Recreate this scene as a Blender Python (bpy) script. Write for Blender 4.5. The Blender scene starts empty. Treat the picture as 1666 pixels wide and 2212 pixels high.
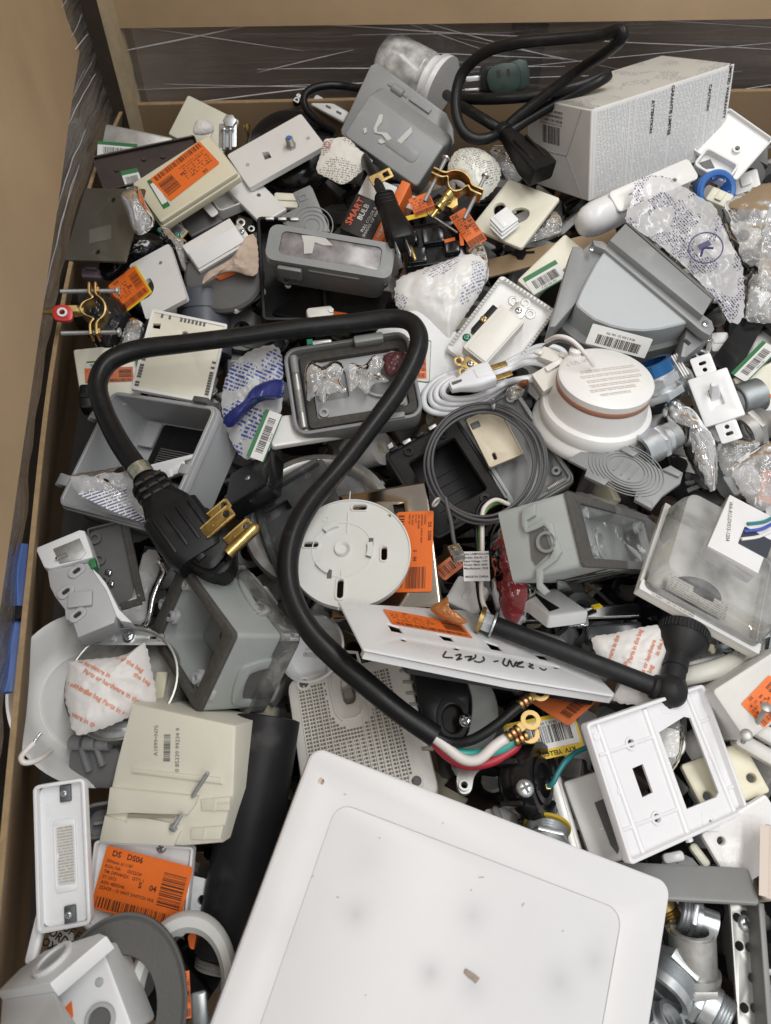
import bpy, bmesh, math, random
import numpy as np
from mathutils import Matrix, Vector, noise
from mathutils.geometry import tessellate_polygon

SC = bpy.context.scene
COL = SC.collection
PI = math.pi
random.seed(7)

# ------------------------------------------------------------------ camera
TILT = math.radians(33.0)          # angle of the optical axis away from straight down
CAM_H = 0.66                       # metres above the front of the heap
F = 1593.0                         # focal length in units of the 1666 x 2212 picture
cam_d = bpy.data.cameras.new('camera')
cam = bpy.data.objects.new('camera', cam_d)
COL.objects.link(cam)
cam.location = (0, 0, CAM_H)
cam.rotation_euler = (TILT, 0, 0)
cam_d.sensor_fit = 'VERTICAL'
cam_d.sensor_height = 24.0
cam_d.lens = 24.0 * F / 2212.0
cam_d.clip_start = 0.02
cam_d.clip_end = 60
cam_d.dof.use_dof = True
cam_d.dof.focus_distance = 0.70
cam_d.dof.aperture_fstop = 6.5
SC.camera = cam

# ------------------------------------------------------------------ world and ceiling lamps
world = bpy.data.worlds.new('World')
SC.world = world
world.use_nodes = True
bg = world.node_tree.nodes['Background']
bg.inputs[0].default_value = (0.96, 0.96, 0.97, 1)
bg.inputs[1].default_value = 0.58

def ceiling_lamp(name, loc, sx, sy, power, col, rot=(0, 0, 0)):
    l = bpy.data.lights.new(name, 'AREA')
    l.shape = 'RECTANGLE'; l.size = sx; l.size_y = sy
    l.energy = power; l.color = col
    o = bpy.data.objects.new(name, l)
    COL.objects.link(o)
    o.location = loc; o.rotation_euler = rot
    return o
ceiling_lamp('ceiling_lamp', (0.9, 0.2, 3.0), 0.35, 2.6, 58, (1.0, 0.985, 0.955))
ceiling_lamp('ceiling_lamp', (-1.1, -0.3, 3.0), 0.35, 2.6, 30, (1.0, 0.985, 0.955))
ceiling_lamp('ceiling_lamp', (0.7, -1.6, 2.8), 2.2, 0.5, 34, (1.0, 0.985, 0.955), (math.radians(-28), 0, 0))

SC.view_settings.view_transform = 'Standard'
SC.view_settings.look = 'None'
SC.view_settings.exposure = -0.10
SC.view_settings.gamma = 1.0
SC.view_settings.use_curve_mapping = False
SC.render.engine = 'CYCLES'
SC.cycles.use_denoising = True
SC.cycles.max_bounces = 10
SC.cycles.transparent_max_bounces = 24
SC.cycles.caustics_reflective = False
SC.cycles.caustics_refractive = False
SC.cycles.sample_clamp_indirect = 4.0

# ------------------------------------------------------------------ placing: from the picture to the place
CT, ST = math.cos(TILT), math.sin(TILT)
CAM = np.array([0, 0, CAM_H])
def ray(u, v):
    a, b = (u - 833.0) / F, (1106.0 - v) / F
    return np.array([a, b * CT + ST, b * ST - CT])
def P(u, v, z):
    d = ray(u, v)
    return CAM + d * ((z - CAM_H) / d[2])
def PY(u, v, y):
    d = ray(u, v)
    return CAM + d * (y / d[1])
def proj(p):
    q = np.asarray(p, float) - CAM
    d = q[..., 1] * ST - q[..., 2] * CT
    b = q[..., 1] * CT + q[..., 2] * ST
    return np.stack([833.0 + F * q[..., 0] / d, 1106.0 - F * b / d], -1)
def zs(v):                         # height of the heap's surface
    return float(np.interp(v, [0, 250, 600, 1000, 1400, 2212], [.12, .11, .09, .05, .025, 0.0]))
def W(u, v, dz=0.0):
    return Vector(P(u, v, zs(v) + dz))
TO = {'A': (0, 0), 'B': (1000, 0), 'C': (1972, 0), 'D': (0, 750), 'E': (1000, 750), 'F': (1972, 750), 'G': (0, 1500), 'H': (1000, 1500),
      'I': (1972, 1500), 'J': (0, 2250), 'K': (1000, 2250), 'L': (1972, 2250), 'M': (0, 3000), 'N': (1000, 3000), 'O': (1972, 3000)}
def q(t, *xy):                     # enlarged detail -> picture units
    ox, oy = TO[t]
    return [(ox * .54232 + xy[i] * .35808, oy * .54216 + xy[i + 1] * .35797) for i in range(0, len(xy), 2)]

def rotvec(r):
    t = np.linalg.norm(r)
    if t < 1e-9: return np.eye(3)
    k = r / t
    K = np.array([[0, -k[2], k[1]], [k[2], 0, -k[0]], [-k[1], k[0], 0]])
    return np.eye(3) + math.sin(t) * K + (1 - math.cos(t)) * K @ K

class Frame:
    """position, orientation and size of a rectangular face"""
    def __init__(s, o, R, w, h):
        s.o, s.R, s.w, s.h = o, R, w, h
    @property
    def M(s):
        m = Matrix.Identity(4)
        for i in range(3):
            for j in range(3): m[i][j] = float(s.R[i, j])
            m[i][3] = float(s.o[i])
        return m
    def pt(s, u, v, z=0.0):
        d = ray(u, v); n = s.R[:, 2]
        t = np.dot(s.o + n * z - CAM, n) / np.dot(d, n)
        l = s.R.T @ (CAM + d * t - s.o)
        return (float(l[0]), float(l[1]))
    def pts(s, L, z=0.0):
        return [s.pt(u, v, z) for u, v in L]
    def loc(s, p):
        return Vector((s.R.T @ (np.asarray(p) - s.o)).tolist())
    def off(s, z):
        return Frame(s.o + s.R[:, 2] * z, s.R, s.w, s.h)

def fit(c, dz=0.0, ar=None, n=None, k=None, z=None):
    """rectangular face seen with corners c (clockwise, its own top-left first); ar = height / width"""
    c = np.array(c, float)
    if k is None: k = 45.0 if ar is None else 25.0
    u0, v0 = c.mean(0)
    zc = zs(v0) + dz if z is None else z
    cen = P(u0, v0, zc)
    if n is None:
        t = CAM - cen; t /= np.linalg.norm(t)
        n = t * .45 + np.array([0, 0, 1.0]) * .55
    n = np.array(n, float); n /= np.linalg.norm(n)
    def onp(u, v):
        d = ray(u, v); return CAM + d * (np.dot(cen - CAM, n) / np.dot(d, n))
    a = onp(*(c[1] + c[2]) / 2) - onp(*(c[0] + c[3]) / 2)
    b = onp(*(c[0] + c[1]) / 2) - onp(*(c[2] + c[3]) / 2)
    w0, h0 = np.linalg.norm(a), np.linalg.norm(b)
    x = a / w0
    # bisect the skew so both axes share the error
    yb = b / h0
    y = np.cross(n, x)
    e = math.atan2(np.dot(yb, -x), np.dot(yb, y)) / 2
    x = x * math.cos(e) + y * math.sin(e); y = np.cross(n, x)
    R0 = np.stack([x, y, n], 1)
    free = ar is None
    S = np.array([[-.5, .5], [.5, .5], [.5, -.5], [-.5, -.5]])
    def unpack(p):
        R = R0 @ rotvec(p[:3]); w = w0 * math.exp(p[3])
        h = w * ar if not free else h0 * math.exp(p[6])
        return P(u0 + p[4], v0 + p[5], zc), R, w, h
    def res(p):
        o, R, w, h = unpack(p)
        pts = o + (S[:, :1] * w) * R[:, 0] + (S[:, 1:] * h) * R[:, 1]
        r = (proj(pts) - c).ravel()
        return np.concatenate([r, k * (R[:, 2] - n), [0.0 if not free else 6 * p[6]]])
    p = np.zeros(7 if free else 6); lam = 1.0
    r = res(p); cost = r @ r
    for it in range(60):
        J = np.zeros((len(r), len(p)))
        for i in range(len(p)):
            dp = p.copy(); hh = 1e-4 if i not in (4, 5) else 1e-2
            dp[i] += hh; J[:, i] = (res(dp) - r) / hh
        A = J.T @ J
        st = np.linalg.solve(A + lam * np.diag(np.diag(A) + 1e-9), -J.T @ r)
        r2 = res(p + st); c2 = r2 @ r2
        if c2 < cost:
            if cost - c2 < 1e-6: break
            p, r, cost, lam = p + st, r2, c2, max(lam * .4, 1e-6)
        else:
            lam *= 4
            if lam > 1e8: break
    return Frame(*unpack(p))

def frame_at(u, v, dz, xdir, n=(0, 0, 1), z=None):
    """frame at a point; xdir = picture offset the x axis points along"""
    zc = zs(v) + dz if z is None else z
    o = P(u, v, zc); n = np.array(n, float); n /= np.linalg.norm(n)
    d = ray(u + xdir[0], v + xdir[1])
    a = CAM + d * (np.dot(o - CAM, n) / np.dot(d, n)) - o
    L = np.linalg.norm(a); x = a / L
    return Frame(o, np.stack([x, np.cross(n, x), n], 1), L, L)

def axis_frame(p0, p1, up=(0, 0, 1)):
    """frame at p0 whose z axis runs to p1"""
    p0, p1 = np.array(p0, float), np.array(p1, float)
    z = p1 - p0; L = np.linalg.norm(z); z /= L
    up = np.array(up, float)
    x = np.cross(up, z); x /= np.linalg.norm(x)
    return Frame(p0, np.stack([x, np.cross(z, x), z], 1), L, L)

# ------------------------------------------------------------------ mesh building
def rr(w, h, r=0.0, n=4, cx=0.0, cy=0.0):
    r = min(r, w * .499, h * .499)
    if r <= 1e-6:
        return [(cx - w / 2, cy - h / 2), (cx + w / 2, cy - h / 2), (cx + w / 2, cy + h / 2), (cx - w / 2, cy + h / 2)]
    o = []
    for sx, sy, a0 in ((1, -1, -PI / 2), (1, 1, 0), (-1, 1, PI / 2), (-1, -1, PI)):
        for i in range(n + 1):
            a = a0 + PI / 2 * i / n
            o.append((cx + sx * (w / 2 - r) + r * math.cos(a), cy + sy * (h / 2 - r) + r * math.sin(a)))
    return o
def circ(r, cx=0.0, cy=0.0, n=20, ry=None, a=0.0):
    ry = r if ry is None else ry
    ca, sa = math.cos(a), math.sin(a)
    o = []
    for i in range(n):
        x, y = r * math.cos(2 * PI * i / n), ry * math.sin(2 * PI * i / n)
        o.append((cx + x * ca - y * sa, cy + x * sa + y * ca))
    return o
def slot(l, w, cx=0.0, cy=0.0, a=0.0, n=5):
    p = rr(l, w, w / 2 * .95, n)
    ca, sa = math.cos(a), math.sin(a)
    return [(cx + x * ca - y * sa, cy + x * sa + y * ca) for x, y in p]
def turn(p, a, cx=0.0, cy=0.0):
    ca, sa = math.cos(a), math.sin(a)
    return [(cx + x * ca - y * sa, cy + x * sa + y * ca) for x, y in p]
def area2(p):
    return sum(p[i][0] * p[(i + 1) % len(p)][1] - p[(i + 1) % len(p)][0] * p[i][1] for i in range(len(p)))
def ccw(p, pos=True):
    return list(p) if (area2(p) > 0) == pos else list(reversed(p))
def inset(p, d):
    """shift a ccw outline inwards by d"""
    n = len(p); o = []
    for i in range(n):
        a, b, c = p[i - 1], p[i], p[(i + 1) % n]
        e1 = (b[0] - a[0], b[1] - a[1]); e2 = (c[0] - b[0], c[1] - b[1])
        l1 = math.hypot(*e1) or 1e-9; l2 = math.hypot(*e2) or 1e-9
        n1 = (-e1[1] / l1, e1[0] / l1); n2 = (-e2[1] / l2, e2[0] / l2)
        s = 1 + n1[0] * n2[0] + n1[1] * n2[1]
        s = max(s, .35)
        o.append((b[0] + d * (n1[0] + n2[0]) / s, b[1] + d * (n1[1] + n2[1]) / s))
    return o
def smooth_line(pts, sub=8, closed=False):
    pts = [Vector(p) for p in pts]
    n = len(pts)
    if n < 3: return pts
    o = []
    rng = range(n if closed else n - 1)
    for i in rng:
        p1, p2 = pts[i], pts[(i + 1) % n]
        p0 = pts[i - 1] if (closed or i > 0) else p1 * 2 - p2
        p3 = pts[(i + 2) % n] if (closed or i + 2 < n) else p2 * 2 - p1
        for j in range(sub):
            t = j / sub
            o.append(.5 * ((2 * p1) + (p2 - p0) * t + (2 * p0 - 5 * p1 + 4 * p2 - p3) * t * t + (3 * p1 - p0 - 3 * p2 + p3) * t ** 3))
    if not closed: o.append(pts[-1])
    return o
def RX(a): return Matrix.Rotation(a, 4, 'X')
def RY(a): return Matrix.Rotation(a, 4, 'Y')
def RZ(a): return Matrix.Rotation(a, 4, 'Z')
def TR(x, y, z=0.0): return Matrix.Translation((x, y, z))

class MB:
    def __init__(s): s.v = []; s.f = []
    def add(s, v, f, M=None):
        k = len(s.v)
        if M is not None: v = [M @ Vector(p) for p in v]
        s.v += [tuple(p) for p in v]
        s.f += [tuple(i + k for i in t) for t in f]
        return s
    def slab(s, out, z0, z1, bev=0.0, holes=(), M=None, bev2=0.0, seg=2):
        """solid sheet with the given outline and holes, top edge (and bottom edge) rounded"""
        out = ccw(out)
        def inside(p, L):
            c = False
            for i in range(len(L)):
                (x1, y1), (x2, y2) = L[i - 1], L[i]
                if (y1 > p[1]) != (y2 > p[1]) and p[0] < (x2 - x1) * (p[1] - y1) / (y2 - y1) + x1: c = not c
            return c
        good = []
        for hl in holes:                          # keep every hole within the sheet
            cx, cy = sum(p[0] for p in hl) / len(hl), sum(p[1] for p in hl) / len(hl)
            for k in (1, .85, .7, .55, .4, .25):
                t = [(cx + (x - cx) * k, cy + (y - cy) * k) for x, y in hl]
                if all(inside(p, out) for p in inset(ccw(t), -bev * 1.2)): good.append(t); break
        holes = good
        if bev > 0 and holes:                     # no rounding where the sheet is too narrow for it
            vs = [[Vector((*p, 0)) for p in inset(L, bev)] for L in [out] + [ccw(h, False) for h in holes]]
            tot = 0.0; fl = [p for L in vs for p in L]
            for t in tessellate_polygon(vs):
                a, b, c = (fl[i] for i in t); tot += abs((b - a).cross(c - a).z) / 2
            want = area2([p[:2] for p in vs[0]]) / 2 - sum(abs(area2([p[:2] for p in L])) / 2 for L in vs[1:])
            if want <= 0 or abs(tot - want) > .01 * want: bev = 0.0
        loops = [out] + [ccw(h, False) for h in holes]
        rings = []                                # (z, inset)
        if bev2 > 0:
            for i in range(seg + 1):
                a = PI / 2 * i / seg
                rings.append((z0 + bev2 * (1 - math.sin(a)), bev2 * (1 - math.cos(a))))
            rings.reverse()
            rings = [(z0 + bev2 * (1 - math.cos(PI / 2 * i / seg)), bev2 * (1 - math.sin(PI / 2 * i / seg))) for i in range(seg + 1)]
        else: rings.append((z0, 0.0))
        if bev > 0:
            rings += [(z1 - bev * (1 - math.sin(PI / 2 * i / seg)), bev * (1 - math.cos(PI / 2 * i / seg))) for i in range(seg + 1)]
        else: rings.append((z1, 0.0))
        v, f, start = [], [], []
        for z, d in rings:
            st = []
            for L in loops:
                st.append(len(v))
                pp = inset(L, d) if d > 1e-7 else L
                v += [(x, y, z) for x, y in pp]
            start.append(st)
        for r in range(len(rings) - 1):
            for li, L in enumerate(loops):
                n = len(L); a, b = start[r][li], start[r + 1][li]
                for i in range(n):
                    j = (i + 1) % n
                    f.append((a + i, a + j, b + j, b + i))
        for r, flip in ((0, True), (len(rings) - 1, False)):
            vs, idx = [], []
            for li, L in enumerate(loops):
                vs.append([Vector((v[start[r][li] + i][0], v[start[r][li] + i][1], 0)) for i in range(len(L))])
                idx += [start[r][li] + i for i in range(len(L))]
            if len(loops) == 1 and len(loops[0]) <= 4:
                t = tuple(idx); f.append(t[::-1] if flip else t); continue
            for t in tessellate_polygon(vs):
                a, b, c = (idx[i] for i in t)
                pa, pb, pc = v[a], v[b], v[c]
                cr = (pb[0] - pa[0]) * (pc[1] - pa[1]) - (pc[0] - pa[0]) * (pb[1] - pa[1])
                if (cr < 0) != flip: b, c = c, b
                f.append((a, b, c))
        return s.add(v, f, M)
    def box(s, w, h, d, c=(0, 0, 0), r=0.0, bev=0.0, M=None, bev2=None):
        """w x h in plan, d tall, centred on c"""
        m = Matrix.Translation(c)
        if M is not None: m = M @ m
        return s.slab(rr(w, h, r), -d / 2, d / 2, bev, (), m, bev if bev2 is None else bev2)
    def lathe(s, prof, n=32, M=None, a0=0.0, a1=2 * PI, sy=1.0):
        full = abs(a1 - a0 - 2 * PI) < 1e-6
        m = n if full else n + 1
        v = []
        for r, z in prof:
            for i in range(m):
                a = a0 + (a1 - a0) * i / n
                v.append((r * math.cos(a), r * math.sin(a) * sy, z))
        f = []
        for k in range(len(prof) - 1):
            for i in range(n if full else n):
                j = (i + 1) % m
                f.append((k * m + i, k * m + j, (k + 1) * m + j, (k + 1) * m + i))
        closed = abs(prof[0][0] - prof[-1][0]) < 1e-7 and abs(prof[0][1] - prof[-1][1]) < 1e-7
        if full and not closed:
            if prof[0][0] > 1e-6: f.append(tuple(range(m))[::-1])
            if prof[-1][0] > 1e-6: f.append(tuple(range((len(prof) - 1) * m, len(prof) * m)))
        return s.add(v, f, M)
    def cyl(s, r, z0, z1, n=24, bev=0.0, M=None):
        if bev > 0:
            return s.lathe([(r - bev, z0), (r, z0 + bev), (r, z1 - bev), (r - bev, z1)], n, M)
        return s.lathe([(r, z0), (r, z1)], n, M)
    def ring(s, r0, r1, z0, z1, n=32, M=None):
        return s.lathe([(r0, z0), (r1, z0), (r1, z1), (r0, z1), (r0, z0)], n, M)
    def tube(s, pts, r, n=10, sub=8, closed=False, flat=1.0, M=None, up=None, rfun=None):
        pts = smooth_line(pts, sub, closed)
        N = len(pts)
        def tan(i):
            if closed: return (pts[(i + 1) % N] - pts[i - 1]).normalized()
            return (pts[min(i + 1, N - 1)] - pts[max(i - 1, 0)]).normalized()
        t = tan(0)
        x = Vector(up) if up is not None else (Vector((0, 0, 1)) if abs(t.z) < .9 else Vector((1, 0, 0)))
        v, f = [], []
        for i in range(N):
            t = tan(i)
            x = x - t * x.dot(t)
            if x.length < 1e-6: x = t.orthogonal()
            x.normalize(); y = t.cross(x)
            rad = r * (rfun(i / max(1, N - 1)) if rfun else 1.0)
            for j in range(n):
                a = 2 * PI * j / n
                v.append(pts[i] + x * (math.cos(a) * rad * flat) + y * (math.sin(a) * rad))
        for i in range(N if closed else N - 1):
            for j in range(n):
                a, b = i * n, ((i + 1) % N) * n
                f.append((a + j, a + (j + 1) % n, b + (j + 1) % n, b + j))
        if not closed:
            f.append(tuple(range(n))[::-1]); f.append(tuple(range((N - 1) * n, N * n)))
        return s.add(v, f, M)
    def hexa(s, r, z0, z1, M=None, bev=0.0): return s.slab(circ(r, n=6), z0, z1, bev, (), M)
    def obj(s, name, mat, parent=None, M=None, smooth=35):
        me = bpy.data.meshes.new(name)
        me.from_pydata(s.v, [], s.f)
        return mesh_obj(name, me, mat, parent, M, smooth)

def mesh_obj(name, me, mat, parent=None, M=None, smooth=35):
    me.validate()
    if mat is not None: me.materials.append(mat)
    if smooth:
        me.polygons.foreach_set('use_smooth', [True] * len(me.polygons))
        me.set_sharp_from_angle(angle=math.radians(smooth))
    me.update()
    o = bpy.data.objects.new(name, me)
    COL.objects.link(o)
    if parent is not None: o.parent = parent
    if M is not None: o.matrix_local = M
    return o

def tag(o, label, cat, group=None):
    o['label'] = label; o['category'] = cat
    if group: o['group'] = group
    return o
def thing(name, label, cat, fr=None, group=None):
    o = bpy.data.objects.new(name, None)
    o.empty_display_size = .02
    COL.objects.link(o)
    if fr is not None: o.matrix_world = fr.M if isinstance(fr, Frame) else fr
    return tag(o, label, cat, group)

_fonts = {}
def text_mb(body, size, bold=0.0, sx=1.0):
    cu = bpy.data.curves.new('t', 'FONT')
    cu.body = body; cu.size = size; cu.align_x = 'CENTER'; cu.align_y = 'CENTER'
    cu.resolution_u = 2; cu.offset = bold; cu.space_line = .95
    o = bpy.data.objects.new('t', cu)
    me = bpy.data.meshes.new_from_object(o)
    m = MB()
    m.add([(v.co.x * sx, v.co.y, v.co.z) for v in me.vertices], [tuple(p.vertices) for p in me.polygons])
    bpy.data.objects.remove(o); bpy.data.curves.remove(cu); bpy.data.meshes.remove(me)
    return m
def lettering(parent, body, size, x, y, z, a, mat, bold=0.0, sx=1.0, name='lettering'):
    return text_mb(body, size, bold, sx).obj(name, mat, parent, TR(x, y, z) @ RZ(a), 0)
def bars_mb(w, h, n, seed, M=None, mb=None):
    rnd = random.Random(seed); mb = mb or MB()
    ws = [rnd.choice((1, 1, 2, 3)) for _ in range(2 * n - 1)]
    u = w / sum(ws); x = -w / 2
    for i, k in enumerate(ws):
        if i % 2 == 0:
            mb.add([(x, -h / 2, 0), (x + k * u, -h / 2, 0), (x + k * u, h / 2, 0), (x, h / 2, 0)], [(0, 1, 2, 3)], M)
        x += k * u
    return mb
# ------------------------------------------------------------------ materials (all procedural)
_m = {}
def nodes_of(m):
    m.use_nodes = True
    nt = m.node_tree
    return nt, nt.nodes, nt.links
def pm(name, rgb, rough=.4, metal=0.0, var=.08, scale=30.0, bump=0.0, bscale=300.0, spec=.5, coat=0.0, trans=0.0, stain=None, stain_amt=0.0, sub=0.0, flute=0.0):
    """principled material with colour variation, roughness variation, optional fine relief and stains"""
    if name in _m: return _m[name]
    m = bpy.data.materials.new(name); nt, N, L = nodes_of(m)
    b = N['Principled BSDF']
    tc = N.new('ShaderNodeTexCoord')
    n1 = N.new('ShaderNodeTexNoise'); n1.inputs['Scale'].default_value = scale; n1.inputs['Detail'].default_value = 6; n1.inputs['Roughness'].default_value = .65
    L.new(tc.outputs['Object'], n1.inputs['Vector'])
    r = N.new('ShaderNodeMapRange'); r.inputs[1].default_value = .3; r.inputs[2].default_value = .7
    r.inputs[3].default_value = 1 - var; r.inputs[4].default_value = 1 + var * .35
    L.new(n1.outputs['Fac'], r.inputs[0])
    mx = N.new('ShaderNodeMix'); mx.data_type = 'RGBA'; mx.blend_type = 'MULTIPLY'; mx.inputs[0].default_value = 1
    mx.inputs[6].default_value = (*rgb, 1)
    L.new(r.outputs[0], mx.inputs[7])
    out = mx.outputs[2]
    if stain is not None:
        n3 = N.new('ShaderNodeTexNoise'); n3.inputs['Scale'].default_value = scale * 1.7; n3.inputs['Detail'].default_value = 8
        L.new(tc.outputs['Object'], n3.inputs['Vector'])
        r3 = N.new('ShaderNodeMapRange'); r3.inputs[1].default_value = .58; r3.inputs[2].default_value = .72; r3.inputs[3].default_value = 0; r3.inputs[4].default_value = stain_amt
        L.new(n3.outputs['Fac'], r3.inputs[0])
        m3 = N.new('ShaderNodeMix'); m3.data_type = 'RGBA'; L.new(r3.outputs[0], m3.inputs[0]); L.new(out, m3.inputs[6]); m3.inputs[7].default_value = (*stain, 1)
        out = m3.outputs[2]
    L.new(out, b.inputs['Base Color'])
    r2 = N.new('ShaderNodeMapRange'); r2.inputs[1].default_value = .3; r2.inputs[2].default_value = .7
    r2.inputs[3].default_value = max(.02, rough * .82); r2.inputs[4].default_value = min(1, rough * 1.22)
    L.new(n1.outputs['Fac'], r2.inputs[0]); L.new(r2.outputs[0], b.inputs['Roughness'])
    b.inputs['Metallic'].default_value = metal
    b.inputs['Specular IOR Level'].default_value = spec
    b.inputs['Coat Weight'].default_value = coat
    b.inputs['Transmission Weight'].default_value = trans
    if sub:
        b.inputs['Subsurface Weight'].default_value = sub; b.inputs['Subsurface Radius'].default_value = (.004, .004, .004)
    if bump > 0:
        n2 = N.new('ShaderNodeTexNoise'); n2.inputs['Scale'].default_value = bscale; n2.inputs['Detail'].default_value = 4
        L.new(tc.outputs['Object'], n2.inputs['Vector'])
        bp = N.new('ShaderNodeBump'); bp.inputs['Strength'].default_value = bump; bp.inputs['Distance'].default_value = .001
        hgt = n2.outputs['Fac']
        if flute:
            wv = N.new('ShaderNodeTexWave'); wv.bands_direction = 'Z'; wv.inputs['Scale'].default_value = 22; wv.inputs['Distortion'].default_value = .6; wv.inputs['Detail'].default_value = 2
            L.new(tc.outputs['Object'], wv.inputs['Vector'])
            n6 = N.new('ShaderNodeTexNoise'); n6.inputs['Scale'].default_value = 6; n6.inputs['Detail'].default_value = 3; L.new(tc.outputs['Object'], n6.inputs['Vector'])
            m6 = N.new('ShaderNodeMath'); m6.operation = 'MULTIPLY_ADD'; m6.inputs[1].default_value = flute; L.new(wv.outputs['Fac'], m6.inputs[0]); L.new(hgt, m6.inputs[2])
            m7 = N.new('ShaderNodeMath'); m7.operation = 'MULTIPLY_ADD'; m7.inputs[1].default_value = 2.5; L.new(n6.outputs['Fac'], m7.inputs[0]); L.new(m6.outputs[0], m7.inputs[2])
            hgt = m7.outputs[0]
        L.new(hgt, bp.inputs['Height']); L.new(bp.outputs[0], b.inputs['Normal'])
    _m[name] = m
    return m
def clear(name, tint=(1, 1, 1), haze=.06, hazecol=(.9, .9, .9), rough=.08, gl=1.0, bump=.0, bscale=60.0):
    """thin clear plastic: see-through with a skin of reflection and a little haze"""
    if name in _m: return _m[name]
    m = bpy.data.materials.new(name); nt, N, L = nodes_of(m)
    N.remove(N['Principled BSDF']); out = N['Material Output']
    t = N.new('ShaderNodeBsdfTransparent'); t.inputs[0].default_value = (*tint, 1)
    d = N.new('ShaderNodeBsdfDiffuse'); d.inputs[0].default_value = (*hazecol, 1)
    g = N.new('ShaderNodeBsdfGlossy'); g.inputs['Roughness'].default_value = rough; g.inputs[0].default_value = (1, 1, 1, 1)
    tc = N.new('ShaderNodeTexCoord'); n = N.new('ShaderNodeTexNoise'); n.inputs['Scale'].default_value = bscale; n.inputs['Detail'].default_value = 3
    L.new(tc.outputs['Object'], n.inputs['Vector'])
    m1 = N.new('ShaderNodeMixShader'); m1.inputs[0].default_value = haze
    hz = N.new('ShaderNodeMapRange'); hz.inputs[1].default_value = .35; hz.inputs[2].default_value = .7; hz.inputs[3].default_value = haze * .6; hz.inputs[4].default_value = min(1, haze * 1.6)
    L.new(n.outputs['Fac'], hz.inputs[0]); L.new(hz.outputs[0], m1.inputs[0])
    L.new(t.outputs[0], m1.inputs[1]); L.new(d.outputs[0], m1.inputs[2])
    fr = N.new('ShaderNodeFresnel'); fr.inputs[0].default_value = 1.45
    ml = N.new('ShaderNodeMath'); ml.operation = 'MULTIPLY'; ml.inputs[1].default_value = gl; ml.use_clamp = True
    L.new(fr.outputs[0], ml.inputs[0])
    m2 = N.new('ShaderNodeMixShader'); L.new(ml.outputs[0], m2.inputs[0]); L.new(m1.outputs[0], m2.inputs[1]); L.new(g.outputs[0], m2.inputs[2])
    if bump > 0:
        bp = N.new('ShaderNodeBump'); bp.inputs['Strength'].default_value = bump; bp.inputs['Distance'].default_value = .002
        L.new(n.outputs['Fac'], bp.inputs['Height']); L.new(bp.outputs[0], g.inputs['Normal']); L.new(bp.outputs[0], fr.inputs['Normal'])
    L.new(m2.outputs[0], out.inputs[0])
    _m[name] = m
    return m
def printed(name, base, ink, pitch=.0022, rough=.5, a=0.0, dens=.5, col=.02, clearbase=0.0, block=None, bump=.0):
    """paper, card or film carrying lines of fine print running along x (turned by a)"""
    if name in _m: return _m[name]
    m = bpy.data.materials.new(name); nt, N, L = nodes_of(m)
    b = N['Principled BSDF']; b.inputs['Roughness'].default_value = rough
    tc = N.new('ShaderNodeTexCoord'); mp = N.new('ShaderNodeMapping'); mp.inputs['Rotation'].default_value = (0, 0, a)
    L.new(tc.outputs['Object'], mp.inputs[0])
    sx = N.new('ShaderNodeSeparateXYZ'); L.new(mp.outputs[0], sx.inputs[0])
    def math_(op, x, y=None):
        k = N.new('ShaderNodeMath'); k.operation = op
        for i, s in enumerate((x, y)):
            if s is None: continue
            if isinstance(s, (int, float)): k.inputs[i].default_value = s
            else: L.new(s, k.inputs[i])
        return k.outputs[0]
    yl = math_('DIVIDE', sx.outputs['Y'], pitch)
    row = math_('FLOOR', yl); fr = math_('FRACT', yl)
    inline = math_('LESS_THAN', fr, .55)
    cm = N.new('ShaderNodeCombineXYZ')
    L.new(math_('DIVIDE', sx.outputs['X'], pitch * .55), cm.inputs[0]); L.new(math_('MULTIPLY', row, 7.31), cm.inputs[1])
    nz = N.new('ShaderNodeTexNoise'); nz.inputs['Scale'].default_value = 1.0; nz.inputs['Detail'].default_value = 1
    L.new(cm.outputs[0], nz.inputs['Vector'])
    ink_ = math_('MULTIPLY', inline, math_('GREATER_THAN', nz.outputs['Fac'], 1 - dens))
    # paragraphs: large scale gaps
    n2 = N.new('ShaderNodeTexNoise'); n2.inputs['Scale'].default_value = 1 / col; n2.inputs['Detail'].default_value = 0
    L.new(mp.outputs[0], n2.inputs['Vector'])
    ink_ = math_('MULTIPLY', ink_, math_('GREATER_THAN', n2.outputs['Fac'], .40 if block is None else block))
    mx = N.new('ShaderNodeMix'); mx.data_type = 'RGBA'
    L.new(ink_, mx.inputs[0]); mx.inputs[6].default_value = (*base, 1); mx.inputs[7].default_value = (*ink, 1)
    L.new(mx.outputs[2], b.inputs['Base Color'])
    if bump:
        n4 = N.new('ShaderNodeTexNoise'); n4.inputs['Scale'].default_value = 90; n4.inputs['Detail'].default_value = 5
        L.new(tc.outputs['Object'], n4.inputs['Vector'])
        bp = N.new('ShaderNodeBump'); bp.inputs['Strength'].default_value = bump; bp.inputs['Distance'].default_value = .002
        L.new(n4.outputs['Fac'], bp.inputs['Height']); L.new(bp.outputs[0], b.inputs['Normal'])
    if clearbase > 0:
        t = N.new('ShaderNodeBsdfTransparent'); ms = N.new('ShaderNodeMixShader')
        f = math_('MAXIMUM', ink_, 1 - clearbase)
        L.new(f, ms.inputs[0]); L.new(t.outputs[0], ms.inputs[1]); L.new(b.outputs[0], ms.inputs[2])
        L.new(ms.outputs[0], N['Material Output'].inputs[0])
    _m[name] = m
    return m

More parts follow.
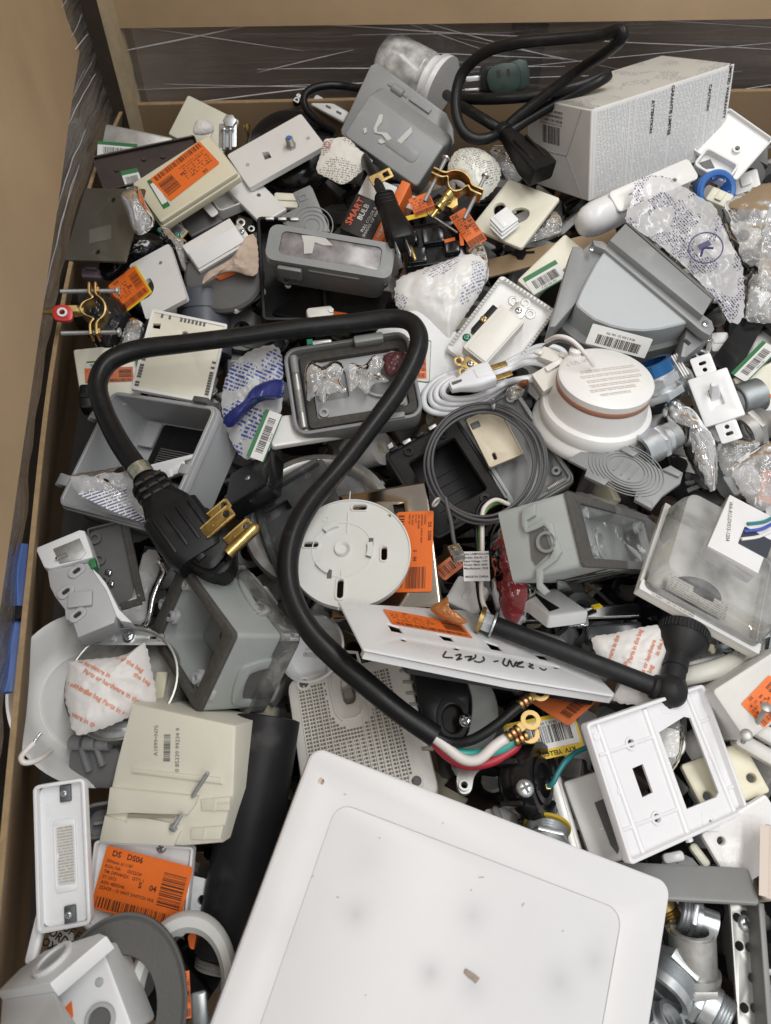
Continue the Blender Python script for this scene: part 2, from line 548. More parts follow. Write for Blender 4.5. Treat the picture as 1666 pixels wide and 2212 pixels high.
WHITE = pm('white_plastic', (.78, .78, .77), .34, var=.05, scale=22, stain=(.55, .50, .42), stain_amt=.10)
WHITE2 = pm('bright_white_plastic', (.76, .77, .785), .30, var=.04, scale=25)
WARM = pm('warm_white_plastic', (.72, .71, .66), .38, var=.06, scale=25, stain=(.45, .40, .32), stain_amt=.15)
IVORY = pm('ivory_plastic', (.70, .66, .50), .36, var=.06, scale=25, stain=(.5, .42, .28), stain_amt=.15)
CREAM = pm('cream_plastic', (.74, .72, .60), .38, var=.05, scale=25, stain=(.5, .45, .33), stain_amt=.12)
GREY = pm('grey_pvc', (.25, .26, .265), .40, var=.09, scale=28, bump=.06, bscale=900, stain=(.42, .42, .41), stain_amt=.25)
LGREY = pm('light_grey_pvc', (.34, .365, .36), .38, var=.08, scale=28, stain=(.30, .30, .29), stain_amt=.2)
PGREY = pm('pale_grey_plastic', (.40, .41, .425), .42, var=.06, scale=30)
DGREY = pm('dark_grey_plastic', (.115, .115, .115), .45, var=.15, scale=30)
BLACK = pm('black_plastic', (.011, .011, .012), .38, var=.3, scale=40, stain=(.04, .04, .04), stain_amt=.25, spec=.22)
GBLACK = pm('glossy_black_plastic', (.012, .012, .013), .16, var=.3, scale=40)
RUBBER = pm('black_rubber', (.011, .011, .012), .36, var=.25, scale=50, bump=.10, bscale=420, stain=(.04, .04, .04), stain_amt=.30, spec=.27)
FOAM = pm('dark_foam_gasket', (.085, .080, .074), .95, var=.35, scale=160, bump=.8, bscale=900)
ZINC = pm('zinc_steel', (.62, .65, .67), .36, .85, var=.15, scale=70)
STEEL = pm('dull_steel', (.50, .50, .48), .42, .75, var=.25, scale=50, stain=(.28, .25, .21), stain_amt=.35)
CHROME = pm('bright_chrome', (.75, .77, .78), .12, 1.0, var=.1, scale=60)
DSTEEL = pm('dark_painted_steel', (.10, .105, .11), .45, .25, var=.25, scale=40, stain=(.30, .30, .30), stain_amt=.4)
BRASS = pm('brass', (.58, .43, .17), .30, 1.0, var=.35, scale=120, stain=(.25, .17, .07), stain_amt=.5)
DBRASS = pm('dull_brass', (.44, .31, .13), .40, 1.0, var=.35, scale=120, stain=(.20, .13, .06), stain_amt=.5)
COPPER = pm('copper', (.62, .30, .16), .35, 1.0, var=.3, scale=200)
BRONZE = pm('polished_bronze', (.36, .31, .25), .16, 1.0, var=.06, scale=30)
OLIVE = pm('olive_bronze_paint', (.115, .105, .082), .38, .35, var=.22, scale=14)
BROWN = pm('dark_brown_plastic', (.040, .026, .022), .33, var=.2, scale=30)
ORANGE = pm('orange_sticker', (.80, .165, .022), .42, var=.07, scale=60)
ORANGE2 = pm('faded_orange_sticker', (.62, .16, .05), .45, var=.12, scale=60)
INK = pm('black_ink', (.02, .015, .012), .6, var=.1)
INKBR = pm('thermal_ink', (.085, .022, .010), .6, var=.2)
PAPER = pm('white_label_paper', (.74, .74, .73), .55, var=.04)
GREENL = pm('green_label', (.02, .17, .05), .5, var=.1)
YELLOWL = pm('yellow_label', (.80, .55, .02), .5, var=.08)
TEAL = pm('teal_insulation', (.05, .42, .36), .35, var=.1)
DTEAL = pm('dark_teal_insulation', (.02, .20, .22), .35, var=.1)
REDI = pm('red_insulation', (.45, .03, .05), .35, var=.1)
WIREW = pm('white_insulation', (.76, .72, .69), .35, var=.06)
GREENM = pm('green_zinc', (.04, .30, .18), .25, .7, var=.2, scale=90)
BLUEP = pm('blue_plastic', (.06, .19, .55), .3, var=.1)
BLUEC = pm('blue_anodised', (.05, .20, .48), .2, .9, var=.2)
REDP = pm('red_plastic', (.6, .04, .03), .3, var=.1)
CARD = pm('corrugated_cardboard', (.49, .35, .21), .68, var=.12, scale=7, bump=.16, bscale=110, stain=(.36, .26, .16), stain_amt=.30, flute=.12)
CARD2 = pm('shaded_inner_cardboard', (.27, .185, .105), .78, var=.12, scale=9, bump=.10, bscale=140)  # colour darkened to carry the shade inside the box
CARDE = pm('cardboard_edge', (.38, .26, .14), .8, var=.25, scale=120, bump=.4, bscale=500)
BAG = clear('clear_bag_film', (.95, .95, .95), .20, rough=.10, gl=1.0, bump=.05, bscale=40)
WRAP = clear('taut_clear_wrap', (.97, .97, .97), .03, rough=.12, gl=.45, bump=.05, bscale=30)
CLEAR = clear('clear_rigid_plastic', (.90, .91, .90), .14, rough=.05, gl=2.6)
SMOKE = clear('smoky_clear_lid', (.74, .70, .72), .42, (.46, .43, .445), rough=.24, gl=1.2)
REDBAG = clear('red_antistatic_film', (.75, .25, .26), .45, (.42, .07, .08), rough=.10, gl=1.1, bump=.12, bscale=50)
# ------------------------------------------------------------------ shared builders
def loft(mb, rings, cap0=True, cap1=True, M=None):
    """rings: list of lists of 3-D points, all of one length"""
    n = len(rings[0]); v = []; f = []
    for r in rings: v += [tuple(p) for p in r]
    for k in range(len(rings) - 1):
        for i in range(n):
            j = (i + 1) % n
            f.append((k * n + i, k * n + j, (k + 1) * n + j, (k + 1) * n + i))
    if cap0: f.append(tuple(range(n))[::-1])
    if cap1: f.append(tuple(range((len(rings) - 1) * n, len(rings) * n)))
    return mb.add(v, f, M)
def R3(p, z): return [(x, y, z) for x, y in p]
def sm(pts, sub=5, closed=True):
    return [(p.x, p.y) for p in smooth_line([(x, y, 0) for x, y in pts], sub, closed)]
def E(T, fr, name, mat, out, z0, z1, bev=.0, holes=(), bev2=0.0, smooth=35):
    """part: sheet or block with an outline given in the picture, on a thing's own plane"""
    return MB().slab(fr.pts(out, z1), z0, z1, bev, [fr.pts(h, z1) for h in holes], None, bev2).obj(name, mat, T, None, smooth)
def lrect(fr, c, z=0.0):
    p = [Vector(a) for a in fr.pts(c, z)]
    ax = ((p[1] - p[0]) + (p[2] - p[3])) / 2; ay = ((p[0] - p[3]) + (p[1] - p[2])) / 2
    ctr = (p[0] + p[1] + p[2] + p[3]) / 4
    return ctr.x, ctr.y, ax.length, ay.length, math.atan2(ax.y, ax.x)
def plate(name, label, cat, c, dz, mat, ar=None, thick=.006, bev=.0025, rad=.003, holes=(), group=None, n=None, k=None, part='plate'):
    fr = fit(c, dz, ar, n, k)
    T = thing(name, label, cat, fr, group)
    hs = []
    for h in holes:
        if isinstance(h, tuple) and len(h) == 3 and not isinstance(h[0], tuple):
            hs.append(circ(h[2], *fr.pt(h[0], h[1]), n=14))
        else: hs.append(fr.pts(h))
    MB().slab(rr(fr.w, fr.h, rad), -thick, 0, bev, hs).obj(part, mat, T)
    return T, fr
def tray(name, label, cat, c, dz, mat, ar=None, rim=.006, rt=.0018, base=.002, rad=.003, holes=(), group=None, n=None, k=None):
    """back of a cover plate: a sheet with a raised rim round it"""
    fr = fit(c, dz, ar, n, k)
    T = thing(name, label, cat, fr, group)
    hs = []
    for h in holes:
        if isinstance(h, tuple) and len(h) == 3 and not isinstance(h[0], tuple):
            hs.append(circ(h[2], *fr.pt(h[0], h[1], -rim), n=14))
        else: hs.append(fr.pts(h, -rim))
    MB().slab(rr(fr.w - 2 * rt, fr.h - 2 * rt, rad), -rim - base, -rim, 0, hs).obj('plate', mat, T)
    MB().slab(rr(fr.w, fr.h, rad), -rim - base, 0, .0006, [rr(fr.w - 2 * rt, fr.h - 2 * rt, max(.0005, rad - rt))]).obj('rim', mat, T)
    return T, fr
def open_box(name, label, cat, c, dz, mat, depth, wall=.003, ar=None, rad=.006, n=None, k=None, group=None, floor_holes=(), taper=0.0):
    """box seen into: rounded walls and a floor"""
    fr = fit(c, dz, ar, n, k)
    T = thing(name, label, cat, fr, group)
    w, h = fr.w, fr.h
    mb = MB()
    o1, i1 = rr(w, h, rad), rr(w - 2 * wall, h - 2 * wall, max(.001, rad - wall))
    s = 1 - taper
    o0 = [(x * s, y * s) for x, y in o1]; i0 = [(x * s, y * s) for x, y in i1]
    loft(mb, [R3(o0, -depth), R3(o1, -.0008), R3(inset(o1, .0008), 0), R3(inset(i1, -.0008), 0), R3(i1, -.0008), R3(i0, -depth + wall), R3(i0, -depth + wall + .0001)], False, False)
    mb.obj('wall', mat, T)
    MB().slab([(x * .999, y * .999) for x, y in i0] if False else inset(o0, wall * .5), -depth, -depth + wall, 0, floor_holes).obj('floor_panel', mat, T)
    return T, fr
def screw(T, x, y, z, r, mat=None, name='screw', a=.4, M=None, tall=None):
    mat = mat or ZINC
    h = tall or r * .55
    mb = MB()
    mb.lathe([(r, 0), (r, h * .3), (r * .85, h * .75), (r * .5, h), (r * .3, h * .98)], 14)
    o = mb.obj(name, mat, T, (M or Matrix.Identity(4)) @ TR(x, y, z), 50)
    s = MB(); s.box(r * 1.3, r * .3, h * .08, (0, 0, h * 1.02)); s.box(r * .3, r * 1.3, h * .08, (0, 0, h * 1.05))
    s.obj('drive_slot', DSTEEL, o, RZ(a), 0)
    return o
def bolt(T, p0, p1, r, mat=None, head=1.9, name='bolt'):
    """threaded rod between two points of the thing's own space, with a head at p0"""
    mat = mat or ZINC
    fr = axis_frame(p0, p1, (0.3, .2, 1)); L = fr.w
    prof = []; k = max(6, int(L / (r * .55)))
    for i in range(k):
        z = L * i / k
        prof += [(r * .86, z), (r, z + L / k * .5)]
    prof.append((r * .86, L))
    mb = MB(); mb.lathe([(0, 0)] + prof + [(0, L)], 12)
    mb.lathe([(0, -r * 1.4), (r * head * .7, -r * 1.3), (r * head, -r * .8), (r * head, 0), (0, 0)], 14)
    return mb.obj(name, mat, T, fr.M, 40)
def threads(mb, r, z0, z1, pitch, n=28, depth=.12, M=None, inner=None):
    prof = []; k = max(2, int(round((z1 - z0) / pitch)))
    for i in range(k):
        z = z0 + (z1 - z0) * i / k
        prof += [(r * (1 - depth), z), (r, z + (z1 - z0) / k * .5)]
    prof.append((r * (1 - depth), z1))
    if inner is None: prof = [(0, z0)] + prof + [(0, z1)]
    else: prof = [(inner, z0)] + prof + [(inner, z1), (inner, z0)]
    return mb.lathe(prof, n, M)
def orange_sticker(T, fr, c, z=.0003, seed=1, lines=None, mat=None, thick=.0002, bend=None):
    mat = mat or ORANGE
    x, y, w, h, a = lrect(fr, c, z)
    o = MB().slab(rr(w, h, min(w, h) * .05), 0, thick).obj('price_sticker', mat, T, TR(x, y, z) @ RZ(a), 0)
    mb = MB(); t = thick + .00012
    bars_mb(w * .90, h * .17, 42, seed, TR(-.01 * w, -h * .38, t), mb)
    bars_mb(h * .52, w * .26, 18, seed + 5, TR(w * .33, h * .06, t) @ RZ(PI / 2), mb)
    mb.obj('barcode', INKBR, o, None, 0)
    tx = text_mb('DS   DS06' if lines else 'DS', h * .13, h * .004); L = MB()
    L.add(tx.v, tx.f, TR(-w * .24, h * .40, t))
    if lines is None:
        MB().slab(rr(w * .50, h * .50, 0), thick, thick + .0001).obj('fine_print', printed('sticker_print', (.78, .16, .022), (.22, .05, .012), h * .085 if False else .0034, .5, 0, .5, .05, block=.2), o, TR(-w * .20, h * .06, 0), 0)
    for i, s in enumerate(lines or ()):
        tx = text_mb(s, h * .072, h * .0015)
        x0 = min(p[0] for p in tx.v)
        L.add(tx.v, tx.f, TR(-w * .46 - x0, h * (.27 - .085 * i), t))
    tx = text_mb('S    04' if lines else '04', h * .125, h * .004); L.add(tx.v, tx.f, TR(w * .06, h * .02, t))
    L.obj('lettering', INKBR, o, None, 0)
    return o
def barcode_label(T, fr, c, z=.0003, seed=3, band=None, digits=None, flip=False, name='barcode_label', bandfrac=.22):
    x, y, w, h, a = lrect(fr, c, z)
    o = MB().slab(rr(w, h, min(w, h) * .06), 0, .0002).obj(name, PAPER, T, TR(x, y, z) @ RZ(a), 0)
    t = .00034
    if band is not None:
        MB().slab(rr(w, h * bandfrac, 0, cy=h * (.5 - bandfrac / 2)), .0002, t).obj('colour_band', band, o, None, 0)
        MB().slab(rr(w, h * .06, 0, cy=-h * .47), .0002, t).obj('colour_band', band, o, None, 0)
    bars_mb(w * .72, h * .42, 34, seed, TR(0, -h * .05, t)).obj('barcode', INK, o, None, 0)
    if digits: text_mb(digits, h * .13).obj('lettering', INK, o, TR(0, -h * .36, t), 0)
    return o
def fbm(x, y, s, seed=0.0, oct=3):
    return noise.fractal(Vector((x * s, y * s, seed)), 1.0, 2.0, oct)
def bag(name, label, cat, out, dz, bulge, mat, seed=1, crumple=1.0, nrm=None, fold=6.0, rings=16, seg=72, thick=.25, part='film', sub=3, group=None, lift=None, z=None, under=None):
    """closed crumpled bag whose outline is given in the picture; returns the thing and its frame"""
    out = sm(out, sub)
    cu = sum(p[0] for p in out) / len(out); cv = sum(p[1] for p in out) / len(out)
    zc = zs(cv) + dz if z is None else z
    cen = P(cu, cv, zc)
    if nrm is None:
        t = CAM - cen; t /= np.linalg.norm(t); nrm = t * .5 + np.array([0, 0, .5])
    fr = frame_at(cu, cv, dz, (60, 0), nrm, z)
    T = thing(name, label, cat, fr, group)
    pl = [Vector((*p, 0)) for p in fr.pts(out)]
    # even resample of the outline
    per = [0.0]
    for i in range(len(pl)): per.append(per[-1] + (pl[(i + 1) % len(pl)] - pl[i]).length)
    ring = []
    j = 0
    for i in range(seg):
        d = per[-1] * i / seg
        while per[j + 1] < d: j += 1
        t = (d - per[j]) / max(1e-9, per[j + 1] - per[j])
        ring.append(pl[j].lerp(pl[(j + 1) % len(pl)], t))
    size = per[-1] / 4
    rnd = random.Random(seed)
    folds = [(rnd.uniform(0, 2 * PI), rnd.uniform(-.55, .55) * size, rnd.uniform(-.55, .55) * size, rnd.choice((-1, 1)) * rnd.uniform(.5, 1.3)) for _ in range(11)]
    def crease(x, y):
        h = 0
        wx, wy = x + .10 * size * fbm(x, y, 2.5 / size, seed), y + .10 * size * fbm(x, y, 2.5 / size, seed + 9)
        for a, cx, cy, am in folds:
            d = (wx - cx) * math.cos(a) + (wy - cy) * math.sin(a)
            h += am * (min(abs(d) / size, .35) - .17) * 2.2
        return h
    v, f = [], []
    for side in (1, -1):
        for k in range(rings + 1):
            r = k / rings
            for i in range(seg):
                p = ring[i] * r
                env = (1 - r ** 3)
                jag = 1 + (0.015 * math.sin(i * 2.3 + seed) if k == rings else 0)
                h = bulge * (1 - r ** 2.2) ** .8 * (1 if side > 0 else -thick)
                c = crumple * size * .055 * (crease(p.x + side * 3, p.y) + .8 * fbm(p.x, p.y, 5 / size, seed + side))
                h += c * (env * .8 + .2)
                if lift: h += lift(p.x, p.y)
                v.append((p.x * jag, p.y * jag, h + (0.0004 * side)))
    off = (rings + 1) * seg
    for s in (0, 1):
        for k in range(rings):
            for i in range(seg):
                a = s * off + k * seg + i; b = s * off + k * seg + (i + 1) % seg
                c2 = b + seg; d2 = a + seg
                f.append((a, d2, c2, b) if s == 0 else (a, b, c2, d2))
    for i in range(seg):
        a = rings * seg + i; b = rings * seg + (i + 1) % seg
        f.append((a, a + off, b + off, b))
    mb = MB(); mb.add(v, f)
    o = mb.obj(part, mat, T, None, 28)
    if under is not None:
        o.data.materials.append(under); k = rings * seg
        for pl_ in o.data.polygons:
            if pl_.index >= k: pl_.material_index = 1
    return T, fr
def Lw(T, pts):
    """world points into a thing's own space"""
    bpy.context.view_layer.update()
    inv = T.matrix_world.inverted()
    return [inv @ Vector(p) for p in pts]
def wire(T, name, mat, pts, r, n=8, sub=8, flat=1.0, rfun=None):
    """cord part of a thing from picture points (u, v, dz)"""
    inv = T.matrix_basis.inverted()
    return MB().tube([inv @ W(*p) for p in pts], r, n, sub, False, flat, rfun=rfun).obj(name, mat, T, None, 60)

# ------------------------------------------------------------------ the setting: floor, cardboard box, sleeve, film
CONC = pm('concrete', (.16, .155, .15), .7, var=.2, scale=3, bump=.2, bscale=60)
fl = MB(); fl.slab(rr(9, 9, 0), -.02, 0)
fo = fl.obj('floor', CONC, None, TR(0, .5, -.78)); fo['kind'] = 'structure'

ZT = .128; ZB = .222
def strip_wall(mb, line, z0, z1, t, side, lean=0.0):
    """upright sheet along a plan line; side = sign of the outward normal"""
    pts = [Vector((p[0], p[1], 0)) for p in line]
    n = len(pts); nor = []
    for i in range(n):
        d = (pts[min(i + 1, n - 1)] - pts[max(i - 1, 0)]).normalized()
        nor.append(Vector((-d.y, d.x, 0)) * side)
    inn = [(p.x, p.y) for p in pts]; out = [((p + m * t).x, (p + m * t).y) for p, m in zip(pts, nor)]
    rings = []
    v, f = [], []
    for i in range(n):
        lx, ly = nor[i].x * lean * (z1 - z0), nor[i].y * lean * (z1 - z0)
        v += [(inn[i][0] + lx, inn[i][1] + ly, z0), (*inn[i], z1), (*out[i], z1), (out[i][0] + lx, out[i][1] + ly, z0)]
    for i in range(n - 1):
        a, b = i * 4, i * 4 + 4
        for k in range(4):
            f.append((a + k, b + k, b + (k + 1) % 4, a + (k + 1) % 4))
    f.append((0, 1, 2, 3)); f.append(tuple((n - 1) * 4 + k for k in (3, 2, 1, 0)))
    return mb.add(v, f)
bl = P(290, 229, ZT); br_ = P(1579, 200, ZT)
bd = (br_ - bl) / np.linalg.norm(br_ - bl)
back_line = [bl - bd * .02, bl + bd * .5, bl + bd * 1.15]
left_pts = [(bl - bd * .012)] + [P(u, v, ZT) for u, v in ((205, 380), (157, 571), (111, 836), (68, 1243), (29, 1649), (2, 1960))]
left_line = [(p.x, p.y) for p in smooth_line([(p[0], p[1], 0) for p in left_pts], 6)]
e0, e1 = left_line[-2], left_line[-1]
left_line.append((e1[0] + (e1[0] - e0[0]) * 12, e1[1] + (e1[1] - e0[1]) * 12))
box = thing('cardboard_box', 'large open corrugated cardboard box holding the whole heap', 'box', TR(0, .4, -.30))
cuts = [Matrix.Translation((0, -.4, .30))]
mb = MB(); strip_wall(mb, [(p[0], p[1]) for p in back_line], -.30, ZT, .007, 1); mb.obj('wall', CARD2, box, cuts[0], 0)
mb = MB(); strip_wall(mb, left_line, -.30, ZT - .001, .0042, -1, .36); mb.obj('wall', CARD2, box, cuts[0], 0)
mb = MB(); strip_wall(mb, [(p[0], p[1]) for p in back_line], ZT, ZT + .0012, .007, 1); mb.obj('cut_edge', CARDE, box, cuts[0], 0)
mb = MB(); strip_wall(mb, left_line, ZT - .001, ZT + .0005, .0042, -1); mb.obj('cut_edge', CARDE, box, cuts[0], 0)
MB().slab(rr(1.7, 1.7, 0), -.31, -.302).obj('bottom', CARD2, box, Matrix.Translation((.45, .05, .30)), 0)

# upper sleeve standing above the gap
ul = P(190, 62, ZB); ur = P(1666, 41, ZB); ud = (ur - ul) / np.linalg.norm(ur - ul)
up_line = [ul - ud * .05, ul + ud * .45, ul + ud * 1.2]
sl_pts = [P(u, v, ZB) for u, v in ((176, 90), (168, 140), (150, 258), (131, 404), (72, 813), (14, 1220))]
sl_line = [(p.x, p.y) for p in smooth_line([(p[0], p[1], 0) for p in sl_pts], 6)]
e0, e1 = sl_line[-2], sl_line[-1]
sl_line.append((e1[0] + (e1[0] - e0[0]) * 30, e1[1] + (e1[1] - e0[1]) * 30))
slv = thing('cardboard_sleeve', 'tall tan cardboard sleeve panels rising above the stretch wrapped gap', 'cardboard', TR(0, .4, ZB))
iv = Matrix.Translation((0, -.4, -ZB))
mb = MB(); strip_wall(mb, [(p[0], p[1]) for p in up_line], ZB, .95, .006, 1); mb.obj('panel', CARD, slv, iv, 0)
mb = MB(); strip_wall(mb, sl_line, ZB, .95, .006, -1); mb.obj('panel', CARD, slv, iv, 0)
MB().slab(rr(.9, .02, .0), -.004, 0).obj('flap_shade', CARD, slv, Matrix.Translation((.2, .85, .72)), 0) if False else None

# timber corner post
DWOOD = pm('weathered_dark_timber', (.048, .034, .022), .8, var=.5, scale=25, bump=.6, bscale=160, stain=(.16, .13, .10), stain_amt=.2)
PWOOD = pm('pale_timber_edge', (.46, .36, .23), .75, var=.2, scale=60, bump=.3, bscale=300)
yb = float(P(285, 268, .105)[1]) - .012
pts_b = [PY(*p, yb) for p in ((233, 258), (279, 272))]
pts_t = [PY(*p, yb) for p in ((141, 0), (208, 0))]
post = thing('corner_post', 'weathered dark timber corner post with pale sawn edge in the box corner', 'post', TR(float(pts_b[1][0]), yb, float(pts_b[1][2])))
ov = np.array([float(pts_b[1][0]), yb, float(pts_b[1][2])])
def ext(a, b, k): return b + (a - b) * k
bL, bR, tL, tR = pts_b[0], pts_b[1], pts_t[0], pts_t[1]
bL2, bR2 = ext(bL, tL, 1.35), ext(bR, tR, 1.35); tL2, tR2 = ext(tL, bL, 1.5), ext(tR, bR, 1.5)
dep = np.array([.006, .045, 0]); pw = np.array([.0125, .004, 0])
def V3(*a): return [tuple((np.array(p) - ov)) for p in a]
mb = MB(); loft(mb, [V3(bL2, bR2, bR2 + dep, bL2 + dep), V3(tL2, tR2, tR2 + dep, tL2 + dep)]); mb.obj('timber', DWOOD, post, None, 0)
e = np.array([.0004, 0, 0])
mb = MB(); loft(mb, [V3(bR2 + e, bR2 + pw, bR2 + pw + dep, bR2 + dep + e), V3(tR2 + e, tR2 + pw, tR2 + pw + dep, tR2 + dep + e)]); mb.obj('sawn_edge', PWOOD, post, None, 0)

# stretch film closing the gap
def film_mat(name, along):
    m = bpy.data.materials.new(name); nt, N, L = nodes_of(m)
    N.remove(N['Principled BSDF']); out = N['Material Output']
    tc = N.new('ShaderNodeTexCoord'); mp = N.new('ShaderNodeMapping')
    mp.inputs['Scale'].default_value = (1.8, 1.8, 46) if along == 'b' else (60, 2.5, 60)
    mp.inputs['Rotation'].default_value = (0, .14, 0) if along == 'b' else (0, 0, 0)
    L.new(tc.outputs['Object'], mp.inputs[0])
    n = N.new('ShaderNodeTexNoise'); n.inputs['Scale'].default_value = 1.0; n.inputs['Detail'].default_value = 4 if along == 'b' else 7; n.inputs['Roughness'].default_value = .55 if along == 'b' else .7; n.inputs['Distortion'].default_value = 1.6
    L.new(mp.outputs[0], n.inputs['Vector'])
    n2 = N.new('ShaderNodeTexNoise'); n2.inputs['Scale'].default_value = 9; n2.inputs['Detail'].default_value = 4
    L.new(tc.outputs['Object'], n2.inputs['Vector'])
    r = N.new('ShaderNodeMapRange'); r.inputs[1].default_value = .56 if along == 'b' else .44; r.inputs[2].default_value = .76; r.inputs[3].default_value = .17 if along == 'b' else .42; r.inputs[4].default_value = .70 if along == 'b' else .95
    mp2 = N.new('ShaderNodeMapping'); mp2.inputs['Scale'].default_value = (2.4, 2.4, 70) if along == 'b' else (90, 3.5, 90)
    mp2.inputs['Rotation'].default_value = (0, -.34, 0) if along == 'b' else (.12, 0, 0)
    L.new(tc.outputs['Object'], mp2.inputs[0])
    n5 = N.new('ShaderNodeTexNoise'); n5.inputs['Scale'].default_value = 1.0; n5.inputs['Detail'].default_value = 6; n5.inputs['Roughness'].default_value = .7
    L.new(mp2.outputs[0], n5.inputs['Vector'])
    nm = N.new('ShaderNodeMath'); nm.operation = 'MAXIMUM'; L.new(n.outputs['Fac'], nm.inputs[0]); L.new(n5.outputs['Fac'], nm.inputs[1])
    L.new(nm.outputs[0], r.inputs[0])
    ml = N.new('ShaderNodeMath'); ml.operation = 'MULTIPLY'; L.new(r.outputs[0], ml.inputs[0])
    r2 = N.new('ShaderNodeMapRange'); r2.inputs[1].default_value = .3; r2.inputs[2].default_value = .7; r2.inputs[3].default_value = .45; r2.inputs[4].default_value = 1.1
    L.new(n2.outputs['Fac'], r2.inputs[0]); L.new(r2.outputs[0], ml.inputs[1])
    t = N.new('ShaderNodeBsdfTransparent'); t.inputs[0].default_value = (.92, .92, .93, 1)
    d = N.new('ShaderNodeBsdfTranslucent'); d.inputs[0].default_value = (.5, .5, .52, 1)
    d2 = N.new('ShaderNodeBsdfDiffuse'); d2.inputs[0].default_value = (.52, .52, .54, 1) if along == 'b' else (.74, .74, .76, 1)
    md = N.new('ShaderNodeMixShader'); md.inputs[0].default_value = .7; L.new(d.outputs[0], md.inputs[1]); L.new(d2.outputs[0], md.inputs[2])
    g = N.new('ShaderNodeBsdfGlossy'); g.inputs['Roughness'].default_value = .14
    bp = N.new('ShaderNodeBump'); bp.inputs['Strength'].default_value = .9; bp.inputs['Distance'].default_value = .006
    L.new(n.outputs['Fac'], bp.inputs['Height']); L.new(bp.outputs[0], g.inputs['Normal'])
    fr = N.new('ShaderNodeFresnel'); fr.inputs[0].default_value = 1.5; L.new(bp.outputs[0], fr.inputs['Normal'])
    fm = N.new('ShaderNodeMath'); fm.operation = 'MULTIPLY'; fm.inputs[1].default_value = 1.3; fm.use_clamp = True; L.new(fr.outputs[0], fm.inputs[0])
    m1 = N.new('ShaderNodeMixShader'); L.new(ml.outputs[0], m1.inputs[0]); L.new(t.outputs[0], m1.inputs[1]); L.new(md.outputs[0], m1.inputs[2])
    m2 = N.new('ShaderNodeMixShader'); L.new(fm.outputs[0], m2.inputs[0]); L.new(m1.outputs[0], m2.inputs[1]); L.new(g.outputs[0], m2.inputs[2])
    L.new(m2.outputs[0], out.inputs[0])
    return m
def film(name, label, line, z0, z1, mat, side, off):
    pts = smooth_line([(p[0], p[1], 0) for p in line], 8)
    o0 = pts[0]
    T = thing(name, label, 'stretch film', TR(o0.x, o0.y, z0))
    v, f = [], []; n = len(pts); K = 14
    for i, p in enumerate(pts):
        d = (pts[min(i + 1, n - 1)] - pts[max(i - 1, 0)]).normalized(); nr = Vector((-d.y, d.x, 0)) * side
        for k in range(K + 1):
            z = z0 + (z1 - z0) * k / K
            w = off + .004 * noise.noise(Vector((i * .35, k * .5, side * 3))) + .0025 * noise.noise(Vector((i * .2, k * 1.7, 9)))
            v.append((p.x + nr.x * w - o0.x, p.y + nr.y * w - o0.y, z - z0))
    for i in range(n - 1):
        for k in range(K):
            a = i * (K + 1) + k
            f.append((a, a + K + 1, a + K + 2, a + 1))
    mb = MB(); mb.add(v, f); mb.obj('film', mat, T, None, 80)
    # pulled ropes of film catching the light
    rnd = random.Random(hash(name) % 97 if False else len(name))
    st = pm('film_rope', (.70, .70, .74), .20, var=.3)
    L = (pts[-1] - pts[0]).length
    for s in range(26):
        a, b = sorted((rnd.uniform(.02, .95), rnd.uniform(.02, .95)))
        if b - a < .1: b = min(.98, a + .2)
        za, zb = rnd.uniform(z0 + .02, z1 - .02), rnd.uniform(z0 + .02, z1 - .02)
        za, zb = za, za + (zb - za) * .35
        ia, ib = int(a * (n - 1)), int(b * (n - 1))
        P_ = []
        for i in range(ia, ib + 1):
            t = (i - ia) / max(1, ib - ia)
            d = (pts[min(i + 1, n - 1)] - pts[max(i - 1, 0)]).normalized(); nr = Vector((-d.y, d.x, 0)) * side
            p = pts[i]
            P_.append((p.x + nr.x * (off - .003) - o0.x, p.y + nr.y * (off - .003) - o0.y, za + (zb - za) * t - z0 + .002 * noise.noise(Vector((i * .4, s, 0)))))
        if len(P_) > 2: MB().tube(P_, rnd.uniform(.0002, .0006), 5, 2, rfun=lambda t: .5 + math.sin(PI * t)).obj('film_rope', st, T, None, 60)
    return T
film('stretch_film', 'streaky clear stretch film closing the gap along the rear wall of the box', [(p[0], p[1]) for p in back_line], .02, .30, film_mat('stretch_film_rear', 'b'), 1, .013)
film('stretch_film', 'clear stretch film running down the gap beside the tan side panel', left_line[::4] + [left_line[-1]], .124, .30, film_mat('stretch_film_side', 'l'), -1, .012)
# what stands outside, seen through the film
DCART = pm('dark_brown_carton', (.40, .30, .22), .7, var=.35, scale=5, bump=.1, bscale=80)
ct = thing('dark_carton', 'dark brown carton standing outside, seen through the rear stretch film', 'carton', TR(.1, 1.32, -.76))
MB().box(.95, .40, 1.25, (0, 0, .625), .004, .003).obj('carton_body', DCART, ct)
MB().box(.05, .002, 1.25, (.1, -.2015, .625)).obj('tape', pm('brown_tape', (.12, .085, .06), .3), ct)
ct = thing('dark_carton', 'greyer dark carton outside behind the end of the rear film', 'carton', TR(.95, 1.35, -.76))
MB().box(.60, .40, 1.2, (0, 0, .6), .004, .003).obj('carton_body', pm('grey_brown_carton', (.38, .30, .25), .7, var=.35, scale=5), ct)
MB().box(.04, .002, 1.2, (0, -.2015, .6)).obj('tape', _m['brown_tape'], ct)
ct = thing('grey_tote', 'grey tote outside the side film', 'tote', TR(-.72, .55, -.76))
MB().box(.5, 1.4, .74, (0, 0, .37), .02, .01).obj('tote_body', pm('tote_grey', (.17, .16, .155), .5, var=.3, scale=6), ct)
MB().box(.53, 1.43, .05, (0, 0, .745), .03, .01).obj('lid', _m['tote_grey'], ct)
pb = [P(30, 1180, .12), P(14, 1330, .12), P(-6, 1500, .12)]
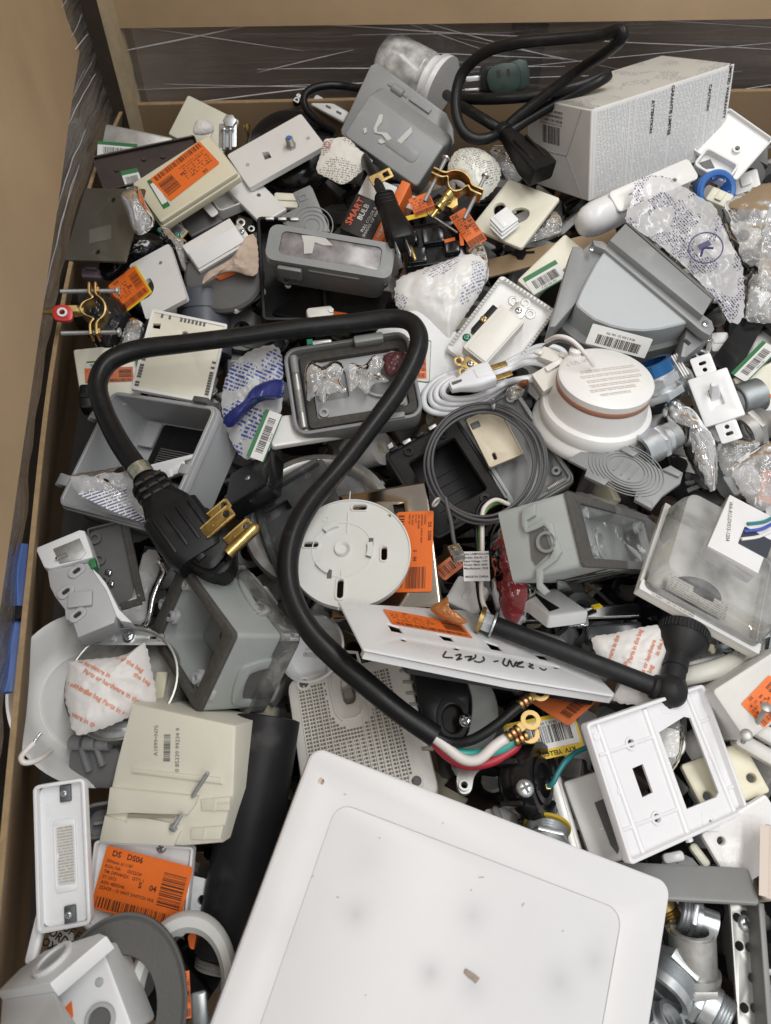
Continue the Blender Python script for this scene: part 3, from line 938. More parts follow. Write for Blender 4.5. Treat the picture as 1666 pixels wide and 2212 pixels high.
T = thing('blue_strap', 'bright blue strap lying outside the side film', 'strap', TR(*[float(x) for x in pb[1]]))
MB().tube([Vector(p) - Vector(pb[1]) for p in pb], .012, 8, 5, flat=.25).obj('strap_band', pm('dull_blue_strap', (.05, .11, .33), .35), T)
MB().box(.03, .012, .006, (0, 0, .004), .002, .001).obj('buckle', BLACK, T)

# ------------------------------------------------------------------ buried jumble under the named pieces
_ys, _zz = [], []
for v in range(-200, 2700, 20):
    p = P(833, v, zs(v)); _ys.append(float(p[1])); _zz.append(zs(v))
_o = np.argsort(_ys); _ys = np.array(_ys)[_o]; _zz = np.array(_zz)[_o]
def surf(y): return float(np.interp(y, _ys, _zz))
def left_x(y):
    ly = np.array([p[1] for p in left_line]); lx = np.array([p[0] for p in left_line]); o = np.argsort(ly)
    return float(np.interp(y, ly[o], lx[o]))
def jumble():
    rnd = random.Random(21)
    mats = [BLACK, DGREY, GREY, WHITE, LGREY, STEEL, IVORY, BROWN]
    wts = [36, 20, 12, 12, 6, 6, 5, 6]
    me = bpy.data.meshes.new('buried_fittings')
    V, Fc, MI = [], [], []
    for i in range(2300):
        y = rnd.uniform(-.16, .985); x = rnd.uniform(left_x(y) + .015, .66)
        z = surf(y) - .045 - abs(rnd.gauss(0, .03))
        mi = rnd.choices(range(len(mats)), wts)[0]
        s = rnd.random()
        m = MB()
        if s < .55: m.box(rnd.uniform(.02, .055), rnd.uniform(.02, .05), rnd.uniform(.003, .02), (0, 0, 0), .003, .001)
        elif s < .75: m.ring(.006 + rnd.random() * .008, .016 + rnd.random() * .01, 0, rnd.uniform(.006, .03), 14)
        elif s < .9:
            m.tube([(rnd.uniform(-.04, .04), rnd.uniform(-.04, .04), rnd.uniform(-.01, .01)) for _ in range(4)], rnd.uniform(.0015, .004), 6, 5)
        else: threads(m, rnd.uniform(.006, .011), 0, rnd.uniform(.015, .03), .003, 14)
        M = TR(x, y, z) @ RZ(rnd.uniform(0, 6.3)) @ RX(rnd.gauss(0, .5)) @ RY(rnd.gauss(0, .5))
        k = len(V)
        V += [tuple(M @ Vector(p)) for p in m.v]
        Fc += [tuple(a + k for a in t) for t in m.f]; MI += [mi] * len(m.f)
    me.from_pydata(V, [], Fc)
    for m in mats: me.materials.append(m)
    me.polygons.foreach_set('material_index', MI)
    me.polygons.foreach_set('use_smooth', [True] * len(me.polygons)); me.set_sharp_from_angle(angle=.6)
    o = bpy.data.objects.new('buried_fittings', me); COL.objects.link(o)
    o['kind'] = 'stuff'; tag(o, 'dark jumble of small electrical fittings buried under the larger pieces', 'fittings')
jumble()
# ================================================================== REAR OF THE HEAP
# --- plates in the rear corner
T, fr = plate('wall_plate', 'cream blank plate leaning on the rear cardboard wall', 'wall plate', q('A', 1133, 567, 1443, 722, 1330, 965, 1015, 805), .012, CREAM, thick=.005)
MB().slab(rr(.02, .03, .003), 0, .003, .001).obj('moulded_boss', CREAM, T, TR(.004, -.012, 0))
T, fr = plate('wall_plate', 'brushed grey metal plate behind the brown plate in the corner', 'wall plate', q('A', 640, 742, 1045, 835, 1012, 1000, 605, 930), .030, STEEL, thick=.003, bev=.001)
barcode_label(T, fr, q('A', 578, 845, 830, 875, 826, 960, 600, 950), .0004, 4, GREENL)
T, fr = tray('wall_plate', 'dark brown plate lying face down under the orange stickered cream plate', 'wall plate', q('A', 555, 940, 1165, 815, 1255, 1010, 622, 1150), .036, BROWN, rim=.005)
for x, y in ((865, 945), (980, 930), (700, 1010)):
    px, py = fr.pt(*q('A', x, y)[0]); MB().cyl(.003, -.005, -.003, 12).obj('boss', BROWN, T, TR(px, py, 0))
barcode_label(T, fr, q('A', 735, 1035, 836, 1012, 860, 1130, 760, 1150), -.0045, 5, GREENL, '3 000 257')
T, fr = plate('wall_plate', 'thick cream plate with a bright orange price sticker', 'wall plate', q('A', 800, 1105, 1255, 808, 1440, 1038, 962, 1345), .054, IVORY, .60, thick=.006, bev=.003)
MB().slab(rr(fr.w * 1.035, fr.h * 1.06, .004), -.015, -.0062, .002).obj('backing_plate', IVORY, T)
x, y, w, h, a = lrect(fr, q('A', 868, 1105, 905, 1085, 1050, 1225, 1005, 1250), .0003)
o = MB().slab(rr(w, h, .001), 0, .0002).obj('green_edged_label', GREENL, T, TR(x, y, .0002) @ RZ(a), 0)
MB().slab(rr(w * .8, h * .72, .0005), 0, .0001).obj('label_face', PAPER, o, TR(w * .06, 0, .00021), 0)
orange_sticker(T, fr, q('A', 1335, 980, 1030, 1212, 903, 1085, 1195, 856), .0005, 11)
T, fr = plate('jack_plate', 'white wall plate with a phone jack and a coaxial connector', 'jack plate', [(489, 325), (653, 255), (700, 304), (541, 416)], .042, WHITE, .60, thick=.007, bev=.0035,
              holes=[q('A', 1580, 920, 1620, 915, 1640, 950, 1600, 965)], k=10)
x, y = fr.pt(*q('A', 1607, 940)[0]); MB().box(.011, .011, .006, (0, 0, -.008)).obj('jack_socket', DGREY, T, TR(x, y))
for t_, x_, y_ in (('A', 1495, 995), ('B', 345, 835)):
    x, y = fr.pt(*q(t_, x_, y_)[0]); MB().lathe([(.0022, -.001), (.0022, .0003), (.0012, .0003), (.0011, -.002)], 12).obj('screw_hole', STEEL, T, TR(x, y))
x, y = fr.pt(*q('B', 245, 885)[0])
mb = MB(); mb.hexa(.0062, 0, .003); threads(mb, .0047, .003, .013, .0011, 18); o = mb.obj('coaxial_connector', STEEL, T, TR(x, y))
MB().cyl(.003, .013, .0142, 14).obj('blue_core', BLUEP, o)
# olive plate with bag of screws
T, fr = plate('wall_plate', 'olive bronze painted blank plate leaning by the side wall', 'wall plate', q('D', 525, -5, 868, 0, 758, 441, 376, 438), .052, OLIVE, 1.25, thick=.003, bev=.0012, rad=.002,
              holes=[(*q('D', 680, 70)[0], .0028), (*q('D', 587, 384)[0], .0028)])
x, y, w, h, a = lrect(fr, q('D', 530, 250, 665, 225, 680, 300, 548, 335), .0003)
MB().slab(rr(w, h, .001), 0, .0002).obj('paler_patch', pm('pale_olive', (.17, .165, .14), .4, .3), T, TR(x, y, .0002) @ RZ(a), 0)
T, fr = bag('screw_bag', 'small clear bag of zinc screws on the olive plate edge', 'bag', q('D', 728, 55, 770, 10, 835, -5, 880, 95, 935, 200, 905, 255, 845, 285, 800, 250, 760, 140), .072, .010, BAG, 3)
for (a, b, c, d) in ((800, 90, 830, 210), (845, 70, 850, 190), (815, 110, 860, 220)):
    p0 = fr.pt(*q('D', a, b)[0]); p1 = fr.pt(*q('D', c, d)[0]); bolt(T, (*p0, .002), (*p1, .003), .0022, ZINC, name='screw')
# --- black canopy with its cord
fr = frame_at(628, 322, .012, (100, 0), (0, -.42, .9))
T = thing('lamp_canopy', 'black domed lamp canopy behind the white jack plate', 'lamp canopy', fr)
MB().lathe([(.0, .018), (.012, .0178), (.035, .013), (.053, .004), (.060, -.006), (.060, -.009), (.056, -.009)], 48).obj('dome', GBLACK, T, None, 60)
MB().lathe([(.010, .016), (.010, .024), (.006, .026), (.0, .026)], 20).obj('collar', BLACK, T)
wire(T, 'cord', RUBBER, [(720, 285, .02), (690, 265, .035), (662, 235, .05), (658, 208, .06), (678, 190, .065), (715, 184, .065), (750, 187, .06), (790, 195, .04), (830, 210, .01)], .0047, 12)
# --- white strip plate and jar at the rear wall
T, fr = plate('white_strip', 'narrow white slotted strip between the canopy and the grey cover', 'strip', q('B', 385, 575, 590, 655, 560, 760, 365, 610), .012, WHITE, thick=.004)
for k in range(3):
    MB().slab(slot(.008, .003), 0, .0004).obj('slot', DGREY, T, TR(-.018 + k * .016, .0, .0001), 0)
JAR = clear('milky_polythene', (.80, .80, .78), .55, (.80, .80, .78), rough=.2, gl=1.6)
a0 = W(842, 130, .055); a1 = W(952, 190, .045)
fr = axis_frame(a0, a1)
T = thing('plastic_jar', 'milky white plastic jar with ridged cap behind the grey cover', 'jar', fr)
R = .034; L = fr.w
MB().lathe([(0, -.012), (R * .6, -.012), (R * .92, -.004), (R, .01), (R, L * .70), (R * .96, L * .74), (R * .8, L * .78)], 40).obj('jar_body', JAR, T, None, 60)
mb = MB(); mb.lathe([(R * .78, L * .76), (R * .95, L * .78), (R * .95, L * .86), (R * 1.08, L * .88), (R * 1.12, L * .92), (R * 1.02, L * .93), (R * 1.02, L * .97), (R * 1.14, L * .98), (R * 1.14, L * 1.03), (0, L * 1.03)], 40)
mb.obj('cap', WHITE2, T, None, 30)
# --- grey bubble cover
fr = fit(q('B', 702, 560, 1142, 885, 1008, 1140, 583, 818), .068, None, (-.1, -.55, .8), 60)
T = thing('bubble_cover', 'large grey weatherproof bubble cover with torn sticker remains', 'outlet cover', fr)
w, h = fr.w, fr.h
base = rr(w * 1.12, h * 1.75, .008, cy=h * .30); mid = rr(w * 1.03, h * 1.42, .008, cy=h * .20); top = rr(w, h, .004)
mb = MB(); loft(mb, [R3(rr(w * 1.02, h * 1.46, .008, cy=h * .22), -.034), R3(mid, -.020), R3(rr(w * 1.005, h * 1.05, .004, cy=h * .02), -.0012), R3(rr(w * .985, h * .97, .004), 0)])
mb.obj('bubble_lid', GREY, T, None, 30)
E(T, fr, 'base_flange', GREY, sm(q('B', 720, 392, 760, 372, 1180, 680, 1222, 770, 1228, 860, 1010, 1165, 985, 1150, 545, 812, 540, 780), 1), -.046, -.0345, .003)
E(T, fr, 'base_body', GREY, q('B', 735, 410, 1180, 700, 1205, 860, 1000, 1140, 560, 800), -.062, -.0465)
mb = MB(); mb.cyl(.0055, -.008, .008, 18, .001, RY(PI / 2)); mb.cyl(.0028, -.014, .014, 14, 0, RY(PI / 2)); mb.obj('hinge_barrel', GREY, T, TR(-w * .36, h * 1.12, -.036))
MB().box(.03, .006, .010, (0, 0, 0), .001, .001).obj('hinge_barrel', GREY, T, TR(-w * .05, h * 1.14, -.037))
MB().slab(rr(w * .42, h * .30, .006), 0, .0008, .0006).obj('label_recess', GREY, T, TR(w * .12, -h * .02, 0))
TORN = pm('torn_paper', (.58, .58, .56), .85, var=.12)
for c in (((740, 775), (775, 690), (797, 690), (790, 735), (762, 770), (760, 795), (820, 800), (850, 835), (825, 850), (790, 812), (745, 800)),
          ((880, 850), (930, 800), (968, 765), (972, 800), (945, 830), (905, 868)), ((768, 845), (785, 836), (812, 856), (790, 868), (770, 860)), ((676, 775), (698, 770), (700, 795), (684, 808))):
    E(T, fr, 'torn_sticker', TORN, [q('B', *p)[0] for p in c], .0009, .0012)
# --- paper tag on the black cord
T, fr = bag('paper_tag', 'white printed instruction tag hanging on the black cord', 'tag', q('B', 440, 845, 500, 835, 580, 830, 650, 900, 735, 975, 660, 1040, 560, 1112, 470, 1075, 395, 1030, 420, 930), .062, .006,
            printed('tag_print', (.68, .67, .62), (.24, .20, .17), .0026, .6, .15, .5, .03, block=.46), 5, .5, part='paper', thick=-.9)
x, y = fr.pt(*q('B', 462, 893)[0]); MB().ring(.0028, .0038, 0, .0004, 20).obj('warning_ring', REDI, T, TR(x, y, .0068))
# --- smart bulb carton
bc = q('B', 600, 1090, 705, 1170, 0, 0)[:2]
fr = fit([(770, 412), (842, 452), (798, 515), (733, 500)], .034, None, (-.1, -.5, .8), 40)
T = thing('bulb_carton', 'black and orange light bulb carton lettered SMART BULB', 'carton', fr)
w, h = fr.w, fr.h
MB().box(w, h, .050, (0, 0, -.0251), .001, .0006).obj('carton_face', pm('carton_black', (.018, .015, .014), .35, var=.2), T)
# orange side and white end
MB().slab(rr(w * .28, h * 1.0, .0006), -.05, -.0005, .0004).obj('orange_side', ORANGE, T, TR(w * .645, 0, 0))
MB().slab(rr(w * .95, h * .55, .0006), -.05, -.0012, .0004).obj('white_end', PAPER, T, TR(0, h * .78, 0))
MB().slab(rr(w * .26, h * .75, .0006), -.05, -.0010, .0004).obj('orange_end', ORANGE, T, TR(w * .64, h * .89, 0))
tx = PI / 2 - .32
BIT = pm('bright_ink', (.8, .8, .8), .5); RIT = pm('red_ink', (.65, .12, .05), .5)
lettering(T, 'SMART', h * .24, -w * .30, h * .05, .0004, PI / 2 - .05, RIT, h * .004)
lettering(T, 'BULB', h * .19, -w * .07, h * .12, .0004, PI / 2 - .05, BIT, h * .003)
lettering(T, 'FULL COLOR &\nSHADES OF WHITE', h * .105, w * .22, h * .0, .0004, PI / 2 - .05, BIT, h * .001)
lettering(T, 'HUBSPACE', h * .13, w * .65, 0, .0002, PI / 2 - .05, BIT, h * .001)
# second carton beside it, white with orange frame
T, fr = plate('small_carton', 'small white and orange carton wedged under the grey bubble cover', 'carton', q('B', 790, 1085, 960, 1195, 1000, 1290, 830, 1190), .03, PAPER, thick=.03, bev=.0006, rad=.001)
E(T, fr, 'orange_frame', ORANGE, q('B', 790, 1085, 960, 1195, 975, 1235, 935, 1215, 830, 1140, 822, 1120), .0002, .0006)
E(T, fr, 'picture_panel', DGREY, q('B', 815, 1100, 880, 1140, 905, 1190, 850, 1165), .0007, .0009)
# --- black cord with three pin plug lying over the bulb carton
fr = axis_frame(W(832, 432, .066), W(872, 532, .062))
T = thing('power_plug', 'black three pin plug with steel blades lying over the bulb carton', 'plug', fr)
L = fr.w
mb = MB(); loft(mb, [R3(rr(.019, .017, .006), -.006), R3(rr(.021, .019, .006), .0), R3(rr(.022, .020, .007), L * .30), R3(rr(.027, .024, .007), L * .62), R3(rr(.029, .026, .006), L * .92), R3(rr(.026, .023, .006), L * .96)])
mb.obj('plug_body', BLACK, T, None, 40)
for k in range(4): MB().slab(rr(.0225, .0205, .007), 0, .0022, .0008, (), None, .0008).obj('grip_rib', BLACK, T, TR(0, 0, -.004 + k * .005))
for s in (-1, 1): MB().box(.0014, .0065, .018, (0, 0, 0), .0005, .0003, None).obj('blade', ZINC, T, TR(.006 * s - .003, .003, L * .96 + .009))
MB().lathe([(.0024, 0), (.0024, .017), (.0012, .020), (0, .020)], 12).obj('earth_pin', BRASS, T, TR(.008, -.004, L * .96))
wire(T, 'cord', RUBBER, [(770, 300, .02), (778, 322, .045), (793, 352, .064), (812, 388, .068), (832, 432, .067)], .0055, 12)
mb = MB(); mb.slab(rr(.026, .012, .001), 0, .0018, .0004, [rr(.007, .006, .0, cx=.006)]); mb.obj('brass_tag', DBRASS, T, Matrix(fit(q('B', 728, 1070, 825, 1025, 842, 1065, 750, 1112), .076, .45).M) if False else T.matrix_basis.inverted() @ fit(q('B', 728, 1072, 825, 1025, 840, 1068, 748, 1114), .072, .42).M)
# --- dark gadget boxes with orange stickers below the clamp
T, fr = plate('receptacle_pack', 'glossy black blister tray with orange stickers under the brass clamp', 'blister pack', q('E', 905, 215, 1275, 190, 1310, 410, 925, 500), .016, GBLACK, thick=.03, bev=.003)
for (a, b, s) in ((-.028, .008, .02), (.0, .006, .026), (.02, -.012, .018), (-.022, -.016, .024)):
    MB().box(s, s * .8, .008, (a, b, .004), .003, .002).obj('moulded_pocket', GBLACK, T)
orange_sticker(T, fr, q('E', 955, 75, 1080, 10, 1110, 135, 985, 165), .012, 14)
x, y, w, h, a = lrect(fr, q('E', 930, 170, 1130, 125, 1135, 150, 930, 200), .011)
MB().slab(rr(w, h, .0005), 0, .0003).obj('yellow_edged_label', YELLOWL, T, TR(x, y, .011) @ RZ(a), 0)
orange_sticker(T, fr, q('E', 1215, 160, 1365, 95, 1350, 330, 1310, 380), .010, 15)
for c in ((1255, 270, 1280, 270, 1285, 345, 1262, 345), (1165, 310, 1230, 295, 1232, 315, 1170, 330)):
    E(T, fr, 'orange_tab', ORANGE, q('E', *c), .0082, .0086)
bolt(T, (*fr.pt(*q('E', 1075, 155)[0], .013), .013), (*fr.pt(*q('E', 1245, 268)[0], .013), .013), .0016, CHROME, 1.1, 'pin')
# --- brass ground clamp
def ground_clamp(label, c, dz, jaw, dark):
    fr = fit(c, dz, None); w, h = fr.w, fr.h
    T = thing('ground_clamp', label, 'clamp', fr)
    for s in (1, -1):
        prof = [(-w / 2, s * .004), (-w * .28, s * .004), (-w * .16, s * .010), (0, s * .013), (w * .16, s * .010), (w * .28, s * .004), (w / 2, s * .004)] if s > 0 else \
               [(-w / 2, -.002), (-w * .3, -.002), (-w * .2, .001), (-w * .12, -.007), (0, -.011), (w * .12, -.007), (w * .2, .001), (w * .3, -.002), (w / 2, -.002)]
        L_ = sm(prof, 4, False)
        out = L_ + [(x, y + .0022) for x, y in reversed(L_)]
        MB().slab(out, -.009, .009, .0004, (), None, .0004).obj('jaw', jaw, T)
    for s in (-1, 1):
        bolt(T, (s * w * .40, .024, 0), (s * w * .40, -.030, 0), .0023, ZINC)
        MB().hexa(.0046, -.0075, -.0035, RX(PI / 2) @ Matrix.Identity(4)).obj('nut', dark, T, TR(s * w * .40, 0, 0))
    return T, fr
T, fr = ground_clamp('brass ground clamp with two zinc bolts beside the oval printed bag', q('B', 1105, 1010, 1400, 1150, 1370, 1240, 1075, 1105), .075, DBRASS, BROWN)
mb = MB(); mb.lathe([(0, 0), (.006, 0), (.0065, .006), (.0045, .009), (.0045, .016), (.0055, .018), (.0055, .022), (.0025, .024), (.0022, .034), (0, .034)], 16)
mb.obj('lug_screw', BRASS, T, TR(-.002, -.012, .004) @ RX(PI * .5) @ RY(-.2))
MB().hexa(.0075, -.012, -.006).obj('lug', BRASS, T, TR(.003, -.018, .006))
# --- oval bag with instruction leaflet
OVP = printed('leaflet_print', (.66, .66, .60), (.22, .22, .22), .0026, .25, -.5, .5, .02, bump=.1, block=.5)
bag('leaflet_bag', 'clear bag holding a folded printed leaflet beside the brass clamp', 'bag', q('B', 1195, 985, 1240, 910, 1340, 890, 1430, 925, 1500, 1000, 1500, 1090, 1430, 1180, 1350, 1210, 1260, 1130, 1190, 1060), .056, .014, OVP, 8, .5, part='leaflet')
bag('clear_bag', 'empty clear bag tucked under the black cord connector', 'bag', q('B', 1440, 900, 1530, 870, 1600, 960, 1640, 1070, 1560, 1100, 1500, 1010), .045, .006, BAG, 9, 1.2)
# --- black extension cord with dark green triple tap
fr = frame_at(1100, 168, .10, (60, 4), (0, -.8, .6))
T = thing('extension_lead', 'black extension cord looping over the rear wall with dark green tap', 'cord', fr)
wire(T, 'cord', RUBBER, [(1088, 282, .075), (1060, 297, .075), (1025, 300, .075), (998, 280, .08), (985, 240, .09), (988, 190, .105), (1005, 150, .12), (1050, 112, .14), (1120, 92, .155), (1210, 84, .165), (1290, 77, .175), (1338, 64, .185), (1343, 82, .18), (1310, 112, .16), (1250, 152, .13), (1180, 205, .105), (1120, 252, .085), (1092, 278, .075)], .0062, 14)
wire(T, 'cord', RUBBER, [(984, 212, .07), (1030, 214, .085), (1100, 212, .095), (1180, 203, .10), (1250, 185, .105), (1300, 166, .11), (1312, 164, .11), (1290, 178, .108), (1220, 212, .095), (1150, 252, .082), (1096, 288, .073)], .0062, 14)
wire(T, 'cord', RUBBER, [(965, 205, .05), (1000, 230, .075), (1045, 258, .08), (1088, 284, .075)], .0062, 14)
GRN = pm('dark_green_rubber', (.018, .040, .034), .45, var=.2, scale=40)
ft_ = fit(q('B', 1425, 385, 1628, 375, 1630, 560, 1430, 572), .098, None, (0, -.85, .5), 90)
Mt_ = T.matrix_basis.inverted() @ ft_.M
def tap(name, mat, out, z0, z1, bev): MB().slab(ft_.pts([q('B', *p)[0] for p in out], z1), z0, z1, bev).obj(name, mat, T, Mt_)
tap('tap_body', GRN, ((1418, 475), (1430, 425), (1470, 390), (1520, 376), (1580, 374), (1615, 392), (1632, 440), (1626, 520), (1600, 555), (1530, 570), (1472, 572), (1435, 538)), -.022, 0, .003)
tap('tap_body', GRN, ((1560, 372), (1620, 352), (1665, 362), (1685, 430), (1680, 515), (1640, 545), (1580, 560), (1540, 470)), -.030, -.006, .003)
tap('tap_body', BLACK, ((1390, 400), (1440, 392), (1470, 420), (1440, 560), (1385, 545)), -.028, -.006, .003)
for c_ in ((1482, 425, 1502, 423, 1505, 470, 1485, 473), (1543, 418, 1561, 416, 1564, 458, 1546, 460), (1510, 512, 1524, 500, 1538, 512, 1538, 530, 1511, 532)):
    MB().slab(ft_.pts(q('B', *c_)), 0, .0004).obj('socket_slot', INK, T, Mt_, 0)
for c_ in ((1298, 462, 1385, 455, 1388, 485, 1300, 495), (1290, 535, 1380, 530, 1380, 545, 1292, 550)):
    MB().slab(ft_.pts(q('B', *c_), -.014), -.0155, -.014, .0004).obj('blade', ZINC, T, Mt_)
# connector end
c0, c1 = W(1088, 284, .077), W(1172, 374, .072)
f2 = axis_frame(c0, c1); Mi = T.matrix_basis.inverted() @ f2.M; L = f2.w
mb = MB(); loft(mb, [R3(rr(.014, .014, .004), -.004), R3(rr(.016, .016, .004), L * .12), R3(rr(.026, .020, .004), L * .45), R3(rr(.033, .024, .003), L * .75), R3(rr(.033, .024, .003), L * 1.0), R3(rr(.030, .021, .003), L * 1.02)])
mb.obj('connector_body', BLACK, T, Mi, 35)
for s in (-1, 1): MB().box(.003, .003, L * .5, (s * .008, .0115, L * .62), .001, .0008).obj('grip_rib', BLACK, T, Mi)
MB().lathe([(.009, -.006), (.0105, -.004), (.0105, .002), (.009, .004)], 16).obj('strain_relief', BLACK, T, Mi)
# --- white carton with warranty print
fr = fit([(1275, 234), (1580, 141), (1570, 330), (1276, 436)], .070, None, (.50, -.82, .22), 140)
T = thing('warranty_carton', 'white carton with a panel of dense warranty print', 'carton', fr)
w, h, d = fr.w, fr.h, .115
CWH = pm('white_card', (.78, .78, .775), .5, var=.05, scale=14, stain=(.55, .53, .5), stain_amt=.2)
MB().box(w, h, d, (0, 0, -d / 2 - .0004), .0008, .0006).obj('carton_body', CWH, T)
o = MB().slab(rr(w * .97, h * .96, .0), -.0003, 0).obj('print_panel', PAPER, T, None, 0)
xs = [-.47, -.27, -.245, -.205, -.085, .05, .21, .275, .33, .405, .47]
WP = printed('warranty_print', (.82, .83, .84), (.42, .43, .44), .0021, .5, PI / 2, .60, .5, block=.2)
for i in range(len(xs) - 1):
    ww = (xs[i + 1] - xs[i] - .012) * w
    if ww < .001: continue
    MB().slab(rr(ww, h * .93, 0), 0, .0002).obj('text_column', WP, o, TR((xs[i] + xs[i + 1]) / 2 * w, 0, .0001), 0)
for i, s in ((10, 'LIMITED WARRANTY'), (8, 'CAUTION'), (5, 'GARANTIE LIMITEE'), (4, 'ATTENTION')):
    lettering(o, s, .0062, (xs[i] - .001) * w, h * .22, .0006, -PI / 2, INK, .0002)
# end face panel (left)
fe = Frame(fr.o - fr.R[:, 0] * w / 2 - fr.R[:, 2] * d / 2, np.stack([fr.R[:, 2], fr.R[:, 1], -fr.R[:, 0]], 1), d, h)
Me = fr.M.inverted() @ fe.M
SEAM = pm('card_seam', (.34, .33, .31), .7)
o = MB().slab(rr(d * .98, h * .98, 0), .0002, .0006).obj('end_flap', pm('grey_white_card', (.68, .67, .66), .55, var=.08, scale=14), T, Me, 0)
bars_mb(d * .28, h * .20, 24, 6, TR(-.012, h * .14, .0009)).obj('barcode', INK, o, None, 0)
MB().slab(rr(d * .36, h * .16, 0), .0006, .0009).obj('small_print', printed('end_print', (.56, .55, .54), (.20, .20, .20), .0048, .5, 0, .6, .5, block=.1), o, TR(-.012, h * .34, 0), 0)
for (xa, ya, xb, yb_) in ((.36, .48, .15, -.05), (.15, -.05, .40, -.48), (.15, -.05, -.48, -.07)):
    MB().tube([(xa * d, ya * h, .0008), ((xa + xb) / 2 * d, (ya + yb_) / 2 * h, .0008), (xb * d, yb_ * h, .0008)], .0005, 5, 2).obj('seam', SEAM, o)
# top flap print
ft = Frame(fr.o + fr.R[:, 1] * h / 2 - fr.R[:, 2] * d / 2, np.stack([fr.R[:, 0], -fr.R[:, 2], fr.R[:, 1]], 1), w, d)
Mt = fr.M.inverted() @ ft.M
MB().slab(rr(w * .98, d * .96, 0), .0002, .0006).obj('top_flap', printed('flap_print', (.58, .57, .53), (.30, .32, .36), .004, .5, .4, .5, .03, block=.55), T, Mt, 0)
# --- plates on the right behind the carton
T, fr = tray('wall_plate', 'large white plate seen from the back beside the warranty carton', 'wall plate', [(1574, 233), (1672, 296), (1590, 395), (1500, 318)], .048, WHITE, None, rim=.005, holes=[(*q('C', 1457, 905)[0], .003)])
MB().ring(.003, .005, -.005, -.001, 18).obj('boss', WHITE, T, TR(*fr.pt(*q('C', 1457, 905)[0], -.005), 0))
T, fr = open_box('dimmer_frame', 'small white open frame standing by the warranty carton', 'frame', q('C', 1295, 860, 1470, 1010, 1410, 1085, 1180, 1010), .058, WHITE, .012, .003)
E(T, fr, 'window_slot', DGREY, q('C', 1235, 980, 1300, 960, 1325, 1010, 1265, 1015), -.0085, -.0075)
T, fr = plate('junction_box', 'white plastic box end under the large white plate', 'box', q('C', 1450, 1105, 1610, 960, 1560, 1120, 1440, 1200), .012, WHITE, thick=.03)
MB().box(.012, .012, .003, (0, 0, .0015), .002, .001).obj('knockout', WHITE, T)
# --- rounded white sensor housing
p0, p1 = W(1290, 470, .055), W(1478, 388, .062)
fr = axis_frame(p0, p1, (0, -.5, 1)); L = fr.w
T = thing('sensor_housing', 'rounded glossy white sensor housing in front of the warranty carton', 'sensor', fr)
rs = []
for z, s in ((-.024, .28), (-.021, .56), (-.015, .76), (-.004, .88), (.02, .88), (L * .6, .70), (L * .9, .56), (L * 1.0, .48), (L * 1.03, .38)):
    rs.append(R3(rr(.040 * s, .046 * s, .019 * s, 6), z))
mb = MB(); loft(mb, rs); mb.obj('housing', WHITE2, T, None, 60)
MB().slab(rr(L * .9, .026, .005), 0, .003, .001, [slot(.008, .004, L * .25, .0), slot(.008, .004, -L * .2, .004)]).obj('mounting_face', WHITE, T, TR(0, .019, L * .55) @ RX(-PI / 2) @ RZ(PI / 2))
MB().cyl(.0035, 0, .001, 16).obj('screw_hole', DGREY, T, TR(-.012, .0175, L * .35) @ RX(-PI / 2))
# --- blue ring cap, cream block, label card
fr = frame_at(1545, 412, .044, (40, 4), (0, -.75, .65))
T = thing('blue_ring', 'bright blue ring cap half covered by the printed bag', 'ring', fr)
MB().lathe([(.011, -.012), (.020, -.012), (.0225, -.008), (.0225, .004), (.020, .007), (.0165, .006), (.0125, -.002), (.011, -.012)], 40).obj('cap_ring', BLUEP, T)
for k in range(6): MB().box(.007, .0015, .006, (.0165, 0, .001)).obj('rib', BLUEP, T, RZ(k * PI / 3))
T, fr = plate('cream_block', 'small cream switch block beside the blue ring cap', 'switch', q('C', 1250, 1195, 1330, 1130, 1450, 1170, 1400, 1250), .055, CREAM, thick=.02, bev=.003)
MB().box(.012, .008, .003, (0, 0, .0015), .001, .001).obj('rocker', CREAM, T)
# --- big printed bags on the right
PB = printed('bag_print', (.72, .72, .74), (.045, .04, .12), .0024, .16, .95, .50, .022, clearbase=.42, block=.50, bump=.08)
T, fr = bag('printed_bag', 'big crumpled clear bag printed with blue safety text', 'bag', q('F', 790, 195, 830, 60, 855, -50, 960, -85, 1070, -60, 1180, 10, 1260, 60, 1330, 110, 1430, 330, 1500, 480, 1500, 780, 1410, 800, 1380, 690, 1310, 640, 1200, 520, 1060, 390, 930, 290), .082, .007, PB, 12, 1.1, rings=26, seg=120, under=BAG)
x, y = fr.pt(*q('F', 1255, 395)[0])
INKBL = pm('blue_print_ink', (.05, .045, .14), .5)
MB().ring(.0155, .0168, 0, .0006, 40).obj('printed_emblem', INKBL, T, TR(x, y, .0125))
mb = MB(); mb.box(.012, .006, .0005, (0, .003, 0)); mb.tube([(-.008, -.006, 0), (-.002, .0, 0), (.006, -.004, 0)], .0012, 5, 5); mb.obj('printed_emblem', INKBL, T, TR(x, y, .0130) @ RZ(.5))
bag('clear_bag', 'shiny grey clear bag bunched over the edge of the blue printed bag', 'bag', q('F', 1370, 130, 1480, 40, 1700, -30, 1760, 250, 1700, 560, 1600, 620, 1540, 500, 1450, 400), .068, .018, BAG, 14, 1.1, rings=18, seg=84)
bag('clear_bag', 'silvery clear bag between the blue printed bag and the black tray', 'bag', q('F', 1500, 600, 1590, 430, 1700, 440, 1740, 640, 1700, 800, 1560, 810, 1500, 770), .048, .014, BAG, 16, 1.2)
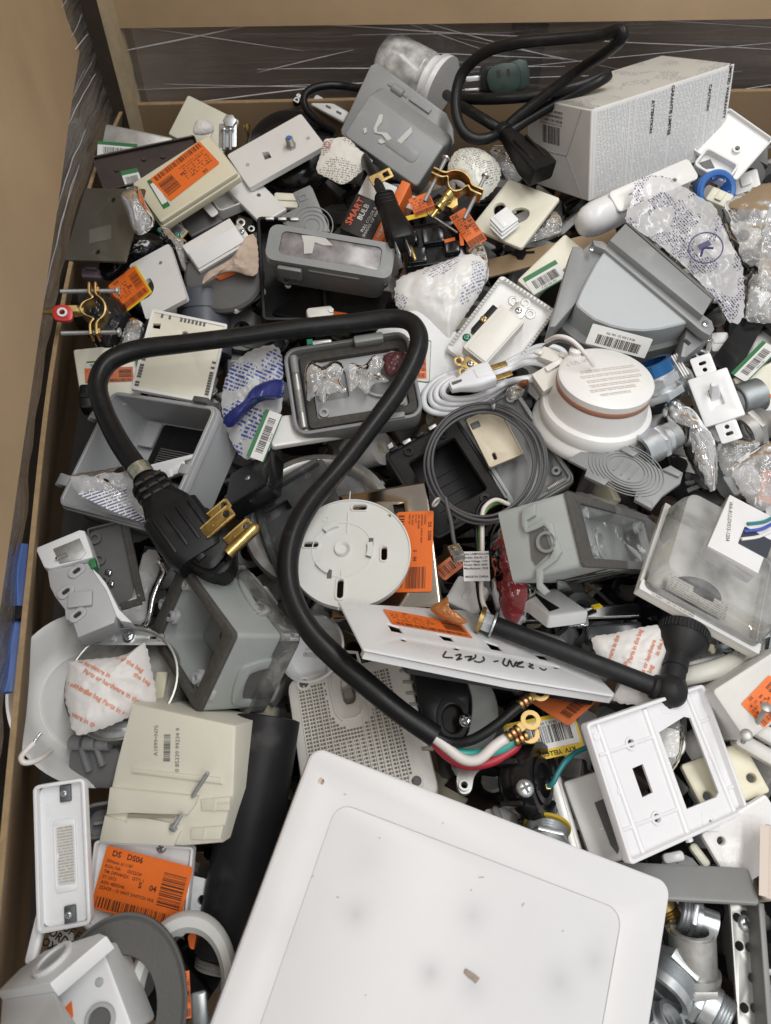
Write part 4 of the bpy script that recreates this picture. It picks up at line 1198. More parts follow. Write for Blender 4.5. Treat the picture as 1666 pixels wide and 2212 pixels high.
# --- duplex plate with stacked adaptors
T, fr = plate('duplex_plate', 'pale duplex outlet plate with two round openings', 'wall plate', [(1092, 391), (1221, 424), (1118, 535), (1022, 490)], .040, CREAM, None, thick=.004, bev=.0018,
              holes=[sm(q('F', -5, 110, 20, 88, 50, 90, 64, 120, 45, 150, 0, 155), 3), sm(q('F', 88, 160, 110, 128, 160, 115, 200, 130, 205, 160, 180, 190, 130, 205), 3)])
MB().cyl(.002, 0, .0006, 12).obj('screw_hole', STEEL, T, TR(.0, .0, 0))
for i in range(3):
    T, f2 = plate('adaptor_block', ('lowest', 'middle', 'topmost')[i] + ' white ribbed block stacked on the duplex plate', 'block', q('F', -30, 215 - 24 * i, 60, 175 - 22 * i, 160, 205 - 16 * i, 35, 320 - 26 * i), .043 + i * .0032, WHITE2, None, thick=.003, bev=.0006, rad=.001)
    MB().box(f2.w * .25, f2.h * .8, .0008, (-f2.w * .2, 0, .0003), 0, .0002).obj('rib', WHITE2, T)
# --- cardboard inner flap with tape
T, fr = plate('cardboard_flap', 'tan cardboard flap between the duplex plate and the grey hood', 'cardboard', q('F', -60, 430, 720, 240, 760, 330, -40, 540), .000, CARD, None, thick=.004, bev=.0005, rad=.001)
E(T, fr, 'torn_black_tape', BLACK, q('F', 115, 375, 160, 345, 190, 380, 240, 378, 240, 390, 190, 395, 170, 430, 140, 430, 125, 410, 90, 395), .0004, .001)
bag('clear_bag', 'clear crinkled bag below the duplex plate', 'bag', q('F', 170, 320, 260, 230, 350, 140, 400, 190, 390, 270, 300, 310, 200, 335), .028, .006, BAG, 18, 1.3)
T, fr = plate('cover_plate', 'cream cover with green barcode label leaning on the grey hood', 'wall plate', q('F', 90, 530, 470, 292, 490, 350, 290, 680), .024, CREAM, None, thick=.012, bev=.002)
barcode_label(T, fr, q('F', 150, 555, 375, 425, 425, 545, 255, 640), .0005, 9, GREENL, '7 251 346 750')

# --- small loose parts in the rear corner
T = thing('beam_clamp', 'small zinc bracket with hex nut behind the orange stickered cream plate', 'bracket', frame_at(*q('A', 1375, 790)[0], .045, (20, 0), (0, -.5, .85)))
MB().box(.022, .030, .002, (0, -.006, 0), .002, .0006).obj('bracket_plate', ZINC, T)
MB().hexa(.0085, .001, .006, TR(.003, .010, 0), .001).obj('hex_nut', ZINC, T)
for s_ in (-1, 1): bolt(T, (.004 * s_, -.002, .003), (.004 * s_, -.026, .003), .0022, ZINC, name='screw')
T = thing('brass_stud', 'tiny brass stud beside the zinc bracket', 'stud', frame_at(*q('A', 1490, 772)[0], .045, (20, 0)))
MB().lathe([(0, .006), (.003, .005), (.004, .002), (.004, -.002), (0, -.002)], 14).obj('stud_head', BRASS, T)
MB().cyl(.002, -.012, -.002, 10).obj('stud_shank', BRASS, T)
bag('paper_curl', 'small curl of white paper on the leaning cream plate', 'paper', q('A', 1165, 800, 1185, 730, 1240, 722, 1290, 760, 1280, 800, 1215, 815), .040, .006, PAPER, 131, 1.0, part='paper')
T, fr = plate('lettered_cap', 'dark cap with white lettering at the rear wall', 'cap', q('B', 250, 590, 310, 555, 318, 590, 262, 632), .028, BLACK, None, thick=.008)
lettering(T, 'DR', .010, 0, 0, .0004, .5, BIT, .0004)
# ================================================================== UPPER MIDDLE, SIDE WALL TO CENTRE
def q2(x, y): return (600 * .54232 + x * .19532, 600 * .54216 + y * .19522)      # finer detail window
# --- jumbled white plates below the jack plate
T, fr = plate('wall_plate', 'white plate lying under the lower corner of the jack plate', 'wall plate', [q2(880, 330), q2(1010, 300), q2(1620, 600), q2(1140, 840)], .022, WHITE, None, thick=.005)
MB().cyl(.0025, 0, .0005, 12).obj('screw_hole', DGREY, T, TR(.005, 0, 0))
T, fr = open_box('cover_box', 'white shallow box end poking out under the cream plate', 'box', [q2(610, 500), q2(900, 340), q2(1130, 590), q2(760, 600)], .024, WHITE, .016, .002)
MB().box(.008, .008, .008, (.012, 0, -.010), .001, .001).obj('ivory_insert', IVORY, T)
T, fr = plate('white_tab', 'small white tab below the white box end', 'tab', [q2(530, 575), q2(620, 520), q2(760, 690), q2(680, 735)], .024, WHITE, None, thick=.002, bev=.0006)
T, fr = plate('wall_plate', 'cream ivory plate with a ridge beside the grey knockout cover', 'wall plate', [q2(1300, 410), q2(1620, 520), q2(1640, 640), q2(1450, 610)], .016, CREAM, None, thick=.006, bev=.002)
MB().box(fr.w * .9, .003, .002, (0, 0, .001), .001, .0006).obj('ridge', CREAM, T)
T, fr = plate('dark_cover', 'dark grey panel lying under the white rocker switch', 'cover', [q2(330, 700), q2(640, 540), q2(830, 760), q2(420, 980)], .012, DGREY, None, thick=.006)
barcode_label(T, fr, [q2(120, 860), q2(250, 760), q2(410, 890), q2(340, 1010)], .0004, 21, YELLOWL, '66 1504')
# --- white rocker switch
T, fr = plate('rocker_switch', 'white rocker switch with steel yoke ears and green screw', 'switch', [q2(350, 1050), q2(880, 735), q2(1060, 1030), q2(540, 1350)], .036, WHITE, None, thick=.012, bev=.0012, rad=.001)
MB().slab(rr(fr.w * .97, fr.h * .60, .001, cy=-fr.h * .12), .0, .0022, .001).obj('rocker', WHITE2, T)
EAR = [circ(.0052, 0, .0085, 14), circ(.004, .006, -.004, 14), circ(.0045, .0, -.016, 14)]
mb = MB()
for c in EAR: mb.slab(c, -.004, -.0025, .0003, [[((x - sum(p[0] for p in c) / 14) * .5 + sum(p[0] for p in c) / 14, (y - sum(p[1] for p in c) / 14) * .5 + sum(p[1] for p in c) / 14) for x, y in c]])
mb.box(.010, .024, .0012, (-.006, -.003, -.0032), .002, .0003)
mb.obj('yoke_ear', STEEL, T, TR(fr.w / 2 + .008, 0, 0))
screw(T, fr.w / 2 + .003, -.002, -.002, .0032, CHROME)
screw(T, fr.w * .40, -fr.h * .45, -.006, .003, GREENM)
# second ear strip and screws in clear bag between plates
T, fr = bag('screw_bag', 'clear bag of steel screws and green ground screws between two white plates', 'bag', [q2(80, 860), q2(190, 860), q2(290, 950), q2(400, 1000), q2(420, 1120), q2(400, 1330), q2(330, 1290), q2(220, 1050), q2(130, 980)], .030, .008, BAG, 22, 1.1)
for (a, b) in ((300, 950), (110, 900)):
    screw(T, *fr.pt(*q2(a, b)), .004, .0034, GREENM, 'ground_screw')
for (a, b, c, d) in ((330, 1120, 400, 1250), (260, 1060, 330, 1150)):
    bolt(T, (*fr.pt(*q2(a, b)), .002), (*fr.pt(*q2(c, d)), .002), .002, STEEL, name='screw')
# --- dark disc, tissue, white plate under it
fr = frame_at(483, 592, .022, (70, 0), (0, -.35, .94))
T = thing('dark_disc', 'dark grey round disc under the torn tissue', 'disc', fr)
MB().lathe([(0, -.001), (.030, 0), (.042, -.001), (.045, -.004), (.045, -.008), (0, -.008)], 44).obj('disc_plate', DGREY, T, None, 40)
E(T, fr, 'orange_tab', ORANGE, q('D', 1295, 535, 1400, 500, 1425, 515, 1330, 555), .0003, .0007)
T, fr = plate('wall_plate', 'white plate corner under the dark round disc', 'wall plate', q('D', 1270, 655, 1530, 560, 1600, 600, 1455, 722), .010, WHITE, None, thick=.006)
MB().cyl(.0025, 0, .0005, 12).obj('screw_hole', DGREY, T, TR(0, .0, 0))
TIS = pm('peach_tissue', (.60, .48, .39), .9, var=.25, scale=40, bump=.5, bscale=120)
bag('torn_tissue', 'crumpled peach coloured tissue below the white rocker switch', 'tissue', q('D', 1225, 580, 1250, 510, 1400, 420, 1490, 290, 1545, 300, 1560, 480, 1520, 530, 1400, 500, 1290, 530), .036, .006, TIS, 24, 1.8, part='paper')
# --- white plate with round opening and orange sticker
T, fr = plate('outlet_plate', 'white outlet plate with a dark round opening and yellow edged orange sticker', 'wall plate', q('D', 815, 465, 1000, 325, 1135, 648, 860, 815), .032, WHITE, None, thick=.006, bev=.003,
              holes=[sm(q('D', 865, 560, 885, 525, 915, 520, 945, 590, 925, 650, 880, 690, 850, 690), 3)])
MB().cyl(.002, 0, .0005, 12).obj('screw_hole', STEEL, T, TR(.010, .02, 0))
x, y, w, h, a = lrect(fr, q('D', 640, 600, 845, 445, 895, 645, 790, 730), .0006)
MB().slab(rr(w, h, .002), 0, .0003).obj('yellow_backing', YELLOWL, T, TR(x, y, .0006) @ RZ(a), 0)
orange_sticker(T, fr, q('D', 625, 610, 830, 450, 880, 640, 775, 725), .0012, 26)
# --- grey cylinder canister
p0, p1 = W(440, 640, .000), W(445, 752, -.02)
fr = axis_frame(p0, p1)
T = thing('grey_canister', 'blue grey plastic canister under the outlet plate', 'canister', fr)
BG = pm('blue_grey_plastic', (.085, .095, .115), .42, var=.12)
MB().lathe([(0, -.004), (.026, -.004), (.029, 0), (.029, .07), (0, .07)], 36).obj('canister_body', BG, T)
MB().ring(.0285, .0305, .012, .02, 36).obj('band', BG, T)
# --- black bag and second clamp by the side wall
BBAG = pm('black_film', (.014, .013, .014), .18, var=.3, bump=.5, bscale=80)
bag('black_bag', 'shiny black plastic bag behind the clamp by the side wall', 'bag', q('D', 430, 690, 470, 610, 560, 590, 680, 640, 790, 760, 780, 830, 720, 930, 690, 990, 620, 985, 540, 900, 470, 850), .020, .018, BBAG, 27, 1.2, part='film')
bag('black_bag', 'black plastic bag corner under the olive plate', 'bag', q('D', 770, 310, 850, 270, 960, 290, 980, 350, 900, 430, 800, 450, 740, 520, 640, 560, 600, 450, 750, 440), .014, .010, BBAG, 28, 1.1)
bag('clear_bag', 'clear bag with small steel parts beside the black bag', 'bag', q('D', 780, 790, 850, 800, 880, 850, 850, 920, 780, 960, 720, 940), .022, .008, BAG, 29, 1.2)
T, fr = ground_clamp('brass ground clamp with red tagged valve by the side wall', q('D', 615, 545, 655, 950, 545, 950, 500, 545)[0:0] + q('D', 590, 590, 600, 900, 525, 905, 515, 590), .064, DBRASS, BRASS)
mb = MB(); mb.hexa(.0065, 0, .012); mb.lathe([(.0042, .012), (.0042, .026), (.003, .028), (.003, .042), (0, .042)], 16); mb.lathe([(.005, -.006), (.005, 0)], 16)
mb.obj('valve_stem', BRASS, T, TR(0, -.013, .002) @ RX(PI / 2))
MB().slab(sm([(-.007, -.008), (.004, -.009), (.008, -.003), (.007, .008), (-.003, .009), (-.009, .003)], 4), 0, .004, .001, [circ(.0028, 0, 0, 16)]).obj('red_tag', REDP, T, TR(.006, -.026, .006))
MB().ring(.0028, .0048, .0042, .0062, 24).obj('white_grommet', WHITE2, T, TR(.006, -.026, .006))
# purple grey clip under the olive plate
T, fr = plate('mauve_clip', 'mauve grey plastic clip poking out under the olive plate', 'clip', q('D', 455, 450, 640, 455, 600, 555, 520, 520), .012, pm('mauve_plastic', (.22, .17, .20), .4), None, thick=.008, bev=.002)
MB().box(.012, .003, .008, (0, 0, .003), .001, .001).obj('clip_lip', _m['mauve_plastic'], T)
# --- cream slotted backplate
T, fr = plate('slotted_backplate', 'cream rectangular backplate edged with small slots', 'backplate', [(331, 671), (489, 702), (452, 872), (284, 838)], .030, CREAM, None, thick=.004, bev=.0008, rad=.002, k=15,
              holes=[q('D', 925, 815, 970, 818, 965, 848, 922, 842), sm(q('D', 1100, 868, 1115, 862, 1132, 870, 1130, 880, 1110, 886), 2)])
w, h = fr.w, fr.h
MB().slab(rr(w * 1.02, h * 1.02, .002), -.006, -.0001, .0003, [rr(w * .95, h * .95, .001)]).obj('rim', WHITE, T, TR(0, 0, .0014))
rnd = random.Random(4)
for (x0, y0, x1, y1, n) in ((-.36, .455, .36, .455, 15), (-.455, -.02, -.455, -.45, 13), (.455, .0, .455, -.40, 13)):
    for i in range(n):
        t = i / (n - 1)
        if rnd.random() < .22: continue
        hz = x0 == x1
        MB().box(.0022 if not hz else .005, .005 if not hz else .0022, .0012, (0, 0, 0)).obj('edge_slot', DGREY, T, TR(w * (x0 + (x1 - x0) * t), h * (y0 + (y1 - y0) * t), .0003), 0)
# --- cream plate with orange sticker low by the wall
T, fr = plate('wall_plate', 'ivory plate with crumpled orange sticker half under the thick cord', 'wall plate', q('D', 432, 968, 800, 935, 860, 1290, 500, 1330), .012, CREAM, None, thick=.006, bev=.003)
orange_sticker(T, fr, q('D', 510, 1105, 800, 1060, 810, 1180, 515, 1160), .0006, 31, None, ORANGE2)
barcode_label(T, fr, q('D', 520, 1045, 640, 1040, 645, 1085, 530, 1095), .0004, 32, GREENL)
# --- black cover base under the clear-lidded box
T, fr = open_box('outlet_box', 'black plastic outlet box under the smoky lidded grey cover', 'outlet box', [(556, 462), (690, 475), (712, 690), (566, 694)], .022, BLACK, .03, .004)
for k in range(3): MB().box(.010, .004, .004, (-fr.w * .3 + k * .014, fr.h * .47, .001), .001, .001).obj('hinge_knuckle', STEEL, T)
T, fr = plate('dark_cover', 'black panel under the smoky lidded grey cover', 'cover', [(640, 590), (840, 640), (820, 700), (570, 690)], .000, BLACK, None, thick=.012)
E(T, fr, 'orange_tab', ORANGE, q('E', 475, 738, 680, 770, 600, 790, 490, 765), .0004, .0009)
T, fr = plate('white_lever', 'white lever handle under the smoky lidded cover', 'lever', q('E', 320, 710, 460, 720, 540, 770, 350, 775), .020, WARM, None, thick=.008, bev=.003, rad=.004)
MB().cyl(.003, 0, .001, 14).obj('pivot', STEEL, T, TR(.012, 0, 0))
# --- grey knockout cover
T, fr = plate('knockout_cover', 'flat grey knockout cover standing behind the smoky lidded box', 'cover', [(1, 1)] * 0 + q('E', 230, 40, 370, -15, 475, 255, 180, 235), .040, GREY, None, thick=.001, bev=.0003)
bpy.data.objects.remove(T.children[0])
E(T, fr, 'cover_sheet', GREY, q('E', 255, 25, 355, -20, 372, 0, 480, 262, 300, 260, 195, 215, 180, 165, 290, 110, 270, 60), -.004, 0, .0008)
cx, cy = fr.pt(*q('E', 370, 225)[0])
for r in (.008, .013, .018, .023): MB().ring(r, r + .0012, 0, .0008, 36).obj('knockout_ring', GREY, T, TR(cx, cy, 0))
E(T, fr, 'raised_frame', GREY, q('E', 280, 45, 330, 25, 345, 60, 297, 82), 0, .0012, .0004, [q('E', 290, 50, 325, 37, 334, 58, 302, 72)])
# --- grey in-use cover with smoky lid
lid = q('E', 130, 205, 862, 340, 858, 548, 68, 425)
fr = fit(lid, .062, None, (0, -.42, .9), 35)
T = thing('in_use_cover', 'grey weatherproof in use cover with smoky clear lid', 'outlet cover', fr)
w, h = fr.w, fr.h
MB().slab(rr(w, h, .010), -.014, -.0002, .004, [rr(w * .80, h * .66, .006, cy=h * .02)]).obj('lid_frame', GREY, T)
MB().slab(rr(w * .80, h * .66, .006, cy=h * .02), -.004, -.0016, .001).obj('smoky_window', SMOKE, T)
MB().slab(rr(w * .36, h * .40, .004), -.018, -.0145).obj('inner_device', DGREY, T, TR(w * .06, 0, 0))
mb = MB(); loft(mb, [R3(rr(w * .90, h * .92, .010), -.052), R3(rr(w * .97, h * 1.0, .011), -.020), R3(rr(w * .985, h * .985, .011), -.0145)]); mb.obj('box_body', GREY, T, None, 35)
for sx in (-.30,): MB().slab(rr(.026, .020, .002), 0, .004, .001).obj('latch', GREY, T, TR(w * sx, -h * .5 - .0015, -.016) @ RX(PI / 2))
MB().slab(rr(.020, .012, .001), 0, .003, .0006).obj('latch', CLEAR, T, TR(-w * .30, -h * .5 - .002, -.032) @ RX(PI / 2))
MB().box(.055, .003, .003, (w * .05, -h * .5, -.010), .001, .0005).obj('lid_lip', GREY, T)
screw(T, w * .46, -h * .5 - .0004, -.012, .0018, DSTEEL, 'hinge_pin', 0, None)
E(T, fr, 'torn_sticker', TORN, q('E', 305, 283, 440, 290, 495, 345, 440, 345, 385, 325, 370, 392, 320, 395, 318, 330), -.0012, -.0008)
screw(T, -w * .33, -h * .5 - .002, -.048, .004, STEEL, 'foot_screw')
# --- white bag with leaflet
WB = printed('white_bag_print', (.72, .72, .71), (.20, .22, .36), .0030, .3, -.6, .5, .026, block=.60, bump=.10)
T, fr = bag('white_bag', 'white plastic bag with faint blue print beside the smoky lidded cover', 'bag', q('E', 880, 560, 1000, 500, 1180, 440, 1310, 400, 1390, 420, 1420, 480, 1400, 600, 1340, 700, 1230, 860, 1190, 930, 1080, 850, 980, 780, 880, 720), .036, .013, WB, 33, .8, rings=22, seg=96)
bag('clear_bag', 'clear bag edge draped behind the white bag', 'bag', q('E', 1310, 370, 1390, 330, 1430, 420, 1440, 520, 1400, 590, 1370, 500, 1320, 420), .034, .008, BAG, 34, 1.2)
# --- white round blank with green edged label
fr = frame_at(905, 765, .028, (60, 0), (.15, -.35, .93))
T = thing('round_blank', 'white round blank cover with green edged label beside the thick cord', 'cover', fr)
MB().lathe([(0, 0), (.046, 0), (.050, -.0015), (.051, -.005), (.048, -.006), (0, -.006)], 48).obj('disc_plate', WHITE2, T, None, 45)
x, y, w, h, a = lrect(fr, q('E', 960, 910, 1130, 925, 1035, 1170, 900, 1150), .0004)
o = MB().slab(rr(w, h, .002), 0, .0002).obj('green_edged_label', GREENL, T, TR(x, y, .0004) @ RZ(a), 0)
MB().slab(rr(w * .95, h * .95, .002), 0, .0002).obj('label_face', PAPER, o, TR(0, 0, .0002), 0)
orange_sticker(T, fr, q('E', 950, 990, 1080, 995, 1035, 1150, 960, 1145), .0010, 36)
# --- scalloped white frame with thermostat switch
fr = fit([(1085, 591), (1201, 672), (1085, 833), (962, 752)], .040, None, None, None)
T = thing('scalloped_frame', 'white plate with scalloped rim holding a face down switch', 'wall plate', fr)
w, h = fr.w, fr.h
MB().slab(rr(w * .96, h * .96, .003), -.008, -.006).obj('plate', WHITE, T)
MB().slab(rr(w, h, .005), -.008, 0, .001, [rr(w * .90, h * .92, .003)]).obj('rim', WHITE, T)
ns = 24
for i in range(ns):
    for s in (-1, 1):
        MB().box(.0028, .0022, .0012, (0, 0, 0)).obj('rim_notch', pm('notch_grey', (.42, .42, .41), .5), T, TR(s * w * .475, h * (-.44 + .88 * i / (ns - 1)), .0002), 0)
for i in range(14): MB().box(.0022, .0028, .0012).obj('rim_notch', _m['notch_grey'], T, TR(w * (-.40 + .8 * i / 13), h * .478, .0002), 0)
fr2 = fit(q('E', 1500, 700, 1665, 800, 1405, 1075, 1285, 950), .060, None, fr.R[:, 2], 60)
T = thing('switch_body', 'white switch lying on the scalloped plate with brass terminals', 'switch', fr2)
w, h = fr2.w, fr2.h
MB().slab(rr(w, h, .002), -.016, 0, .002).obj('body', WARM, T)
MB().slab(rr(w * .8, h * .94, .002, cx=w * .04), 0, .0012, .001).obj('body_panel', WARM, T)
for i, (yy, ll) in enumerate(((.30, .26), (-.02, .24))): MB().box(.010, h * ll, .012, (-w * .56, h * yy, -.010), .001, .001).obj('terminal_block', BLACK, T)
screw(T, -w * .60, h * .12, -.004, .0042, BRASS, 'terminal_screw')
screw(T, -w * .64, -h * .30, -.006, .0042, GREENM, 'ground_screw')
for s in (1, -1):
    mb = MB(); mb.slab(rr(.016, .014, .003), 0, .0014, .0003)
    for cx, cy in ((-.011, s * .004), (.011, s * .004), (.0, s * .010)): mb.slab(circ(.0055, cx, cy, 14), 0, .0014, .0003, [circ(.0028, cx, cy, 10)])
    mb.obj('yoke_ear', STEEL if s > 0 else DBRASS, T, TR(w * .06, s * (h / 2 + .008), -.006))
    screw(T, w * .06, s * (h / 2 + .007), -.0046, .0036, CHROME)
# --- large grey hood
D_ = q('F', 660, 375, 1175, 805, 898, 1030, 383, 600)
fr = fit(D_, .075, None, (.05, -.30, .95), 60)
T = thing('meter_hood', 'large grey steel hood with curved front and barcode label', 'hood', fr)
HOODT = pm('hood_grey_paint', (.44, .47, .49), .42, var=.05, scale=18, bump=.05, bscale=500, stain=(.34, .33, .30), stain_amt=.12)
face = q('F', 660, 378, 610, 450, 560, 540, 520, 620, 492, 690, 500, 712, 540, 745, 600, 790, 700, 830, 800, 852, 900, 858, 1000, 848, 1090, 828, 1172, 806)
loc = fr.pts(face)
ring = loc
mb = MB(); dp = .062
low = [(x * 1.0, y) for x, y in ring]
loft(mb, [R3(ring, -dp), R3(ring, -.0015), R3(inset(ccw(ring), .0015) if area2(ring) > 0 else list(reversed(inset(ccw(ring), .0015))), 0)])
mb.obj('curved_shell', HOODT, T, None, 30)
# skirt flare round the front
flare = [(x * 1.07, y * 1.10 - .004) for x, y in ring]
mb = MB(); loft(mb, [R3(flare, -dp - .012), R3(flare, -dp * .55), R3(ring, -dp * .50)], True, False); mb.obj('skirt', GREY, T, None, 30)
E(T, fr, 'flange', GREY, q('F', 590, 312, 650, 318, 1310, 800, 1325, 850, 1300, 890, 1245, 860, 665, 372, 600, 345), -.006, .004, .001)
E(T, fr, 'back_plate', GREY, q('F', 788, 210, 1312, 668, 1255, 770, 692, 312), -.003, .012, .0015)
E(T, fr, 'back_edge', DGREY, q('F', 790, 206, 815, 210, 1330, 655, 1312, 668), -.02, .011, .001)
screw(T, *fr.pt(*q('F', 1270, 822)[0], .004), .004, .0042, CHROME)
screw(T, *fr.pt(*q('F', 583, 368)[0], .004), .004, .0030, CHROME)
# left bracket
E(T, fr, 'side_bracket', GREY, q('F', 590, 318, 668, 378, 490, 690, 365, 835, 330, 835, 470, 350, 520, 352, 525, 376), -.030, -.006, .001)
E(T, fr, 'side_bracket', GREY, q('F', 1165, 812, 1240, 870, 1310, 890, 1150, 1020, 1120, 1015), -.040, -.012, .001)
for p in ((1218, 875), (1158, 930)):
    x, y = fr.pt(*q('F', *p)[0], -.012); MB().box(.007, .0035, .001, (x, y, -.0115)).obj('slot', INK, T, None, 0)
# label on the skirt: a curved strip would hide; flat label leaning with the skirt
fl_ = fit(q('F', 608, 845, 995, 908, 865, 1012, 522, 925), .072, None, (-.1, -.75, .65), 40)
Ml = T.matrix_basis.inverted() @ fl_.M
lab = MB().slab(rr(fl_.w, fl_.h, .001), -.0006, 0).obj('barcode_label', PAPER, T, Ml, 0)
MB().slab(rr(fl_.w * 1.04, fl_.h * .25, .001, cy=fl_.h * .30), -.0012, -.0007).obj('green_band', GREENL, lab, None, 0)
bars_mb(fl_.w * .72, fl_.h * .46, 40, 12, TR(0, -fl_.h * .14, .0003)).obj('barcode', INK, lab, None, 0)
lettering(lab, '9818 2 000 251 346 750', fl_.h * .15, 0, fl_.h * .24, .0003, PI, INK)
# --- shiny black case with green label on the right
T, fr = plate('black_case', 'glossy black tray with clear film and a green edged label', 'tray', q('F', 1490, 785, 1690, 800, 1500, 1120, 1290, 1060), .030, GBLACK, None, thick=.02, bev=.002)
bpy.data.objects.remove(T.children[0])
E(T, fr, 'tray_wall', GBLACK, q('F', 1490, 785, 1622, 765, 1760, 880, 1560, 1110, 1440, 1115, 1290, 1060), -.02, 0, .002, [q('F', 1625, 800, 1740, 890, 1560, 1085, 1470, 1090)])
E(T, fr, 'tray_floor', STEEL, q('F', 1625, 800, 1740, 890, 1560, 1085, 1470, 1090), -.012, -.010)
barcode_label(T, fr, q('F', 1440, 1110, 1590, 935, 1740, 960, 1500, 1180), .001, 41, GREENL, '9818 2 000')
# ring lug and screw near the hood
T = thing('hex_standoff', 'small zinc ring lug beside the lower corner of the hood', 'lug', frame_at(*q('F', 1240, 1005)[0], .03, (10, 0)))
mb = MB(); mb.slab(circ(.0075, n=8), -.002, .002, .0005, [circ(.0038, n=14)]); mb.box(.005, .022, .003, (.006, .016, 0), .001, .0004, RZ(-.4)); mb.obj('lug_ring', ZINC, T)
screw(T, .013, .022, .0, .004, CHROME)
bag('black_cap_bag', 'dark grey rubber cap beside the hood corner', 'rubber cap', q('F', 1280, 790, 1340, 760, 1395, 775, 1380, 820, 1320, 835), .03, .012, DGREY, 43, .2, part='cap')
T, fr = plate('white_block', 'white block wedged behind the glossy black tray', 'block', q('F', 1310, 870, 1420, 860, 1400, 960, 1300, 1010), .016, WHITE, None, thick=.02)
MB().box(.012, .004, .001, (0, 0, .0006), 0, .0003).obj('ridge', WHITE, T)
T, fr = plate('wall_plate', 'cream plate under the green labelled black tray', 'wall plate', q('F', 1440, 1170, 1720, 1000, 1760, 1300, 1560, 1420), .022, CREAM, None, thick=.007, bev=.003)
MB().cyl(.0025, 0, .0005, 12).obj('screw_hole', DGREY, T, TR(-.015, .005, 0))
E(T, fr, 'orange_strip', ORANGE, q('I', 1560, 125, 1700, 100, 1700, 125, 1565, 150), .0004, .0008)
barcode_label(T, fr, q('I', 1580, 170, 1690, 150, 1700, 290, 1630, 300), .0006, 44)
# ================================================================== MIDDLE OF THE HEAP
# --- grey open enclosure by the side wall
T, fr = open_box('grey_enclosure', 'open grey plastic enclosure with hinge lugs by the side wall', 'enclosure', [(226, 838), (487, 884), (334, 1140), (138, 1098)], .030, PGREY, .055, .004, None, .010, (.05, -.1, 1), 30, taper=.03)
w, h = fr.w, fr.h
MB().slab(rr(w + .004, h + .004, .012), -.010, -.004, .001, [rr(w - .0005, h - .0005, .010)]).obj('rim_bead', PGREY, T)
for yy in (.28, -.30):
    mb = MB(); mb.box(.014, .012, .012, (-w / 2 - .008, h * yy, -.006), .002, .001); mb.cyl(.004, -.007, .007, 14, .0005, TR(-w / 2 - .016, h * yy, -.006) @ RX(PI / 2)); mb.obj('hinge_lug', PGREY, T)
MB().box(.018, .006, .014, (w * .36, h / 2 + .003, -.002), .001, .001).obj('latch', DGREY, T)
MB().box(.012, .010, .010, (w / 2 - .006, -h * .02, -.004), .001, .001).obj('clip', PGREY, T)
MB().slab(rr(w * .62, h * .46, .003), -.050, -.046).obj('floor_opening', BLACK, T, TR(w * .10, h * .20, 0))
for k in range(9): MB().box(w * .36, .0012, .002, (w * .05, h * (-.02 + .02 * k) + .01, -.045)).obj('vent_slat', DGREY, T)
MB().box(.02, .03, .004, (-w * .30, h * .32, -.046), .002, .001).obj('moulded_panel', PGREY, T)
MB().box(.024, .02, .004, (-w * .36, h * .05, -.046), .002, .001).obj('moulded_panel', PGREY, T)
T, fr = plate('dark_cover', 'black cover end wedged between the enclosure and the side wall', 'cover', q('G', 475, 45, 560, 40, 560, 190, 480, 190), .018, BLACK, None, thick=.02)
MB().box(.01, .004, .001, (0, 0, .0006)).obj('ridge', BLACK, T)
# --- receptacle inside the enclosure
fr = fit(q('G', 865, 545, 1150, 470, 1260, 560, 930, 600), .020, None, (.1, -.5, .85), 60)
T = thing('receptacle', 'grey and white receptacle lying inside the open enclosure', 'receptacle', fr)
w, h = fr.w, fr.h
MB().slab(rr(w, h, .002), -.003, 0, .0008, [rr(.010, .006, .001, cx=w * .32)]).obj('strap', WHITE2, T)
MB().box(w * .55, h * .9, .028, (-w * .10, -h * .1, -.0175), .002, .001).obj('body', PGREY, T)
MB().box(w * .12, h * .5, .004, (-w * .12, -h * .35, -.001), .001, .001).obj('clip', WHITE2, T)
bolt(T, (w * .30, -.002, .002), (w * .34, -.012, -.026), .0022, ZINC, name='screw')
# --- printed bag over the enclosure
T, fr = bag('printed_bag', 'clear bag with white printed warning panel draped over the enclosure corner', 'bag', q('G', 430, 600, 600, 570, 760, 535, 845, 525, 850, 620, 880, 800, 925, 905, 840, 870, 740, 850, 600, 790, 480, 720), .046, .007, BAG, 51, .9)
f2 = fit(q('G', 480, 700, 765, 672, 925, 905, 640, 800), .050, None, fr.R[:, 2], 90)
SP = printed('stripe_print', (.68, .68, .68), (.08, .09, .20), .0030, .4, -.12, .62, .05, block=.25)
mb = MB(); mb.slab(f2.pts(q('G', 462, 705, 765, 672, 775, 735, 830, 820, 925, 905, 800, 862, 650, 800, 540, 745)), -.0004, 0); mb.obj('warning_panel', SP, T, T.matrix_basis.inverted() @ f2.M, 0)
